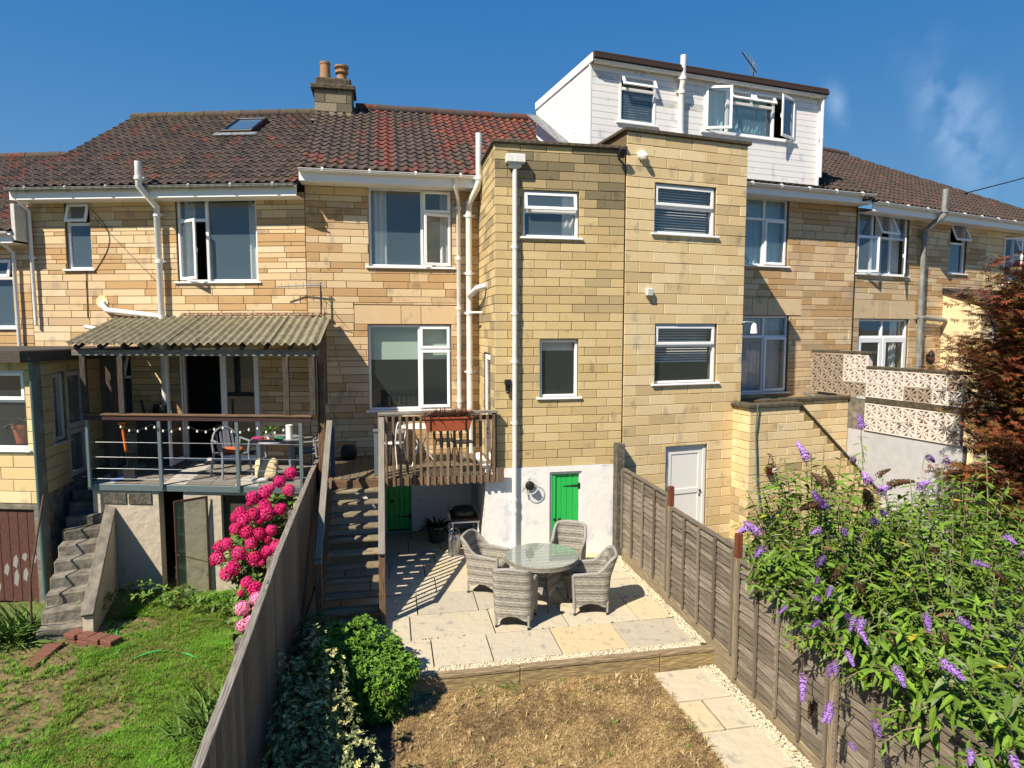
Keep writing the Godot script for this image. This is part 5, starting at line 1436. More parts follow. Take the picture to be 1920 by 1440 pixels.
# ------------------------------------------------------------------ left garden: veranda, annex, steps
var VX := Transform3D(Basis(Vector3(cos(deg_to_rad(15.0)), 0, sin(deg_to_rad(15.0))), Vector3.UP, Vector3.BACK), Vector3(-1.55, 0, 0))
func vgeo() -> Geo:
	var g := Geo.new()
	g.X = VX
	return g
func veranda() -> void:
	var v := thing("veranda", "raised veranda with corrugated roof and wire railing", "veranda")
	var g := vgeo(); g.box(Vector3(-3.72, 1.42, 0.03), Vector3(0.16, 1.46, 1.98)); obj("deck_frame", g, "concrete_dark", v)
	for i in 9:
		g = vgeo(); g.box(Vector3(-3.72 + i * 0.431, 1.462, 0.03), Vector3(-3.72 + (i + 1) * 0.431 - 0.008, 1.495, 1.98), 0.004); obj("deck_board", g, "silver_wood_x" if i % 3 else "deck_pale", v)
	g = vgeo(); g.box(Vector3(-3.76, 1.38, 1.985), Vector3(0.2, 1.49, 2.03), 0.004); obj("edge_beam", g, "galv", v)
	for u in [-3.69, -2.4, -1.03, 0.08]:
		g = vgeo(); g.box(Vector3(u - 0.03, 1.44, 2.031), Vector3(u + 0.03, 2.62, 2.085), 0.003); obj("rail_post", g, "galv", v)
	g = vgeo(); g.box(Vector3(-3.74, 2.62, 1.98), Vector3(0.28, 2.7, 2.1), 0.004); obj("top_rail", g, "plum_paint", v)
	g = vgeo(); g.box(Vector3(-3.74, 2.7, 1.96), Vector3(0.28, 2.725, 2.12), 0.004); obj("rail_cap", g, "brown_wood_x", v)
	for y in [2.23, 1.97, 1.77, 1.59]:
		g = vgeo(); g.tube([Vector3(-3.68, y, 2.05), Vector3(0.07, y, 2.05)], 0.006, 6); obj("wire", g, "steel", v)
	# roof posts, beam, rafters
	for p in [[-3.72, 2.02], [-3.5, 1.5], [-3.05, 2.02], [-0.15, 2.02], [0.3, 2.02]]:
		g = vgeo(); g.box(Vector3(p[0] - 0.05, 1.5 if p[1] < 2 else 2.726, p[1] - 0.04), Vector3(p[0] + 0.05, 3.72, p[1] + 0.04), 0.004); obj("roof_post", g, "old_wood_y", v)
	g = vgeo(); g.box(Vector3(-3.9, 3.72, 1.98), Vector3(0.42, 3.82, 2.06), 0.004); obj("beam", g, "silver_wood_x", v)
	for i in 11:
		var u := -3.8 + i * 0.415
		g = vgeo(); g.bar(Vector3(u, 3.86, 2.1), Vector3(u, 4.33, 0.03), 0.05, 0.08); obj("rafter", g, "old_wood_z", v)
	for i in 6:
		g = vgeo(); g.box(Vector3(0.36, 2.73, 0.25 + i * 0.3), Vector3(0.385, 3.98 + (5 - i) * 0.06, 0.53 + i * 0.3), 0.003); obj("side_board", g, "old_wood_y", v)
	# corrugated sheets
	for s in 5:
		var u0 := -3.92 + s * 0.88; var u1 := u0 + 0.9
		if s == 4: u1 = 0.47
		g = vgeo()
		var lift := 0.006 * (s % 2)
		var n := int((u1 - u0) / 0.0183)
		var rows := 4
		for i in n:
			for j in rows:
				var q := []
				for e in [[i, j], [i + 1, j], [i + 1, j + 1], [i, j + 1]]:
					var u: float = lerpf(u0, u1, e[0] / float(n)); var t: float = e[1] / float(rows)
					var d: float = lerpf(2.22, 0.02, t)
					q.append([Vector3(u, lerpf(3.93, 4.42, t) + sin(u * TAU / 0.146) * 0.026 + lift, d), Vector3(-cos(u * TAU / 0.146) * 1.1, 1, 0.24).normalized()])
				g.squad(q[0][0], q[1][0], q[2][0], q[3][0], q[0][1], q[1][1], q[2][1], q[3][1])
				g.squad(q[1][0] - Vector3(0, 0.008, 0), q[0][0] - Vector3(0, 0.008, 0), q[3][0] - Vector3(0, 0.008, 0), q[2][0] - Vector3(0, 0.008, 0), -q[1][1], -q[0][1], -q[3][1], -q[2][1])
				if j == 0: g.quad(q[0][0] - Vector3(0, 0.008, 0), q[1][0] - Vector3(0, 0.008, 0), q[1][0], q[0][0])
		obj("corrugated_sheet", g, "asbestos", v)
	g = vgeo(); g.box(Vector3(-2.6, 4.44, 0.0), Vector3(0.4, 4.5, 0.03), 0.004); obj("wall_flashing", g, "flaking_paint", v)
	# moss and dead leaves lying in the troughs
	var xf := []; var cl := []
	var mm := Geo.new(); mm.tri(Vector3(-1, 0, 0.6), Vector3(1, 0, 0.3), Vector3(0.2, 0.35, -1)); mm.tri(Vector3(-1, 0, 0.6), Vector3(0.2, 0.35, -1), Vector3(-0.9, 0.1, -0.7))
	for i in 420:
		var k := int(rf(0, 29)); var u := -3.85 + (k + 0.75) * 0.146 + rf(-0.015, 0.015); var t := rf(0, 1)
		if u < -2.6 and rng.randf() < 0.7: continue
		var s := rf(0.008, 0.028)
		xf.append(Transform3D(Basis.from_euler(Vector3(rf(-0.2, 0.5), rf(0, 6), 0)) * Basis.from_scale(Vector3.ONE * s), VX * Vector3(u, lerpf(3.93, 4.42, t) - 0.012, lerpf(2.2, 0.05, t))))
		cl.append([Color(0.12, 0.07, 0.03), Color(0.08, 0.07, 0.03), Color(0.2, 0.12, 0.05)][rng.randi() % 3])
	multi("leaf_litter", mm.mesh(), "tint", xf, cl, v)
	# rendered cellar wall below the deck
	g = vgeo(); wall_add(g, rc(-3.7, -0.5, 0.3, 1.375), [rc(-2.5, -0.5, -2.05, 1.375), rc(-1.38, 0.3, -0.1, 1.32)], 1.72, 1.97); obj("cellar_wall", g, "render", v)
	g = vgeo(); g.box(Vector3(-3.7, -0.5, 0.05), Vector3(-3.5, 1.375, 1.71)); g.box(Vector3(-2.7, -0.5, 0.0), Vector3(-1.2, 1.375, 0.04)); g.box(Vector3(-1.9, -0.5, 0.045), Vector3(-1.8, 1.375, 1.71)); obj("cellar_partition", g, "room", v)
	g = vgeo(); g.box(Vector3(-1.375, 0.3, 1.8), Vector3(-0.105, 1.318, 1.83)); obj("boarded_hatch", g, "old_wood_y", v)
	for k in 2:
		g = vgeo(); g.box(Vector3(-3.5 + k * 0.46, 1.13, 1.972), Vector3(-3.08 + k * 0.46, 1.33, 1.995), 0.008); obj("concrete_block", g, "concrete_dark", v)
	# rusty framed glazed door, standing open
	var d := part("cellar_door", v, Transform3D(Basis(Vector3.UP, deg_to_rad(212.0)), VX * Vector3(-1.6, -0.4, 2.03)))
	for b in [[0, 0, 0.035, 1.72], [0.5, 0, 0.535, 1.72], [0.036, 0, 0.499, 0.04], [0.036, 1.68, 0.499, 1.72]]:
		g = Geo.new(); g.box(Vector3(b[0], b[1], -0.015), Vector3(b[2], b[3], 0.015), 0.003); obj("frame_bar", g, "rust", d)
	g = Geo.new(); g.box(Vector3(0.036, 0.041, -0.003), Vector3(0.499, 1.679, 0.003)); obj("pane", g, "wired_glass", d)
	g = Geo.new(); g.bar(Vector3(0.03, 0.55, 0.02), Vector3(0.5, 0.8, 0.02), 0.02, 0.012); obj("brace", g, "rust", d)
	g = Geo.new(); g.tube([Vector3(0.5, 0.8, -0.05), Vector3(0.5, 0.8, 0.05)], 0.014, 8); obj("handle", g, "steel", d)
	# step ladder leaning in the cellar
	var ld := thing("step_ladder", "white step ladder standing inside the cellar doorway", "ladder", at(-3.72, -0.5, 0.75, -15))
	for x in [-0.17, 0.17]:
		g = Geo.new(); g.tube([Vector3(x, 0, 0.12), Vector3(x, 1.35, -0.1)], 0.014, 6); obj("rail", g, "white_iron", ld)
	for i in 4:
		g = Geo.new(); g.box(Vector3(-0.17, 0.3 + i * 0.3, -0.02 - i * 0.045), Vector3(0.17, 0.33 + i * 0.3, 0.14 - i * 0.045), 0.003); obj("step", g, "white_iron", ld)
	# things on the veranda
	var T := VX * Vector3(-0.45, 1.497, 1.35)
	var t := thing("plastic_table", "grey round plastic table on the veranda", "table", at(T.x, T.y, T.z))
	g = Geo.new(); g.lathe(Vector3(0, 0.68, 0), [Vector2(0, 0), Vector2(0.44, 0.0), Vector2(0.46, 0.02), Vector2(0.45, 0.04), Vector2(0, 0.035)], 28); obj("table_top", g, "grey_plastic", t)
	for k in 4:
		var a := PI / 4 + k * PI / 2
		g = Geo.new(); g.tube([Vector3(cos(a) * 0.36, 0, sin(a) * 0.36), Vector3(cos(a) * 0.33, 0.68, sin(a) * 0.33)], [0.022, 0.03], 8); obj("leg", g, "grey_plastic", t)
	var C := VX * Vector3(-1.35, 1.497, 1.25)
	plastic_chair(C, 215.0, "grey plastic garden chair left of the veranda table", true)
	plastic_chair(VX * Vector3(0.0, 1.497, 1.1), 100.0, "grey plastic garden chair with blue cushion at the veranda's end", false)
	var cu := Geo.new(); cushion(cu, Vector3.ZERO, Vector3(0.2, 0.08, 0.2), 0.5, Transform3D(Basis.from_euler(Vector3(1.3, 0, 0)), VX * Vector3(-0.62, 1.72, 1.6)))
	tag(obj("cushion", cu, "cushion_tan"), "tan cushion leaning under the veranda table", "cushion")
	var pp := thing("potted_plant", "small leafy plant in a white pot on the veranda table", "plant", at(T.x - 0.12, T.y + 0.72, T.z + 0.05))
	g = Geo.new(); g.lathe(Vector3.ZERO, [Vector2(0, 0.001), Vector2(0.06, 0), Vector2(0.08, 0.13), Vector2(0.07, 0.13), Vector2(0.06, 0.1), Vector2(0, 0.1)], 16); obj("pot", g, "white_paint", pp)
	g = Geo.new(); g.lathe(Vector3(0, -0.005, 0), [Vector2(0, 0), Vector2(0.14, 0), Vector2(0.15, 0.01), Vector2(0, 0.012)], 18); obj("saucer", g, "terracotta", pp)
	tuft(pp, "foliage", Vector3(0, 0.1, 0), 70, 0.17, Color(0.06, 0.14, 0.03))
	var kr := Geo.new(); kr.tube([Vector3(T.x + 0.22, T.y + 0.72, T.z + 0.1), Vector3(T.x + 0.22, T.y + 0.97, T.z + 0.1)], 0.06, 18)
	tag(obj("kitchen_roll", kr, "paper"), "white paper roll standing on the veranda table", "paper roll")
	var mg := Geo.new(); cushion(mg, Vector3(T.x - 0.33, T.y + 0.74, T.z + 0.05), Vector3(0.1, 0.03, 0.06), 0.8)
	tag(obj("folded_cloth", mg, "magenta_cloth"), "crumpled magenta cloth on the veranda table", "cloth")
	mg = Geo.new(); cushion(mg, Vector3(T.x + 0.05, T.y + 0.745, T.z + 0.2), Vector3(0.08, 0.03, 0.05), 0.8)
	tag(obj("folded_cloth", mg, "green_cloth"), "green cloth beside the paper roll on the veranda table", "cloth")
	for s in [[-0.72, 1.75, "white_paint", "pale shoe lying on the veranda deck"], [-0.3, 1.7, "boot_black", "black shoe lying on the veranda deck"]]:
		var sh := Geo.new(); cushion(sh, Vector3.ZERO, Vector3(0.14, 0.045, 0.055), 0.7, Transform3D(Basis(Vector3.UP, 0.4), VX * Vector3(s[0], 1.54, s[1])))
		tag(obj("shoe", sh, s[2]), s[3], "shoe")
	# orange handled fork, and a spade of blue
	var fk := thing("garden_spade", "orange handled spade leaning on the veranda rail", "spade", Transform3D(Basis.from_euler(Vector3(0.06, 0, 0.06)), VX * Vector3(-3.05, 1.497, 1.85)))
	g = Geo.new(); g.tube([Vector3(0, 0.55, 0), Vector3(0, 1.0, 0)], 0.024, 8); g.bar(Vector3(-0.06, 1.05, 0), Vector3(0.06, 1.05, 0), 0.03, 0.03); g.bar(Vector3(-0.05, 1.05, 0), Vector3(0, 0.96, 0), 0.02, 0.02); g.bar(Vector3(0.05, 1.05, 0), Vector3(0, 0.96, 0), 0.02, 0.02); obj("handle", g, "orange_plastic", fk)
	g = Geo.new(); g.tube([Vector3(0, 0.22, 0), Vector3(0, 0.55, 0)], 0.016, 8); obj("shaft", g, "black_iron", fk)
	g = Geo.new(); g.prism([Vector2(-0.09, 0.0), Vector2(0, -0.0), Vector2(0.09, 0.0), Vector2(0.095, 0.25), Vector2(-0.095, 0.25)], -0.008, 0.008); obj("blade", g, "boot_black", fk)
	var bl := Geo.new(); bl.X = VX; bl.bar(Vector3(-3.4, 1.53, 1.85), Vector3(-2.95, 1.56, 1.75), 0.12, 0.03, Vector3.UP, 0.01)
	tag(obj("dustpan", bl, "blue_plastic"), "blue dustpan on the veranda deck by the corner post", "dustpan")
	# old cupboard door leaning against the wall
	var bx := thing("cabinet", "brown wooden cabinet against the house wall on the veranda", "cabinet", Transform3D(Basis(Vector3.UP, deg_to_rad(-15)), VX * Vector3(-3.1, 1.497, 0.25)))
	g = Geo.new(); g.box(Vector3(-0.35, 0, -0.2), Vector3(0.35, 0.95, 0.15), 0.006); obj("carcass", g, "brown_wood_y", bx)
	g = Geo.new(); g.box(Vector3(-0.31, 0.06, 0.151), Vector3(0.31, 0.9, 0.17), 0.006); obj("cabinet_door", g, "old_wood_y", bx)
	var kt := thing("appliance", "black round appliance resting on the veranda cabinet", "appliance", VX * at(-3.1, 2.45, 0.3))
	g = Geo.new(); g.lathe(Vector3(0.1, 0, 0), [Vector2(0, 0), Vector2(0.16, 0.0), Vector2(0.17, 0.05), Vector2(0.15, 0.07), Vector2(0.17, 0.1), Vector2(0.15, 0.22), Vector2(0.13, 0.24), Vector2(0, 0.24)], 20); obj("body", g, "black_plastic", kt)
	g = Geo.new(); g.bar(Vector3(-0.22, 0.0, 0.05), Vector3(-0.3, 0.32, 0), 0.05, 0.05, Vector3.UP, 0.01); obj("hose_handle", g, "black_plastic", kt)
	# string of little bulbs along the rail
	var sl := thing("string_lights", "string of small clear bulbs along the veranda rail", "string lights")
	var wire := []
	for i in 61:
		var u := lerpf(-3.1, -0.1, i / 60.0)
		wire.append(VX * Vector3(u, 2.56 - 0.1 * absf(sin(i * PI / 12.0)), 2.13))
	g = Geo.new(); g.tube(wire, 0.004, 5, false); obj("cord", g, "boot_black", sl)
	for i in 20:
		g = Geo.new(); g.lathe(wire[i * 3 + 1] - Vector3(0, 0.05, 0), [Vector2(0, 0), Vector2(0.018, 0.012), Vector2(0.016, 0.03), Vector2(0.008, 0.05)], 8); obj("bulb", g, "bulb", sl)
	# yagi aerial on the porch roof
	var an := thing("tv_aerial", "small television aerial on a bracket above the porch roof", "aerial", VX * at(0.28, 4.45, 0.1))
	g = Geo.new(); g.tube([Vector3(0, 0, 0), Vector3(0, 0.62, 0)], 0.014, 6); g.tube([Vector3(0, 0.0, 0), Vector3(0.3, 0.04, 0.0), Vector3(0.05, 0.3, 0)], 0.008, 6); obj("mast", g, "black_iron", an)
	g = Geo.new(); g.tube([Vector3(0.04, 0.58, 0.0), Vector3(-0.85, 0.54, 0.15)], 0.014, 6); obj("boom", g, "galv", an)
	for i in 6:
		g = Geo.new()
		var p := Vector3(0.04, 0.58, 0.0).lerp(Vector3(-0.85, 0.54, 0.15), 0.1 + i * 0.16)
		var l := 0.15 if i == 1 else 0.06
		g.tube([p - Vector3(0, l, 0), p + Vector3(0, l, 0)], 0.005, 5); obj("element", g, "galv", an)
func wall_add(g: Geo, area: Rect2, holes: Array, z0: float, z1: float) -> void:
	for r: Rect2 in cut(area, holes): g.box(Vector3(r.position.x, r.position.y, z0), Vector3(r.end.x, r.end.y, z1))
func plastic_chair(p: Vector3, turn: float, label: String, orange: bool) -> void:
	var c := thing("plastic_chair", label, "chair", at(p.x, p.y, p.z, turn), "chairs on the veranda")
	var g := Geo.new(); g.box(Vector3(-0.22, 0.41, -0.22), Vector3(0.22, 0.435, 0.2), 0.01); obj("seat", g, "grey_plastic", c)
	for k in [[-1, -1], [1, -1], [-1, 1], [1, 1]]:
		g = Geo.new(); g.tube([Vector3(k[0] * 0.27, 0, k[1] * 0.26), Vector3(k[0] * 0.23, 0.42, k[1] * 0.2), Vector3(k[0] * 0.26, 0.63, k[1] * 0.19)], [0.02, 0.024, 0.022], 8); obj("leg", g, "grey_plastic", c)
	for s in [-1, 1]:
		g = Geo.new(); g.bar(Vector3(s * 0.265, 0.64, -0.24), Vector3(s * 0.25, 0.66, 0.22), 0.05, 0.022, Vector3.UP, 0.006); obj("arm", g, "grey_plastic", c)
	g = Geo.new()
	var arc := []
	for i in 13:
		var a := PI * i / 12.0
		arc.append(Vector3(cos(a) * 0.23, 0.62 + sin(a) * 0.24, 0.22 + sin(a) * 0.1))
	g.tube(arc, 0.02, 8)
	for i in 5: g.bar(Vector3(-0.14 + i * 0.07, 0.43, 0.19), Vector3(-0.14 + i * 0.07, 0.8 if absi(i - 2) < 2 else 0.76, 0.3), 0.035, 0.012)
	obj("backrest", g, "grey_plastic", c)
	var q := Geo.new()
	cushion(q, Vector3(p.x, p.y + 0.475, p.z), Vector3(0.2, 0.045, 0.2), 0.5)
	tag(obj("seat_cushion", q, "cushion_orange" if orange else "cushion_blue"), "orange seat cushion on the veranda chair" if orange else "blue grey cushion on the chair at the veranda's end", "cushion")

func annex_and_steps() -> void:
	var a := thing("side_annex", "stone annex with flat felt roof and white windows at left edge", "extension")
	var FX := Transform3D(LF.basis, Vector3(-5.7, 0, 1.56))
	var SX := Transform3D(Basis(Vector3.FORWARD, Vector3.UP, Vector3.RIGHT), Vector3(-5.7, 0, 1.56))
	var wf := rc(-1.7, 2.2, -0.12, 3.5); var wd := rc(-1.6, -0.4, -0.1, 1.2)
	var sw := rc(0.62, 2.2, 1.06, 3.42); var sdr := rc(1.1, 1.45, 1.9, 3.44)
	var g := Geo.new()
	wall_geo(g, FX, rc(-4.5, -0.6, -0.001, 3.74), [wf, wd], 0.2)
	wall_geo(g, SX, rc(0.21, -0.6, 2.75, 3.74), [sw, sdr], 0.2)
	var wl := obj("wall", g, "concrete", a)
	var st := []
	courses(st, FX, rc(-4.5, 1.3, 0.012, 3.74), [wf, wd], [0.2], Vector2(0.55, 0.55), ["extr0", "extr2", "extr4", "extr7", "extr3"], null, 0.009, true)
	courses(st, SX, rc(0.0, 1.4, 2.6, 3.74), [sw, sdr], [0.2], Vector2(0.55, 0.55), ["ext0", "ext1", "ext2", "ext3"], null, 0.009, true)
	lay_stones(st, wl)
	window(a, FX, wf, [[-1.7, 3.0, -0.12, 3.5, "s", 0], [-1.7, 2.2, -0.12, 3.0, "f", 0]], {"glass": "glass_clear"})
	window(a, SX, sw, [[0.62, 2.2, 1.06, 3.42, "s", 0]], {"mat": "upvc_old"})
	window(a, SX, sdr, [[1.1, 1.45, 1.9, 2.35, "s", 0], [1.1, 2.35, 1.9, 3.44, "s", 0]], {"called": "side_door", "sash": 0.09, "sill": false, "mat": "upvc_old"})
	g = Geo.new(); g.X = FX; g.box(Vector3(-4.4, 1.25, -2.4), Vector3(-0.25, 1.35, -0.21)); g.box(Vector3(-4.4, -0.6, -2.5), Vector3(-0.25, 3.8, -2.4)); obj("interior", g, "room", a)
	g = Geo.new(); g.X = Transform3D(LF.basis, Vector3(-5.7, 0, 1.56)); g.box(Vector3(-4.6, 3.75, -2.9), Vector3(0.1, 3.83, 0.3), 0.01); obj("flat_roof", g, "felt", a)
	g = Geo.new(); g.X = FX; g.box(Vector3(-4.6, 3.64, 0.302), Vector3(0.12, 3.81, 0.33), 0.003); g.box(Vector3(0.102, 3.64, -2.8), Vector3(0.12, 3.81, 0.3), 0.003); obj("fascia_board", g, "old_wood_x", a)
	pipe(a, [FX * Vector3(0.1, 3.72, 0.2), FX * Vector3(0.08, 3.66, 0.1), FX * Vector3(0.06, 3.6, 0.06), FX * Vector3(0.06, -0.3, 0.06)], 0.035, "pipe_green", "drainpipe")
	pipe(a, [Vector3(-5.75, 4.22, -0.55), Vector3(-4.6, 4.02, -0.1)], 0.04, "pipe_white", "waste_pipe")
	var pd := part("plank_door", a, FX * at(-1.6, -0.4, -0.08))
	for i in 9:
		g = Geo.new(); g.box(Vector3(i * 0.166 + 0.003, 0, 0), Vector3((i + 1) * 0.166 - 0.003, 1.6, 0.03), 0.004); obj("plank", g, "peeling_red", pd)
		for k in 3:
			if rng.randf() < 0.45:
				g = Geo.new()
				var yy := rf(0.15, 1.2); var hh := rf(0.08, 0.3)
				g.prism([Vector2(i * 0.166 + 0.03, yy), Vector2(i * 0.166 + 0.09, yy - 0.05), Vector2(i * 0.166 + 0.13, yy + hh * 0.5), Vector2(i * 0.166 + 0.1, yy + hh), Vector2(i * 0.166 + 0.05, yy + hh * 0.7)], 0.03, 0.0315); obj("bare_patch", g, "peel", pd)
	var pt := thing("plant_pot", "terracotta pot on the annex window sill", "pot", FX * at(-0.5, 2.25, -0.35))
	g = Geo.new(); g.lathe(Vector3.ZERO, [Vector2(0, 0), Vector2(0.11, 0), Vector2(0.15, 0.26), Vector2(0.165, 0.26), Vector2(0.165, 0.32), Vector2(0.13, 0.32)], 16); obj("pot", g, "terracotta", pt)
	tuft(pt, "stems", Vector3(0, 0.3, 0), 24, 0.25, Color(0.05, 0.06, 0.03))
	# concrete steps
	var turn := 11.5
	var S := thing("concrete_steps", "worn concrete steps climbing beside the annex", "steps", at(-5.36, 0, 0.35, turn))
	var n := 10
	for i in n:
		var y1 := 1.3 - i * 0.17
		g = Geo.new(); g.box(Vector3(-0.3, -0.55, i * 0.27), Vector3(0.3, y1, (i + 1) * 0.27 + 0.01), 0.018)
		obj("step", g, "concrete" if i > 3 else "concrete_dark", S)
	g = Geo.new(); g.box(Vector3(-0.34, -0.5, -1.3), Vector3(0.3, 1.44, -0.002), 0.01); obj("landing", g, "concrete_dark", S)
	var W := thing("stair_wall", "sloping rendered wall beside the concrete steps", "wall", at(-5.0, 0, 0.42, turn))
	g = Geo.new()
	g.X = Transform3D(Basis(Vector3.FORWARD, Vector3.UP, Vector3.RIGHT), Vector3(-0.02, 0, 0))
	g.prism([Vector2(-0.6, 1.12), Vector2(-2.72, -0.05), Vector2(-2.78, -0.5), Vector2(-0.55, -0.5)], 0.0, 0.13)
	obj("wall", g, "render", W)
	g = Geo.new(); g.bar(Vector3(0.045, 1.14, 0.55), Vector3(0.045, -0.02, 2.76), 0.17, 0.05, Vector3.UP, 0.01); obj("coping", g, "concrete", W)
	var H := thing("iron_handrail", "thin rusty pipe handrail left of the concrete steps", "handrail")
	g = Geo.new(); g.tube([Vector3(-5.6, 1.45, 1.62), Vector3(-5.3, 0.45, 2.75), Vector3(-5.3, -0.42, 2.8)], 0.016, 8); obj("rail", g, "rust", H)
	# brick edging
	var B := thing("brick_edging", "low broken brick edging at the foot of the steps", "edging", at(-4.62, -0.4, 2.95, -30))
	for i in 8:
		var c := i % 4; var r := i / 4
		g = Geo.new(); g.box(Vector3(c * 0.225, r * 0.075, rf(-0.02, 0.02)), Vector3(c * 0.225 + 0.212, r * 0.075 + 0.07, 0.2 + rf(-0.03, 0.02)), 0.008); obj("brick", g, "brick_red", B)
	for i in 6:
		g = Geo.new(); g.X = at(0.05, 0, 0.15, 25); g.box(Vector3(-0.22 - rf(0, 0.03), 0.0, 0.1 + i * 0.115), Vector3(-0.01, 0.06, 0.21 + i * 0.115), 0.008); obj("brick", g, "brick_red", B)
	# hose
	var hs := Geo.new()
	var pts := []
	for i in 40:
		var t := i / 39.0
		pts.append(Vector3(-4.1 + t * 1.9, -0.37 + 0.02 * sin(t * 20), 2.9 + 0.9 * sin(t * 3.0) + 0.3 * sin(t * 9.0) + t * 0.4))
	hs.tube(pts, 0.012, 6)
	tag(obj("garden_hose", hs, "hose_green"), "thin green hose lying on the left lawn", "hose")

# ------------------------------------------------------------------ right garden terrace
func right_terrace() -> void:
	var t := thing("raised_terrace", "yellow block terrace wall with sloping stair coping", "terrace", RFr)
	var g := Geo.new()
	var poly := [Vector2(2.5, -0.3), Vector2(6.6, -0.3), Vector2(6.6, 0.12), Vector2(3.72, 2.66), Vector2(2.5, 2.66)]
	g.prism(poly, 0.28, 0.48)
	g.box(Vector3(2.68, -0.3, -1.78), Vector3(5.9, 2.58, -0.62)); g.box(Vector3(2.68, -0.3, -0.619), Vector3(5.98, 2.62, -0.44))
	g.box(Vector3(2.502, -0.3, -0.43), Vector3(2.7, 2.655, 0.279))
	g.box(Vector3(2.67, -0.3, -0.43), Vector3(3.7, 2.5, 0.27))
	for i in 12: g.box(Vector3(3.71 + i * 0.22, -0.3, -0.43), Vector3(3.929 + i * 0.22, 2.4 - i * 0.19, 0.27))
	var wl := obj("wall", g, "mortar_pale", t)
	var st := []
	var nz := FastNoiseLite.new(); nz.seed = 77; nz.frequency = 0.7
	var tone := func(x, y):
		var k: float = nz.get_noise_2d(x, y * 2) + smoothstep(1.6, 0.5, y) * 0.35
		return "extr6" if k > 0.55 else ("extr5" if k > 0.4 else ("extr7" if k > 0.25 else "extr%d" % (rng.randi() % 5)))
	var front := []
	courses(front, at(0, 0, 0.48), rc(2.49, -0.3, 6.6, 2.66), [], [0.165], Vector2(0.45, 0.45), ["extr0"], tone, 0.009, true)
	for s in front:
		var o: Vector3 = s[0].origin
		# leave out what stands above the sloping coping
		if o.x > 3.72 - s[1] / 2 and o.y + s[2] / 2 > 2.66 - (o.x + s[1] / 2 - 3.72) * 0.882 - 0.02:
			var xe: float = 3.72 + (2.64 - o.y - s[2] / 2) / 0.882
			var x0: float = o.x - s[1] / 2
			if xe - x0 > 0.06:
				s[1] = xe - x0; s[0].origin.x = x0 + s[1] / 2
				st.append(s)
			continue
		st.append(s)
	courses(st, at(0, 0, -0.44), rc(3.4, 0.4, 5.98, 2.62), [], [0.165], Vector2(0.45, 0.45), ["extr0"], tone, 0.009, true)
	courses(st, Transform3D(Basis(Vector3.BACK, Vector3.UP, Vector3.LEFT), Vector3(2.5, 0, 0)), rc(0.0, -0.3, 0.48, 2.66), [], [0.165], Vector2(0.26, 0.26), ["extr0"], tone, 0.009, true)
	lay_stones(st, wl)
	g = Geo.new(); g.box(Vector3(2.42, 2.661, 0.24), Vector3(3.74, 2.73, 0.54), 0.01); obj("coping", g, "coping", t)
	g = Geo.new(); g.box(Vector3(2.42, 2.661, -0.4), Vector3(2.74, 2.728, 0.238), 0.01); obj("coping", g, "coping", t)
	g = Geo.new(); g.bar(Vector3(3.7, 2.7, 0.4), Vector3(6.62, 0.13, 0.4), 0.24, 0.045, Vector3.UP, 0.01); obj("sloping_coping", g, "coping", t)
	g = Geo.new(); g.box(Vector3(2.7, 2.621, -0.66), Vector3(5.98, 2.69, -0.38), 0.01); obj("coping", g, "coping", t)
	# screen block wall
	var s := thing("screen_block_wall", "pierced concrete screen block wall above a grey rendered base", "wall", RFr)
	g = Geo.new(); g.box(Vector3(6.0, -0.4, -1.75), Vector3(6.12, 1.98, 2.15)); obj("base_wall", g, "grey_render", s)
	g = Geo.new(); g.box(Vector3(5.99, 1.98, -1.75), Vector3(6.13, 2.64, 0.0)); obj("pier", g, "concrete", s)
	var bm := screen_block()
	var W := Transform3D(Basis(Vector3.BACK, Vector3.UP, Vector3.LEFT), Vector3(6.01, 0, 0))
	for r in 2:
		for c in 7:
			obj("screen_block", bm, "screen_pale", s, W * at(0.16 + c * 0.3, 2.13 + r * 0.3, 0))
			obj("screen_block", bm, "screen_pale" if rng.randf() < 0.8 else "screen_dark", s, W * at(0.16 + c * 0.3, 2.86 + r * 0.3, 0))
	for r in 3:
		for c in 5: obj("screen_block", bm, "screen_dark" if r == 0 or c < 3 else "screen_pale", s, W * at(-1.35 + c * 0.3, 2.86 + r * 0.3, 0))
	g = Geo.new(); g.box(Vector3(5.97, 2.59, 0.0), Vector3(6.15, 2.7, 2.15), 0.01); obj("coping", g, "coping", s)
	g = Geo.new(); g.box(Vector3(5.97, 3.32, -0.05), Vector3(6.15, 3.38, 2.15), 0.01); obj("coping", g, "coping", s)
	g = Geo.new(); g.box(Vector3(5.97, 3.63, -1.55), Vector3(6.15, 3.69, 0.1), 0.01); obj("coping", g, "coping", s)
	g = Geo.new(); g.box(Vector3(5.99, 2.65, -0.02), Vector3(6.13, 3.62, 0.02), 0.004); obj("pier", g, "screen_pale", s)
	# lantern hung on the terrace wall
	var l := thing("hanging_lantern", "red glass lantern hanging on the terrace wall", "lantern", RFr * at(2.95, 1.35, 0.58))
	g = Geo.new(); g.lathe(Vector3.ZERO, [Vector2(0, 0), Vector2(0.07, 0.0), Vector2(0.1, 0.06), Vector2(0.1, 0.15), Vector2(0.06, 0.2), Vector2(0.03, 0.22), Vector2(0, 0.22)], 14); obj("body", g, "lantern_red", l)
	g = Geo.new(); g.tube([Vector3(-0.06, 0.2, 0), Vector3(-0.04, 0.36, 0), Vector3(0, 0.4, 0), Vector3(0.04, 0.36, 0), Vector3(0.06, 0.2, 0)], 0.006, 6); g.bar(Vector3(0, 0.4, 0), Vector3(0, 0.4, -0.1), 0.012, 0.012); obj("handle", g, "black_iron", l)
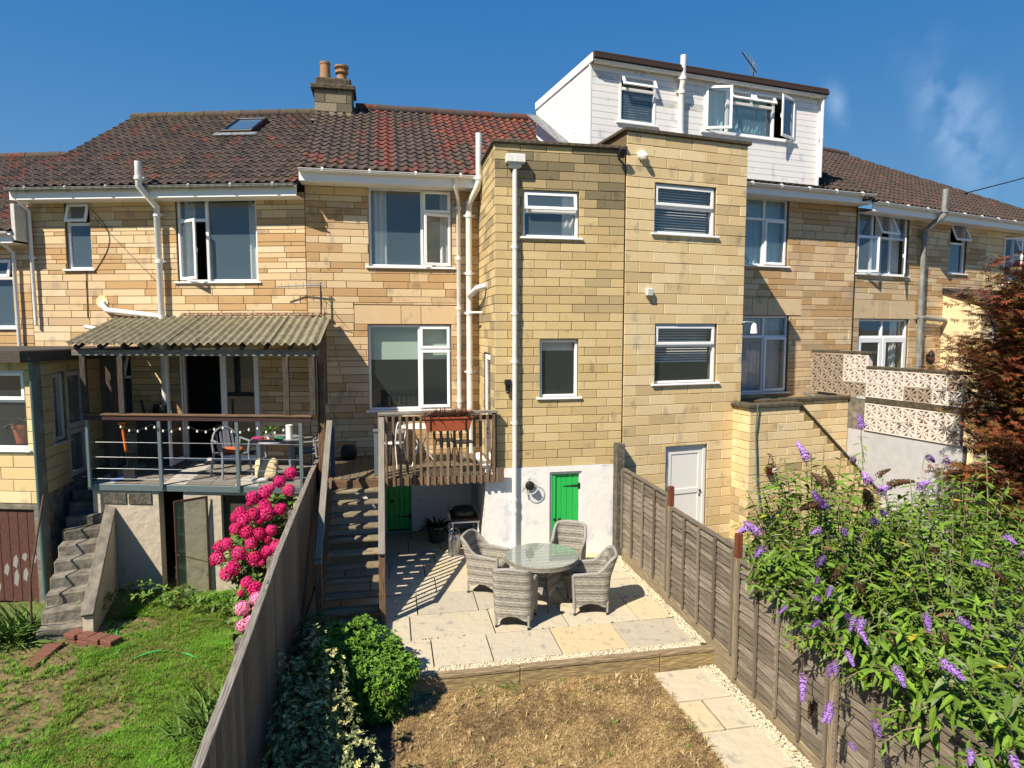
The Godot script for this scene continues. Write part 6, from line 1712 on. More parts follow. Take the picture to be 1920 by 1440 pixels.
	g = Geo.new(); g.box(Vector3(-0.035, 0.07, 0.095), Vector3(0.035, 0.15, 0.105)); obj("pane", g, "paper", l)
	var hz := Geo.new(); hz.tube([RFr * Vector3(2.62, 2.74, 0.56), RFr * Vector3(2.6, 2.2, 0.54), RFr * Vector3(2.66, 1.2, 0.55), RFr * Vector3(2.74, 0.4, 0.62), RFr * Vector3(2.78, 0.0, 0.7)], 0.014, 8)
	tag(obj("rubber_hose", hz, "pipe_green"), "dark hose hanging down the corner of the terrace wall", "hose")
	var bg := Geo.new(); bg.X = RFr * Transform3D(Basis.from_euler(Vector3(-0.15, -0.2, 0.12)), Vector3(2.95, 0.25, 0.75)); bg.box(Vector3(-0.2, -0.25, -0.04), Vector3(0.2, 0.4, 0.04), 0.02)
	tag(obj("black_panel", bg, "black_plastic"), "black board leaning at the foot of the terrace wall", "board")
func screen_block() -> ArrayMesh:
	var g := Geo.new()
	var h := 0.147; var d := 0.045
	# rim and rays of a pierced square block
	for s in [[-h, -h, h, -h + 0.022], [-h, h - 0.022, h, h], [-h, -h + 0.022, -h + 0.022, h - 0.022], [h - 0.022, -h + 0.022, h, h - 0.022]]: g.box(Vector3(s[0], s[1], -d), Vector3(s[2], s[3], d))
	for k in 8:
		var a := TAU * k / 8.0
		var r := (h - 0.01) * (1.0 if k % 2 == 0 else 1.36)
		for s in [-1.0, 1.0]:
			if k % 2 == 0: g.bar(Vector3(cos(a), sin(a), 0) * 0.012, Vector3(cos(a + s * 0.16), sin(a + s * 0.16), 0) * r, 0.018, 0.076, Vector3.BACK)
			elif s > 0: g.bar(Vector3(cos(a), sin(a), 0) * 0.012, Vector3(cos(a), sin(a), 0) * r, 0.032, 0.08, Vector3.BACK)
	return g.mesh()

# ------------------------------------------------------------------ fittings on the walls
func fittings() -> void:
	var g := Geo.new()
	var o := thing("wall_ornament", "round wire wall ornament with a dark centre on the white base", "ornament", at(2.46, 1.36, 2.04))
	g.X = Transform3D(Basis(Vector3.RIGHT, PI / 2), Vector3.ZERO)
	var ring := []
	for i in 33:
		var a := TAU * i / 32.0
		ring.append(Vector3(cos(a) * 0.15, 0.12, sin(a) * 0.15))
	g.tube(ring, 0.006, 6, false)
	obj("ring", g, "white_iron", o)
	g = Geo.new(); g.X = Transform3D(Basis(Vector3.RIGHT, PI / 2), Vector3(0, 0, 0.01)); g.lathe(Vector3.ZERO, [Vector2(0.03, 0), Vector2(0.08, 0.05), Vector2(0.085, 0.1), Vector2(0.06, 0.14), Vector2(0, 0.15)], 16); obj("centre", g, "black_iron", o)
	g = Geo.new()
	for k in 3:
		var a := PI / 2 + TAU * k / 3.0
		g.tube([Vector3(cos(a) * 0.06, sin(a) * 0.06, 0.0), Vector3(cos(a) * 0.17, sin(a) * 0.17, 0.12)], 0.006, 6)
	obj("stays", g, "black_iron", o)
	g = Geo.new(); g.X = Transform3D(Basis(Vector3.RIGHT, PI / 2), Vector3.ZERO); g.lathe(Vector3.ZERO, [Vector2(0.15, 0.12), Vector2(0.148, 0.125), Vector2(0.09, 0.02)], 24); obj("dish", g, "table_glass", o)
	o = thing("security_light", "black security light beside the extension drainpipe", "light", at(2.07, 3.12, 2.02))
	g = Geo.new(); g.box(Vector3(-0.06, 0.06, 0.02), Vector3(0.06, 0.16, 0.1), 0.01); obj("lamp_head", g, "black_plastic", o)
	g = Geo.new(); g.box(Vector3(-0.04, -0.04, 0.0), Vector3(0.04, 0.055, 0.05), 0.008); obj("base", g, "black_plastic", o)
	g = Geo.new(); g.lathe(Vector3(0, -0.1, 0.05), [Vector2(0, 0), Vector2(0.03, 0.01), Vector2(0.035, 0.04), Vector2(0.02, 0.06)], 12); obj("sensor", g, "black_plastic", o)
	o = thing("flood_light", "black floodlight at the step between the two parapets", "light", at(4.1, 7.26, 2.06))
	g = Geo.new(); g.X = Transform3D(Basis.from_euler(Vector3(0.5, 0.3, 0)), Vector3(0, 0, 0.08)); g.box(Vector3(-0.07, -0.06, -0.03), Vector3(0.07, 0.1, 0.04), 0.015); obj("lamp_head", g, "black_plastic", o)
	g = Geo.new(); g.bar(Vector3(0, 0, 0.06), Vector3(0, -0.05, -0.05), 0.03, 0.03); obj("bracket", g, "black_plastic", o)
	o = thing("security_camera", "white dome camera high on the pale yellow extension", "camera", RFr * at(0.3, 7.3, 0.02))
	g = Geo.new(); g.X = Transform3D(Basis(Vector3.RIGHT, PI / 2), Vector3.ZERO); g.lathe(Vector3.ZERO, [Vector2(0.085, 0), Vector2(0.085, 0.05), Vector2(0.07, 0.06), Vector2(0, 0.06)], 16); obj("base", g, "white_paint", o)
	g = Geo.new(); g.lathe(Vector3(0.02, -0.03, 0.09), [Vector2(0, -0.06), Vector2(0.04, -0.045), Vector2(0.06, 0), Vector2(0.04, 0.045), Vector2(0, 0.06)], 14); obj("dome", g, "white_paint", o)
	var vb := Geo.new(); vb.X = RFr; vb.box(Vector3(0.42, 4.78, 0.015), Vector3(0.56, 4.92, 0.1), 0.015)
	tag(obj("vent_cover", vb, "upvc_old"), "small white vent box between the right extension's windows", "vent")
	o = thing("wall_lamp", "white shaded wall lamp on the corner of the pale extension", "lamp", RFr * at(2.62, 4.25, 0.02))
	g = Geo.new(); g.tube([Vector3(0, 0.05, 0), Vector3(0.05, 0.06, 0.08), Vector3(0.22, 0.05, 0.1)], 0.02, 8); obj("arm", g, "galv", o)
	g = Geo.new(); g.lathe(Vector3(0.22, -0.16, 0.1), [Vector2(0.07, 0), Vector2(0.05, 0.16), Vector2(0.03, 0.2), Vector2(0, 0.2)], 14); obj("lamp_shade", g, "white_paint", o)
	o = thing("wall_lantern", "black carriage lantern on the wall right of the garden doors", "lantern", SF * at(3.15, 3.2, 0.03))
	g = Geo.new(); g.lathe(Vector3(0, 0, 0.1), [Vector2(0, 0), Vector2(0.05, 0.03), Vector2(0.085, 0.1), Vector2(0.085, 0.28), Vector2(0.1, 0.29), Vector2(0.04, 0.38), Vector2(0, 0.44)], 6); obj("body", g, "black_iron", o)
	g = Geo.new(); g.box(Vector3(-0.04, 0.1, -0.015), Vector3(0.04, 0.3, 0.02)); obj("bracket", g, "black_iron", o)
	o = thing("tv_aerial", "television aerial on a mast above the dormer roof", "aerial", RFr * at(4.75, 9.45, -2.4))
	g = Geo.new(); g.tube([Vector3(0, 0, 0), Vector3(0, 1.0, 0)], 0.018, 6); obj("mast", g, "galv", o)
	g = Geo.new(); g.tube([Vector3(0.08, 0.78, 0), Vector3(-0.55, 1.05, 0.25)], 0.012, 6); obj("boom", g, "black_iron", o)
	for i in 7:
		g = Geo.new()
		var p := Vector3(0.08, 0.78, 0).lerp(Vector3(-0.55, 1.05, 0.25), i / 7.0)
		var l := 0.2 if i < 4 else 0.08
		g.tube([p + Vector3(0, -l, 0), p + Vector3(0, l, 0)], 0.006, 5); obj("element", g, "galv", o)
	for c in [[Vector3(17.5, 8.35, -4.0), Vector3(30, 12.5, -3.0), "upper overhead cable at the right edge"], [Vector3(18.5, 7.5, -3.6), Vector3(32, 8.6, -3.0), "lower overhead cable at the right edge"]]:
		g = Geo.new()
		var pts := []
		for i in 9:
			var t := i / 8.0
			pts.append(c[0].lerp(c[1], t) - Vector3(0, 0.3 * sin(t * PI), 0))
		g.tube(pts, 0.018, 5)
		tag(obj("overhead_cable", g, "black_plastic"), c[2], "cable")

func things() -> void:
	balcony()
	patio_things()
	fences()
	veranda()
	annex_and_steps()
	right_terrace()
	fittings()
	plants()

# ------------------------------------------------------------------ plants
const FL := [ Vector3(6.65, 2.85, 5.20), Vector3(6.13, 2.08, 5.30), Vector3(5.77, 2.40, 5.20), Vector3(6.55, 2.31, 5.20), Vector3(5.71, 1.85, 5.60), Vector3(5.97, 2.04, 5.30), Vector3(6.61, 2.08, 5.40), Vector3(7.00, 2.01, 5.50), Vector3(8.33, 2.18, 5.00), Vector3(8.04, 2.23, 5.00), Vector3(6.95, 2.12, 5.30), Vector3(7.35, 2.00, 5.60), Vector3(6.37, 1.77, 6.00), Vector3(6.25, 1.66, 6.00), Vector3(5.52, 1.86, 5.80), Vector3(5.64, 1.85, 5.80), Vector3(5.20, 1.64, 6.20), Vector3(5.66, 1.59, 6.20), Vector3(5.25, 1.27, 6.60), Vector3(5.18, 1.35, 6.40), Vector3(4.39, 1.46, 6.30), Vector3(4.52, 1.65, 6.00), Vector3(4.43, 1.63, 5.90), Vector3(6.82, 1.36, 6.40), Vector3(7.30, 1.23, 6.60), Vector3(5.34, 1.19, 6.90), Vector3(4.00, 1.23, 7.36), Vector3(4.01, 1.33, 7.88), Vector3(4.93, 1.01, 7.20), Vector3(4.97, 0.89, 7.40), Vector3(5.25, 0.85, 7.50), Vector3(5.97, 0.84, 7.20), Vector3(5.92, 0.82, 7.50), Vector3(5.84, 0.57, 7.70), Vector3(3.99, 1.23, 8.43), Vector3(3.96, 1.06, 8.25), Vector3(4.04, 0.42, 7.83), Vector3(3.99, 0.57, 8.12), Vector3(4.03, 0.50, 8.11), Vector3(4.03, 0.78, 8.70), Vector3(3.99, 0.47, 8.52), Vector3(4.58, 1.27, 6.80), Vector3(7.64, 1.03, 6.60), Vector3(5.28, 0.49, 7.60), Vector3(3.94, 1.14, 9.65), Vector3(3.96, 0.66, 7.81) ]
func leaf_mesh(l: float, w: float, fold := 0.25, droop := 0.2, seg := 4) -> ArrayMesh:
	# a pointed leaf lying along +z, folded about its midrib
	var g := Geo.new()
	var mid := []; var lf := []; var rt := []
	for i in seg + 1:
		var t := i / float(seg)
		var ww := w * sin(PI * pow(t, 0.75)) * 0.5
		var c := Vector3(0, -droop * l * t * t, l * t)
		mid.append(c); lf.append(c + Vector3(-ww, ww * fold, 0)); rt.append(c + Vector3(ww, ww * fold, 0))
	for i in seg:
		g.quad(lf[i], mid[i], mid[i + 1], lf[i + 1])
		g.quad(mid[i], rt[i], rt[i + 1], mid[i + 1])
	return g.mesh()
func facing(dir: Vector3, roll := 0.0) -> Basis:
	var z := dir.normalized()
	var u := Vector3.UP if absf(z.y) < 0.95 else Vector3.RIGHT
	var x := u.cross(z).normalized()
	return Basis(x, z.cross(x), z) * Basis(Vector3.BACK, roll)
func tuft(parent: Node, called: String, p: Vector3, n: int, r: float, col: Color) -> void:
	var m := leaf_mesh(1.0, 0.3, 0.3, 0.5, 3)
	var xf := []; var cl := []
	for i in n:
		var a := rf(0, TAU); var e := rf(0.1, 1.2)
		var d := Vector3(cos(a) * cos(e), sin(e), sin(a) * cos(e))
		xf.append(Transform3D(facing(d) * Basis.from_scale(Vector3.ONE * r * rf(0.4, 1.0)), p + Vector3(cos(a), 0, sin(a)) * r * 0.12 + d * r * rf(0, 0.4)))
		var k := rf(0.6, 1.5)
		cl.append(Color(col.r * k, col.g * k, col.b * k))
	multi(called, m, "leaf", xf, cl, parent)
func dried_plants(parent: Node) -> void:
	var m := leaf_mesh(1.0, 0.12, 0.3, 0.3, 2)
	var xf := []; var cl := []
	for i in 800:
		var x := rf(-0.38, 0.38)
		var a := rf(0, TAU); var e := rf(0.3, 1.4)
		var d := Vector3(cos(a) * cos(e), sin(e), sin(a) * cos(e) * 0.7)
		xf.append(Transform3D(facing(d) * Basis.from_scale(Vector3.ONE * rf(0.1, 0.24)), Vector3(x, 0.22, rf(-0.06, 0.06))))
		cl.append([Color(0.2, 0.15, 0.1), Color(0.24, 0.2, 0.15), Color(0.3, 0.12, 0.08), Color(0.13, 0.12, 0.05)][(rng.randi() % 3) if x < 0.12 else (2 if rng.randf() < 0.5 else rng.randi() % 4)])
	multi("dried_flowers", m, "blade", xf, cl, parent)

func flower_spike(l: float, sd: int, dead: bool) -> ArrayMesh:
	var g := Geo.new()
	var r := RandomNumberGenerator.new(); r.seed = sd
	var n := int(l * 1500)
	for i in n:
		var t := pow(r.randf(), 0.85)
		var rad := 0.05 * pow(1.0 - t, 0.6) * (0.75 + 0.25 * sin(t * 40.0)) + 0.008
		var a := r.randf() * TAU
		var bend := Vector3(0, -0.25 * l * t * t, 0)
		var o := Vector3(cos(a), sin(a), 0)
		var p := Vector3(0, 0, l * t) + o * rad * r.randf_range(0.8, 1.1) + bend
		var u := o.cross(Vector3.BACK).normalized(); var v := Vector3(0, 0, 1)
		var s := r.randf_range(0.006, 0.011)
		var k := r.randf_range(0.65, 1.25)
		g.col = Color(0.1 * k, 0.055 * k, 0.03 * k) if dead else Color(0.38 * k, 0.22 * k, 0.58 * k)
		if not dead and t < 0.15: g.col = Color(0.22 * k, 0.1 * k, 0.3 * k)
		var tilt := o * r.randf_range(-0.5, 0.5) * s
		g.quad(p - u * s - v * s, p + u * s - v * s + tilt, p + u * s + v * s, p - u * s + v * s - tilt)
	return g.mesh()

func buddleia() -> void:
	var t := thing("buddleia_bush", "large buddleia with purple flower spikes spilling over the right fence", "bush", at(5.6, -0.02, 7.0))
	var O := Vector3(5.6, -0.02, 7.0)
	var blobs := [[Vector3(5.8, 1.4, 5.5), Vector3(1.05, 1.05, 1.1), 40], [Vector3(6.9, 1.05, 6.1), Vector3(1.4, 1.1, 1.2), 46], [Vector3(5.1, 0.85, 7.0), Vector3(0.85, 0.85, 0.9), 36], [Vector3(5.7, 1.0, 8.0), Vector3(1.2, 1.1, 1.0), 46], [Vector3(4.55, 0.95, 8.75), Vector3(0.62, 0.8, 0.75), 34], [Vector3(8.2, 1.1, 5.4), Vector3(1.2, 1.15, 1.0), 30], [Vector3(4.9, 1.0, 5.9), Vector3(0.55, 0.6, 0.6), 14], [Vector3(4.1, 1.15, 7.9), Vector3(0.4, 0.6, 0.6), 26], [Vector3(4.05, 0.95, 8.7), Vector3(0.42, 0.75, 0.6), 30], [Vector3(4.15, 1.0, 9.5), Vector3(0.5, 0.85, 0.7), 32], [Vector3(4.2, 1.35, 7.1), Vector3(0.36, 0.45, 0.5), 20], [Vector3(5.3, 1.6, 6.6), Vector3(0.8, 0.7, 0.8), 26], [Vector3(6.4, 1.6, 7.2), Vector3(1.0, 0.8, 0.8), 26]]
	var lm := [leaf_mesh(1.0, 0.27, 0.3, 0.28), leaf_mesh(1.0, 0.25, 0.35, 0.45), leaf_mesh(1.0, 0.33, 0.2, 0.15)]
	var leaves := []
	var stems := Geo.new()
	stems.col = Color(0.2, 0.17, 0.09)
	for b in blobs:
		for s in int(b[2] * 0.95):
			var a := rf(0, TAU); var e := rf(-0.25, 1.35)
			var d := Vector3(cos(a) * cos(e), sin(e), sin(a) * cos(e))
			var tip: Vector3 = b[0] + d * b[1] * rf(0.75, 1.08)
			var root := Vector3(b[0].x * 0.7 + tip.x * 0.3, -0.1, b[0].z * 0.7 + tip.z * 0.3)
			if root.x < 4.4: root.x = 4.4
			var mid := root.lerp(tip, 0.55) + Vector3(0, 0.35, 0)
			if mid.x < 4.35: mid.x = 4.35; mid.y = maxf(mid.y, 1.45)
			var pts := []
			for i in 9:
				var k := i / 8.0
				pts.append(root * (1 - k) * (1 - k) + mid * 2 * k * (1 - k) + tip * k * k)
			stems.tube(pts.map(func(p): return p - O), [0.014, 0.013, 0.012, 0.011, 0.01, 0.009, 0.007, 0.006, 0.004], 5, false)
			var n := 13
			for i in n:
				var k := 0.3 + 0.7 * i / float(n - 1)
				var f := k * 8.0
				var j := mini(int(f), 7)
				var p: Vector3 = pts[j].lerp(pts[j + 1], f - j)
				var ax: Vector3 = (pts[j + 1] - pts[j]).normalized()
				var side := ax.cross(Vector3.UP).normalized().rotated(ax, i * 1.57 + rf(-0.4, 0.4))
				for sg in [-1.0, 1.0]:
					var dir: Vector3 = (side * sg + ax * rf(0.2, 0.7) + Vector3(0, rf(-0.35, 0.15), 0)).normalized()
					var l := rf(0.11, 0.24) * (1.0 - 0.45 * maxf(0, k - 0.75) / 0.25)
					var g := rf(0.55, 1.35)
					var col := Color(0.12 * g, 0.22 * g, 0.02 * g)
					if rng.randf() < 0.25: col = Color(0.15 * g, 0.2 * g, 0.08 * g)
					if rng.randf() < 0.02: col = Color(0.16, 0.1, 0.04)
					if rng.randf() < 0.012: col = Color(0.4, 0.33, 0.03)
					leaves.append([Transform3D(facing(dir, rf(-0.5, 0.5)) * Basis.from_scale(Vector3(l, l, l)), p - O), col, p.distance_squared_to(Vector3(0, 4.15, 13.2))])
		for s in b[2] * 15:   # inner leaves
			var d := Vector3(rng.randfn(0, 1), rng.randfn(0, 1), rng.randfn(0, 1)).normalized() * pow(rf(0.15, 0.8), 0.5)
			var p: Vector3 = b[0] + d * b[1]
			if p.y < 0.05 or (p.x < 4.25 and p.y < 1.35): continue
			var l := rf(0.1, 0.2); var g := rf(0.6, 1.25)
			leaves.append([Transform3D(facing(Vector3(rf(-1, 1), rf(-0.7, 0.5), rf(-1, 1)), rf(-1, 1)) * Basis.from_scale(Vector3.ONE * l), p - O), Color(0.1 * g, 0.18 * g, 0.018 * g), 1000.0])
	obj("stems", stems, "tint", t).set_meta("kind", "stuff")
	leaves.sort_custom(func(a, b): return a[2] < b[2])
	var shades := ["leaf_a", "leaf_b", "leaf_c", "leaf_d"]
	var xf := [[], [], []]; var cl := [[], [], []]
	var made := 0
	for i in leaves.size():
		var q: Array = leaves[i]
		if made < 290 and i % 5 == 0 and q[2] < 900:
			obj("leaf", lm[i % 3], shades[rng.randi() % 4], t, q[0]); made += 1
			continue
		xf[0].append(q[0]); cl[0].append(q[1])
	multi("foliage", lm[0], "leaf", xf[0], cl[0], t)
	var spikes := [flower_spike(0.2, 1, false), flower_spike(0.24, 2, false), flower_spike(0.16, 3, false), flower_spike(0.28, 4, false), flower_spike(0.26, 5, true)]
	var sites := []
	for p in FL: sites.append(p)
	for i in 12:
		var b: Array = blobs[rng.randi() % blobs.size()]
		var d := Vector3(rf(-1, 0.3), rf(-0.2, 1), rf(0.1, 1)).normalized()
		sites.append(b[0] + d * b[1] * 1.05)
	for i in sites.size():
		var p: Vector3 = sites[i]
		# stand it at the outer leaves rather than inside the bush
		var eye := Vector3(0, 4.15, 13.2); var ray := (p - eye).normalized(); var near := 99.0
		for b in blobs:
			var o: Vector3 = (eye - b[0]) / b[1]; var v: Vector3 = ray / b[1]
			var A := v.dot(v); var Bq := o.dot(v); var D := Bq * Bq - A * (o.dot(o) - 1.06)
			if D > 0.0: near = minf(near, (-Bq - sqrt(D)) / A)
		if near < 50.0: p = eye + ray * (near - 0.04)
		var dir := (p - Vector3(5.6, 0.8, 6.8)) * Vector3(1, 0.4, 1)
		dir = dir.normalized() + Vector3(rf(-0.7, 0.5), rf(-0.5, 0.5), rf(0.0, 0.8))
		if i == 0: dir = Vector3(-0.1, 1, 0.1)
		var dead := (i in [1, 7, 10, 18, 42, 30, 36, 25] or i % 9 == 5)
		var m: ArrayMesh = spikes[4] if dead else spikes[rng.randi() % 4]
		var s := rf(0.8, 1.3) * (0.65 if p.z > 7.6 else 1.0)
		var B := facing(dir) * Basis.from_scale(Vector3.ONE * s)
		obj("flower_spike", m, "petal", t, Transform3D(B, p - O - dir.normalized() * 0.1))
		var st := Geo.new(); st.col = Color(0.16, 0.17, 0.07)
		var q := p - O - dir.normalized() * 0.1
		st.tube([q, q - dir.normalized() * 0.12 - Vector3(0, 0.05, 0), q - dir.normalized() * 0.3 - Vector3(0, 0.22, 0) + Vector3(0.08, 0, 0)], [0.004, 0.005, 0.006], 5, false)
		obj("flower_stalk", st, "tint", t)
	# a few tall upright shoots standing proud of the mass
	for s in [[6.65, 2.75, 5.2], [7.6, 2.6, 6.3], [8.3, 2.1, 6.6], [6.2, 2.35, 6.6]]:
		var st := Geo.new(); st.col = Color(0.25, 0.24, 0.12)
		var a := Vector3(s[0] + 0.1, 1.2, s[2]) - O; var e := Vector3(s[0], s[1], s[2]) - O
		st.tube([a, a.lerp(e, 0.5) + Vector3(0.03, 0, 0), e], [0.01, 0.008, 0.005], 6, false)
		obj("shoot", st, "tint", t)
		for i in 9:
			for sg in [-1.0, 1.0]:
				var p := a.lerp(e, 0.3 + 0.7 * i / 9.0)
				var dir := Vector3(cos(i * 1.57) * sg, rf(-0.3, 0.3), sin(i * 1.57) * sg)
				obj("shoot_leaf", lm[i % 3], shades[rng.randi() % 4], t, Transform3D(facing(dir) * Basis.from_scale(Vector3.ONE * rf(0.08, 0.17)), p))

func maple() -> void:
	var t := thing("maple_tree", "dark red feathery maple behind the purple bush", "tree", at(11.15, -0.02, 3.9))
	var g := Geo.new()
	g.tube([Vector3(0, 0, 0), Vector3(0.05, 0.7, 0), Vector3(-0.05, 1.3, 0.05)], [0.09, 0.075, 0.065], 10)
	obj("trunk", g, "bark", t)
	# dissected leaf: seven narrow lobes
	var lg := Geo.new()
	for k in 7:
		var a := deg_to_rad(-105 + k * 35.0)
		var l := 1.0 - 0.12 * absf(k - 3)
		var d := Vector3(sin(a), -0.12, cos(a)) * l
		var s := Vector3(cos(a), 0, -sin(a)) * 0.09
		lg.tri(Vector3.ZERO, d * 0.55 + s, d); lg.tri(Vector3.ZERO, d, d * 0.55 - s)
	var lm := lg.mesh()
	var xf := []; var cl := []
	var sprays := []
	for i in 90:
		var a := rf(0, TAU)
		var h := rf(0.5, 5.3)
		var r := 1.75 * sin(clampf(h / 5.2, 0.08, 1.0) * PI * 0.86 + 0.25) * rf(0.5, 1.05)
		sprays.append(Vector3(cos(a) * r, h, sin(a) * r))
	sprays.append(Vector3(-1.55, 4.7, 0.3)); sprays.append(Vector3(-1.75, 3.9, 0.4)); sprays.append(Vector3(-1.0, 5.2, 0.2)); sprays.append(Vector3(-1.7, 1.9, 0.6)); sprays.append(Vector3(-1.6, 2.6, 0.8)); sprays.append(Vector3(-1.5, 1.3, 0.8))
	for i in sprays.size():
		var e: Vector3 = sprays[i]
		var a := Vector3(rf(-0.05, 0.05), clampf(e.y * 0.55, 0.4, 2.6), rf(-0.05, 0.05))
		var m := a.lerp(e, 0.55) + Vector3(0, 0.18, 0)
		g = Geo.new(); g.tube([a, m, e], [0.022, 0.013, 0.004], 5, false)
		obj("branch", g, "bark", t)
		for k in 260:
			var f := rf(0.25, 1.08)
			var p := a * (1 - f) * (1 - f) + m * 2 * f * (1 - f) + e * f * f + Vector3(rng.randfn(0, 0.19), rng.randfn(0, 0.07), rng.randfn(0, 0.19))
			var s := rf(0.08, 0.15)
			xf.append(Transform3D(Basis.from_euler(Vector3(rf(-0.5, 0.7), rf(0, TAU), rf(-0.5, 0.5))) * Basis.from_scale(Vector3.ONE * s), p))
			var q := rf(0.6, 1.5)
			cl.append([Color(0.13 * q, 0.032 * q, 0.018 * q), Color(0.18 * q, 0.055 * q, 0.022 * q), Color(0.1 * q, 0.038 * q, 0.018 * q), Color(0.13 * q, 0.08 * q, 0.018 * q)][mini(rng.randi() % 5, 3)])
	multi("crown", lm, "maple_leaf", xf, cl, t)

func shrub(called: String, label: String, O: Vector3, blobs: Array, leaf: ArrayMesh, size: Vector2, cols: Array, dens: float, clump := 6) -> Node3D:
	var t := thing(called, label, "shrub", at(O.x, O.y, O.z))
	var xf := []; var cl := []
	var st := Geo.new(); st.col = Color(0.1, 0.08, 0.05)
	for b in blobs:
		var n := int(dens * (b[1].x * b[1].y + b[1].y * b[1].z + b[1].x * b[1].z))
		for i in n:
			var d := Vector3(rng.randfn(0, 1), rng.randfn(0, 1), rng.randfn(0, 1)).normalized()
			var k := pow(rf(0.25, 1.0), 0.35) * rf(0.94, 1.08)
			var p: Vector3 = b[0] + d * b[1] * k
			if p.y + O.y < -0.2: continue
			if i % 40 == 0: st.tube([Vector3(b[0].x, maxf(b[0].y - b[1].y, 0.0), b[0].z), b[0].lerp(p, 0.4), p], [0.01, 0.007, 0.003], 4, false)
			var q := rf(0.65, 1.35)
			var c: Color = cols[rng.randi() % cols.size()]
			var ax := (d + Vector3(0, 0.6, 0)).normalized()
			for j in clump:
				var a := TAU * j / clump + rf(-0.3, 0.3)
				var s := ax.cross(Vector3(0.3, 0.2, 0.9)).normalized().rotated(ax, a)
				var dir := s + ax * rf(0.2, 1.0)
				var l := rf(size.x, size.y)
				xf.append(Transform3D(facing(dir, rf(-0.4, 0.4)) * Basis.from_scale(Vector3.ONE * l), p - O * 0.0))
				var v := q * rf(0.85, 1.15)
				cl.append(Color(c.r * v, c.g * v, c.b * v))
	obj("twigs", st, "tint", t).set_meta("kind", "stuff")
	multi("foliage", leaf, "leaf", xf, cl, t)
	return t
func hydrangea() -> void:
	var O := Vector3(-1.95, -0.4, 3.25)
	var t := shrub("hydrangea", "hydrangea with bright pink flower heads against the grey fence", O, [[Vector3(0, 1.2, 0), Vector3(0.45, 0.55, 0.55), 0], [Vector3(0.1, 0.6, 0.4), Vector3(0.4, 0.5, 0.5), 0], [Vector3(0.2, 1.6, -0.5), Vector3(0.3, 0.35, 0.35), 0]], leaf_mesh(1.0, 0.62, 0.2, 0.25), Vector2(0.08, 0.15), [Color(0.07, 0.14, 0.03), Color(0.1, 0.18, 0.04), Color(0.14, 0.2, 0.05)], 420, 3)
	var heads := [head(1, Color(0.56, 0.014, 0.13)), head(2, Color(0.6, 0.025, 0.16)), head(3, Color(0.48, 0.01, 0.1))]
	var pink := head(4, Color(0.75, 0.22, 0.4))
	for p in [[-2.02, 1.68, 3.3], [-1.86, 1.72, 3.2], [-2.15, 1.5, 3.5], [-1.95, 1.5, 3.6], [-1.8, 1.48, 3.55], [-2.2, 1.3, 3.6], [-2.02, 1.28, 3.75], [-1.85, 1.25, 3.75], [-2.3, 1.12, 3.7], [-2.42, 1.05, 3.6], [-2.45, 0.9, 3.65], [-2.12, 1.02, 3.85], [-1.9, 0.95, 3.9], [-1.75, 1.0, 3.8], [-2.2, 0.82, 3.85], [-1.7, 1.28, 3.7], [-1.62, 1.5, 3.4], [-1.7, 1.8, 2.9], [-1.85, 1.55, 3.35], [-1.55, 1.68, 3.0], [-2.25, 1.4, 3.35], [-1.6, 1.1, 3.9], [-2.0, 0.62, 3.95], [-1.88, 0.55, 4.0], [-1.62, 0.75, 4.05], [-1.55, 1.9, 2.75], [-2.3, 0.7, 3.75], [-1.95, 1.15, 3.85], [-2.08, 1.42, 3.62]]:
		var s := rf(0.9, 1.25)
		for e in 1 if rng.randf() < 0.7 else 0: obj("flower_head", heads[rng.randi() % 3], "petal", t, Transform3D(Basis.from_euler(Vector3(rf(-1, 1), rf(0, 6), 0)) * Basis.from_scale(Vector3.ONE * rf(0.5, 0.75)), Vector3(p[0] + rf(-0.1, 0.1), p[1] + rf(-0.12, 0.1), p[2] + rf(0.0, 0.1)) - O))
		obj("flower_head", heads[rng.randi() % 3], "petal", t, Transform3D(Basis.from_euler(Vector3(rf(-1, 1), rf(0, 6), rf(-1, 1))) * Basis.from_scale(Vector3.ONE * s), Vector3(p[0], p[1], p[2]) - O))
	var P := Vector3(-1.75, -0.4, 4.85)
	var t2 := shrub("hydrangea", "small pale pink hydrangea low beside the grey fence", P, [[Vector3(0, 0.6, 0), Vector3(0.25, 0.4, 0.3), 0]], leaf_mesh(1.0, 0.62, 0.2, 0.25), Vector2(0.07, 0.13), [Color(0.1, 0.16, 0.04), Color(0.16, 0.2, 0.05)], 420, 3)
	for p in [[-1.85, 0.68, 4.95], [-1.7, 0.75, 4.85], [-1.82, 0.5, 5.05], [-1.72, 0.58, 5.1], [-1.8, 0.25, 5.15], [-1.65, 0.66, 5.0]]:
		obj("flower_head", pink, "petal", t2, Transform3D(Basis.from_euler(Vector3(rf(-1, 1), rf(0, 6), 0)) * Basis.from_scale(Vector3.ONE * rf(0.75, 1.0)), Vector3(p[0], p[1], p[2]) - P))
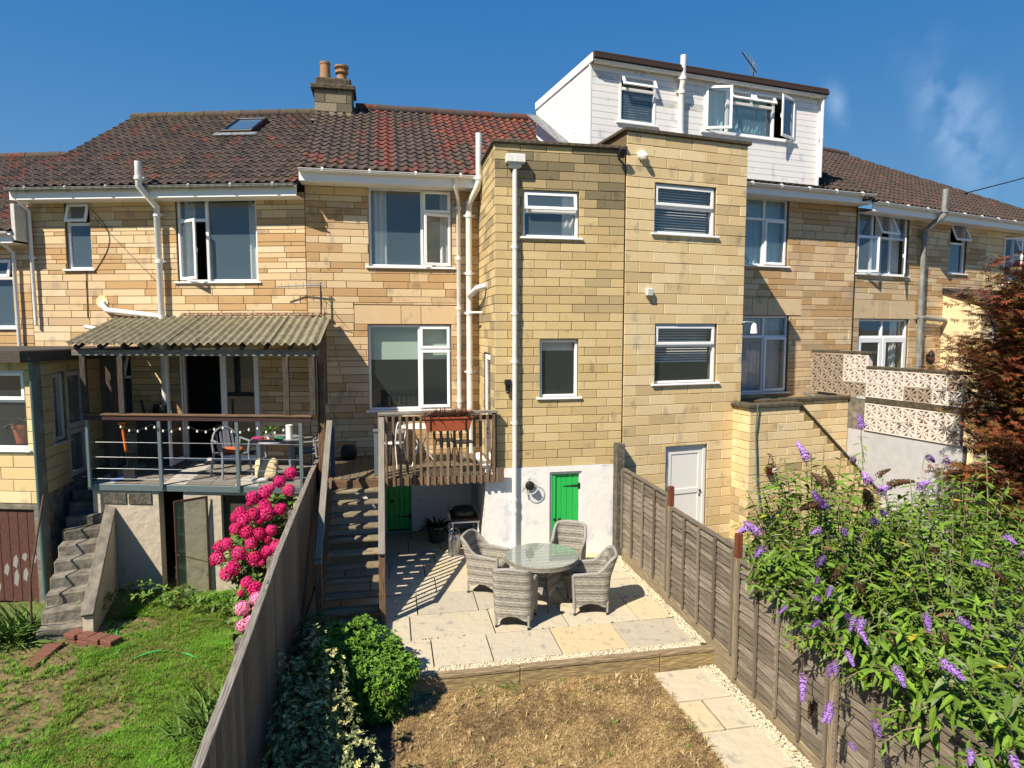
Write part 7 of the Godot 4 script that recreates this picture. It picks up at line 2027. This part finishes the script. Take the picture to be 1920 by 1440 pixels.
func head(sd: int, col: Color) -> ArrayMesh:
	var g := Geo.new()
	var r := RandomNumberGenerator.new(); r.seed = sd
	for i in 70:
		var y := 1.0 - 2.0 * (i + 0.5) / 70.0; var a := i * 2.39996
		var s := sqrt(1 - y * y)
		var d := Vector3(cos(a) * s, y, sin(a) * s)
		var p := d * 0.088 * r.randf_range(0.88, 1.08)
		var u := d.cross(Vector3(0.2, 0.9, 0.3)).normalized(); var v := d.cross(u)
		var rot := r.randf() * TAU
		var k := r.randf_range(0.7, 1.3)
		g.col = Color(col.r * k, col.g * k, col.b * k)
		for q in 4:
			var b := rot + q * PI / 2
			var e := u * cos(b) + v * sin(b); var f := u * cos(b + 0.8) + v * sin(b + 0.8); var h := u * cos(b - 0.8) + v * sin(b - 0.8)
			g.quad(p, p + h * 0.016 + d * 0.003, p + e * 0.022 - d * 0.002, p + f * 0.016 + d * 0.003)
	return g.mesh()

func grass() -> void:
	# blades of a tuft
	var tg := Geo.new()
	var r := RandomNumberGenerator.new(); r.seed = 8
	for i in 7:
		var a := r.randf() * TAU; var d := Vector3(cos(a), 0, sin(a)); var s := Vector3(-sin(a), 0, cos(a)) * 0.05
		var b := d * r.randf() * 0.3
		var m := b + d * r.randf_range(0.1, 0.3) + Vector3(0, 0.6, 0); var e := b + d * r.randf_range(0.3, 0.9) + Vector3(0, r.randf_range(0.7, 1.0), 0)
		tg.quad(b - s, b + s, m + s * 0.7, m - s * 0.7); tg.tri(m - s * 0.7, m + s * 0.7, e)
	var tm := tg.mesh()
	var n := FastNoiseLite.new(); n.seed = 90; n.frequency = 0.55
	var xf := []; var cl := []
	for i in 80000:
		var x := rf(-9.0, -1.36); var z := rf(0.9, 9.0)
		if z < 1.1 + (x + 1.55) * 0.268 + 1.0: continue
		if x < -4.3 and z < 3.4: continue
		var v := n.get_noise_2d(x, z)
		var bare := v < -0.36
		for b in BARE: bare = bare or Vector2((x - b[0]) / b[2], (z - b[1]) / b[3]).length() < 1.0 + v * 0.8
		if bare and rng.randf() < 0.88: continue
		var h := rf(0.03, 0.09) + maxf(0, v) * 0.08
		if x > -1.9: h *= 1.6
		xf.append(Transform3D(Basis(Vector3.UP, rf(0, TAU)) * Basis.from_scale(Vector3(h * 1.1, h, h * 1.1)), Vector3(x, -0.405, z)))
		var k := rf(0.6, 1.3)
		cl.append(Color(0.12 * k, (0.24 + 0.1 * v) * k, 0.022 * k) if rng.randf() < 0.84 + v * 0.3 else Color(0.24 * k, 0.2 * k, 0.07 * k))
	tag(multi("green_grass", tm, "blade", xf, cl), "rough green grass of the left garden", "grass")
	xf = []; cl = []
	for i in 46000:
		var x := rf(0.02, 3.24); var z := rf(5.84, 9.2)
		if x > 3.18 and rng.randf() < 0.5: continue
		var h := rf(0.012, 0.042)
		xf.append(Transform3D(Basis.from_euler(Vector3(rf(-0.5, 0.5), rf(0, TAU), rf(-0.5, 0.5))) * Basis.from_scale(Vector3(h * 1.5, h, h * 1.5)), Vector3(x, -0.202, z)))
		var k := rf(0.6, 1.35)
		var v := n.get_noise_2d(x * 2.2 + 40, z * 2.2)
		cl.append(Color(0.42 * k, 0.3 * k, 0.14 * k) if rng.randf() < 0.7 + v * 1.2 else Color(0.22 * k, 0.15 * k, 0.075 * k))
	for i in 500:
		var h := rf(0.05, 0.11)
		xf.append(Transform3D(Basis.from_euler(Vector3(rf(-0.9, 0.9), rf(0, TAU), rf(-0.9, 0.9))) * Basis.from_scale(Vector3(h, h, h)), Vector3(rf(0.02, 3.3), -0.202, rf(5.84, 9.2))))
		var k := rf(0.8, 1.4)
		cl.append(Color(0.45 * k, 0.35 * k, 0.18 * k) if i % 9 else Color(0.14, 0.2, 0.04))
	tag(multi("straw_grass", tm, "blade", xf, cl), "parched straw coloured grass of the small lawn", "grass")
	# green tufts along the foot of the timber edging and long grass by the fence
	var lm := leaf_mesh(1.0, 0.07, 0.4, 0.5, 3)
	var clumps := [[Vector3(1.0, -0.2, 5.9), 26, 0.14, "green grass tuft left under the timber edging"], [Vector3(1.35, -0.2, 5.88), 40, 0.17, "green grass tuft in the middle under the timber edging"], [Vector3(2.05, -0.2, 5.87), 18, 0.1, "small green tuft right under the timber edging"], [Vector3(-2.0, -0.4, 5.7), 220, 0.5, "long green grass clump beside the grey fence"], [Vector3(-2.3, -0.4, 2.6), 200, 0.45, "long green grass below the hydrangea by the cellar door"], [Vector3(-5.55, -0.4, 2.9), 260, 0.55, "spiky green plant at the foot of the concrete steps"], [Vector3(-1.75, -0.4, 6.9), 160, 0.45, "long grass clump near the viewer by the grey fence"]]
	for c in clumps:
		var a := []; var b := []
		for i in c[1]:
			var an := rf(0, TAU); var e := rf(0.5, 1.45)
			var d := Vector3(cos(an) * cos(e), sin(e), sin(an) * cos(e))
			var sp: float = c[2] * 0.8
			a.append(Transform3D(facing(d) * Basis.from_scale(Vector3.ONE * c[2] * rf(0.5, 1.1)), Vector3(rng.randfn(0, sp * 0.4), 0, rng.randfn(0, sp * 0.4))))
			var k := rf(0.6, 1.3)
			b.append(Color(0.09 * k, 0.17 * k, 0.03 * k))
		var t := thing("grass_clump", c[3], "grass", at(c[0].x, c[0].y, c[0].z))
		multi("blades", lm, "leaf", a, b, t)
	# weeds by the cellar
	for w in [[Vector3(-4.1, -0.4, 1.95), 0.35, "leafy weeds at the foot of the rendered cellar wall"], [Vector3(-3.4, -0.4, 2.25), 0.3, "leafy weeds at the threshold of the cellar doorway"], [Vector3(-4.75, -0.4, 2.3), 0.35, "leafy weeds beside the sloping stair wall"], [Vector3(-2.75, -0.4, 2.6), 0.3, "leafy weeds below the open cellar door"]]:
		shrub("weed_clump", w[2], w[0], [[Vector3(0, 0.15, 0), Vector3(w[1] * 1.3, w[1] * 0.7, w[1]), 0]], leaf_mesh(1.0, 0.45, 0.2, 0.3), Vector2(0.05, 0.1), [Color(0.09, 0.19, 0.03), Color(0.12, 0.2, 0.04)], 500, 3)

func plants() -> void:
	for i in 4:
		var m: StandardMaterial3D = M.leaf.duplicate()
		m.vertex_color_use_as_albedo = false
		m.albedo_color = lin([0.13, 0.16, 0.11, 0.18][i], [0.25, 0.28, 0.21, 0.26][i], [0.022, 0.03, 0.02, 0.05][i])
		M["leaf_" + "abcd"[i]] = m
	var ml: StandardMaterial3D = M.leaf.duplicate()
	ml.backlight = Color(0.2, 0.06, 0.03); ml.roughness = 0.6
	M["maple_leaf"] = ml
	mat("bark", hx("4a3a30"), 0.95, noise_tex(95, 0.05, 0.6, 1.0), Vector3(6, 1.5, 6))
	buddleia()
	maple()
	shrub("green_bush", "rounded bright green bush at the corner of the patio", Vector3(-0.36, -0.2, 5.6), [[Vector3(-0.2, 0.38, 0.15), Vector3(0.42, 0.5, 0.5), 0], [Vector3(0.0, 0.3, 0.0), Vector3(0.5, 0.5, 0.55), 0], [Vector3(0.12, 0.25, 0.45), Vector3(0.42, 0.4, 0.4), 0], [Vector3(-0.15, 0.35, -0.2), Vector3(0.35, 0.38, 0.35), 0], [Vector3(0.2, 0.2, 0.1), Vector3(0.42, 0.35, 0.45), 0], [Vector3(0.35, 0.5, 0.1), Vector3(0.15, 0.2, 0.15), 0], [Vector3(-0.35, 0.66, -0.1), Vector3(0.16, 0.2, 0.16), 0], [Vector3(0.0, 0.7, -0.2), Vector3(0.14, 0.16, 0.14), 0], [Vector3(0.5, 0.45, 0.4), Vector3(0.16, 0.2, 0.16), 0], [Vector3(0.3, 0.5, 0.75), Vector3(0.16, 0.18, 0.14), 0], [Vector3(-0.45, 0.55, 0.3), Vector3(0.15, 0.2, 0.15), 0]], leaf_mesh(1.0, 0.42, 0.25, 0.1), Vector2(0.035, 0.06), [Color(0.1, 0.22, 0.022), Color(0.13, 0.26, 0.03), Color(0.08, 0.17, 0.02)], 1700, 6)
	shrub("dark_bush", "dark evergreen bush in the shade of the left fence", Vector3(-0.95, -0.2, 5.0), [[Vector3(0, 0.3, 0.1), Vector3(0.32, 0.45, 0.55), 0], [Vector3(0.1, 0.2, 0.7), Vector3(0.35, 0.35, 0.4), 0]], leaf_mesh(1.0, 0.4, 0.25, 0.1), Vector2(0.04, 0.07), [Color(0.03, 0.07, 0.02), Color(0.04, 0.09, 0.02)], 900, 5)
	shrub("variegated_bush", "cream and green variegated bush nearest the viewer by the left fence", Vector3(-0.9, -0.2, 6.7), [[Vector3(0.0, 0.3, 0.0), Vector3(0.36, 0.45, 0.5), 0], [Vector3(0.1, 0.35, 0.55), Vector3(0.4, 0.45, 0.5), 0], [Vector3(0.25, 0.25, 1.1), Vector3(0.45, 0.4, 0.5), 0], [Vector3(-0.1, 0.55, -0.35), Vector3(0.16, 0.35, 0.2), 0], [Vector3(0.2, 0.6, 0.1), Vector3(0.14, 0.3, 0.16), 0], [Vector3(-0.3, 0.6, -0.55), Vector3(0.06, 0.32, 0.08), 0], [Vector3(0.3, 0.75, -0.1), Vector3(0.12, 0.36, 0.13), 0], [Vector3(0.42, 0.55, 0.4), Vector3(0.14, 0.34, 0.15), 0], [Vector3(0.6, 0.45, 0.9), Vector3(0.18, 0.3, 0.2), 0], [Vector3(0.1, 0.85, -0.5), Vector3(0.08, 0.35, 0.1), 0]], leaf_mesh(1.0, 0.5, 0.2, 0.1), Vector2(0.025, 0.05), [Color(0.4, 0.4, 0.2), Color(0.16, 0.2, 0.08), Color(0.45, 0.44, 0.16), Color(0.1, 0.14, 0.06)], 900, 5)
	hydrangea()
	grass()

func sky_and_camera() -> void:
	var cam := Camera3D.new()
	cam.name = "camera"
	add_child(cam)
	cam.position = Vector3(0, 4.15, 13.2)
	cam.rotation = Vector3(deg_to_rad(-4.8), deg_to_rad(-10.9), 0)
	cam.fov = 2.0 * rad_to_deg(atan(720.0 / 1200.0))
	cam.near = 0.05; cam.far = 2000.0
	cam.current = true
	var env := Environment.new()
	env.background_mode = Environment.BG_SKY
	env.tonemap_mode = Environment.TONE_MAPPER_LINEAR
	env.tonemap_exposure = 1.65
	env.sdfgi_enabled = true; env.ssao_enabled = true; env.ssil_enabled = true
	var sm := ProceduralSkyMaterial.new()
	sm.sky_top_color = hx("1970ba"); sm.sky_horizon_color = hx("8cc1e6"); sm.sky_curve = 0.16
	sm.ground_bottom_color = hx("6b6a52"); sm.ground_horizon_color = hx("98a08c")
	sm.sun_angle_max = 0.0
	sm.sky_energy_multiplier = 0.78
	sm.sky_cover = cloud_cover(); sm.sky_cover_modulate = Color(1, 1, 1)
	var sky := Sky.new()
	sky.sky_material = sm
	env.sky = sky
	var we := WorldEnvironment.new()
	we.name = "world_environment"
	we.environment = env
	add_child(we)
	var sun := DirectionalLight3D.new()
	sun.name = "sun"
	sun.light_energy = 1.6
	sun.light_color = hx("fff1dc")
	sun.light_angular_distance = 0.5
	sun.shadow_enabled = true
	add_child(sun)
	sun.look_at_from_position(Vector3.ZERO, Vector3(0.535, -0.722, -0.437), Vector3.UP)

func _ready() -> void:
	rng.seed = 20240711
	sky_and_camera()
	materials()
	extra_materials()
	more_materials()
	setting()
	middle_house()
	left_houses()
	right_houses()
	things()

# two thin wisps of cloud low in the right of the sky
func cloud_cover() -> ImageTexture:
	var im := Image.create(2048, 1024, false, Image.FORMAT_RGBA8)
	im.fill(Color(1, 1, 1, 0))
	var n := FastNoiseLite.new(); n.seed = 5; n.frequency = 0.03; n.fractal_octaves = 5; n.domain_warp_enabled = true; n.domain_warp_amplitude = 20.0
	for w in [[0.125, 14.5, 11.0, 25.0, 0.4, 0.18], [0.103, 17.0, 4.0, 9.0, 0.4, 0.15], [0.46, 20.0, 40.0, 14.0, 0.1, 0.4], [0.7, 24.0, 40.0, 12.0, 0.0, 0.35]]:
		var cx: float = w[0] * 2048.0; var cy: float = (90.0 - w[1]) / 180.0 * 1024.0
		for y in range(int(cy - w[3] * 2), int(cy + w[3] * 2)):
			for x in range(int(cx - w[2] * 2.4), int(cx + w[2] * 2.4)):
				var dx: float = (x - cx) - (y - cy) * w[4]; var dy: float = y - cy
				var m: float = exp(-(dx * dx) / (w[2] * w[2]) - (dy * dy) / (w[3] * w[3]) * 1.2)
				var v := clampf(n.get_noise_2d(x * 1.6 + y * 0.9, y * 1.1 - x * 0.5) * 1.4 + 0.5, 0.0, 1.0)
				var px := posmod(x, 2048)
				var a: float = m * v * w[5]
				if a > im.get_pixel(px, y).a: im.set_pixel(px, y, Color(1, 1, 1, a))
	return ImageTexture.create_from_image(im)
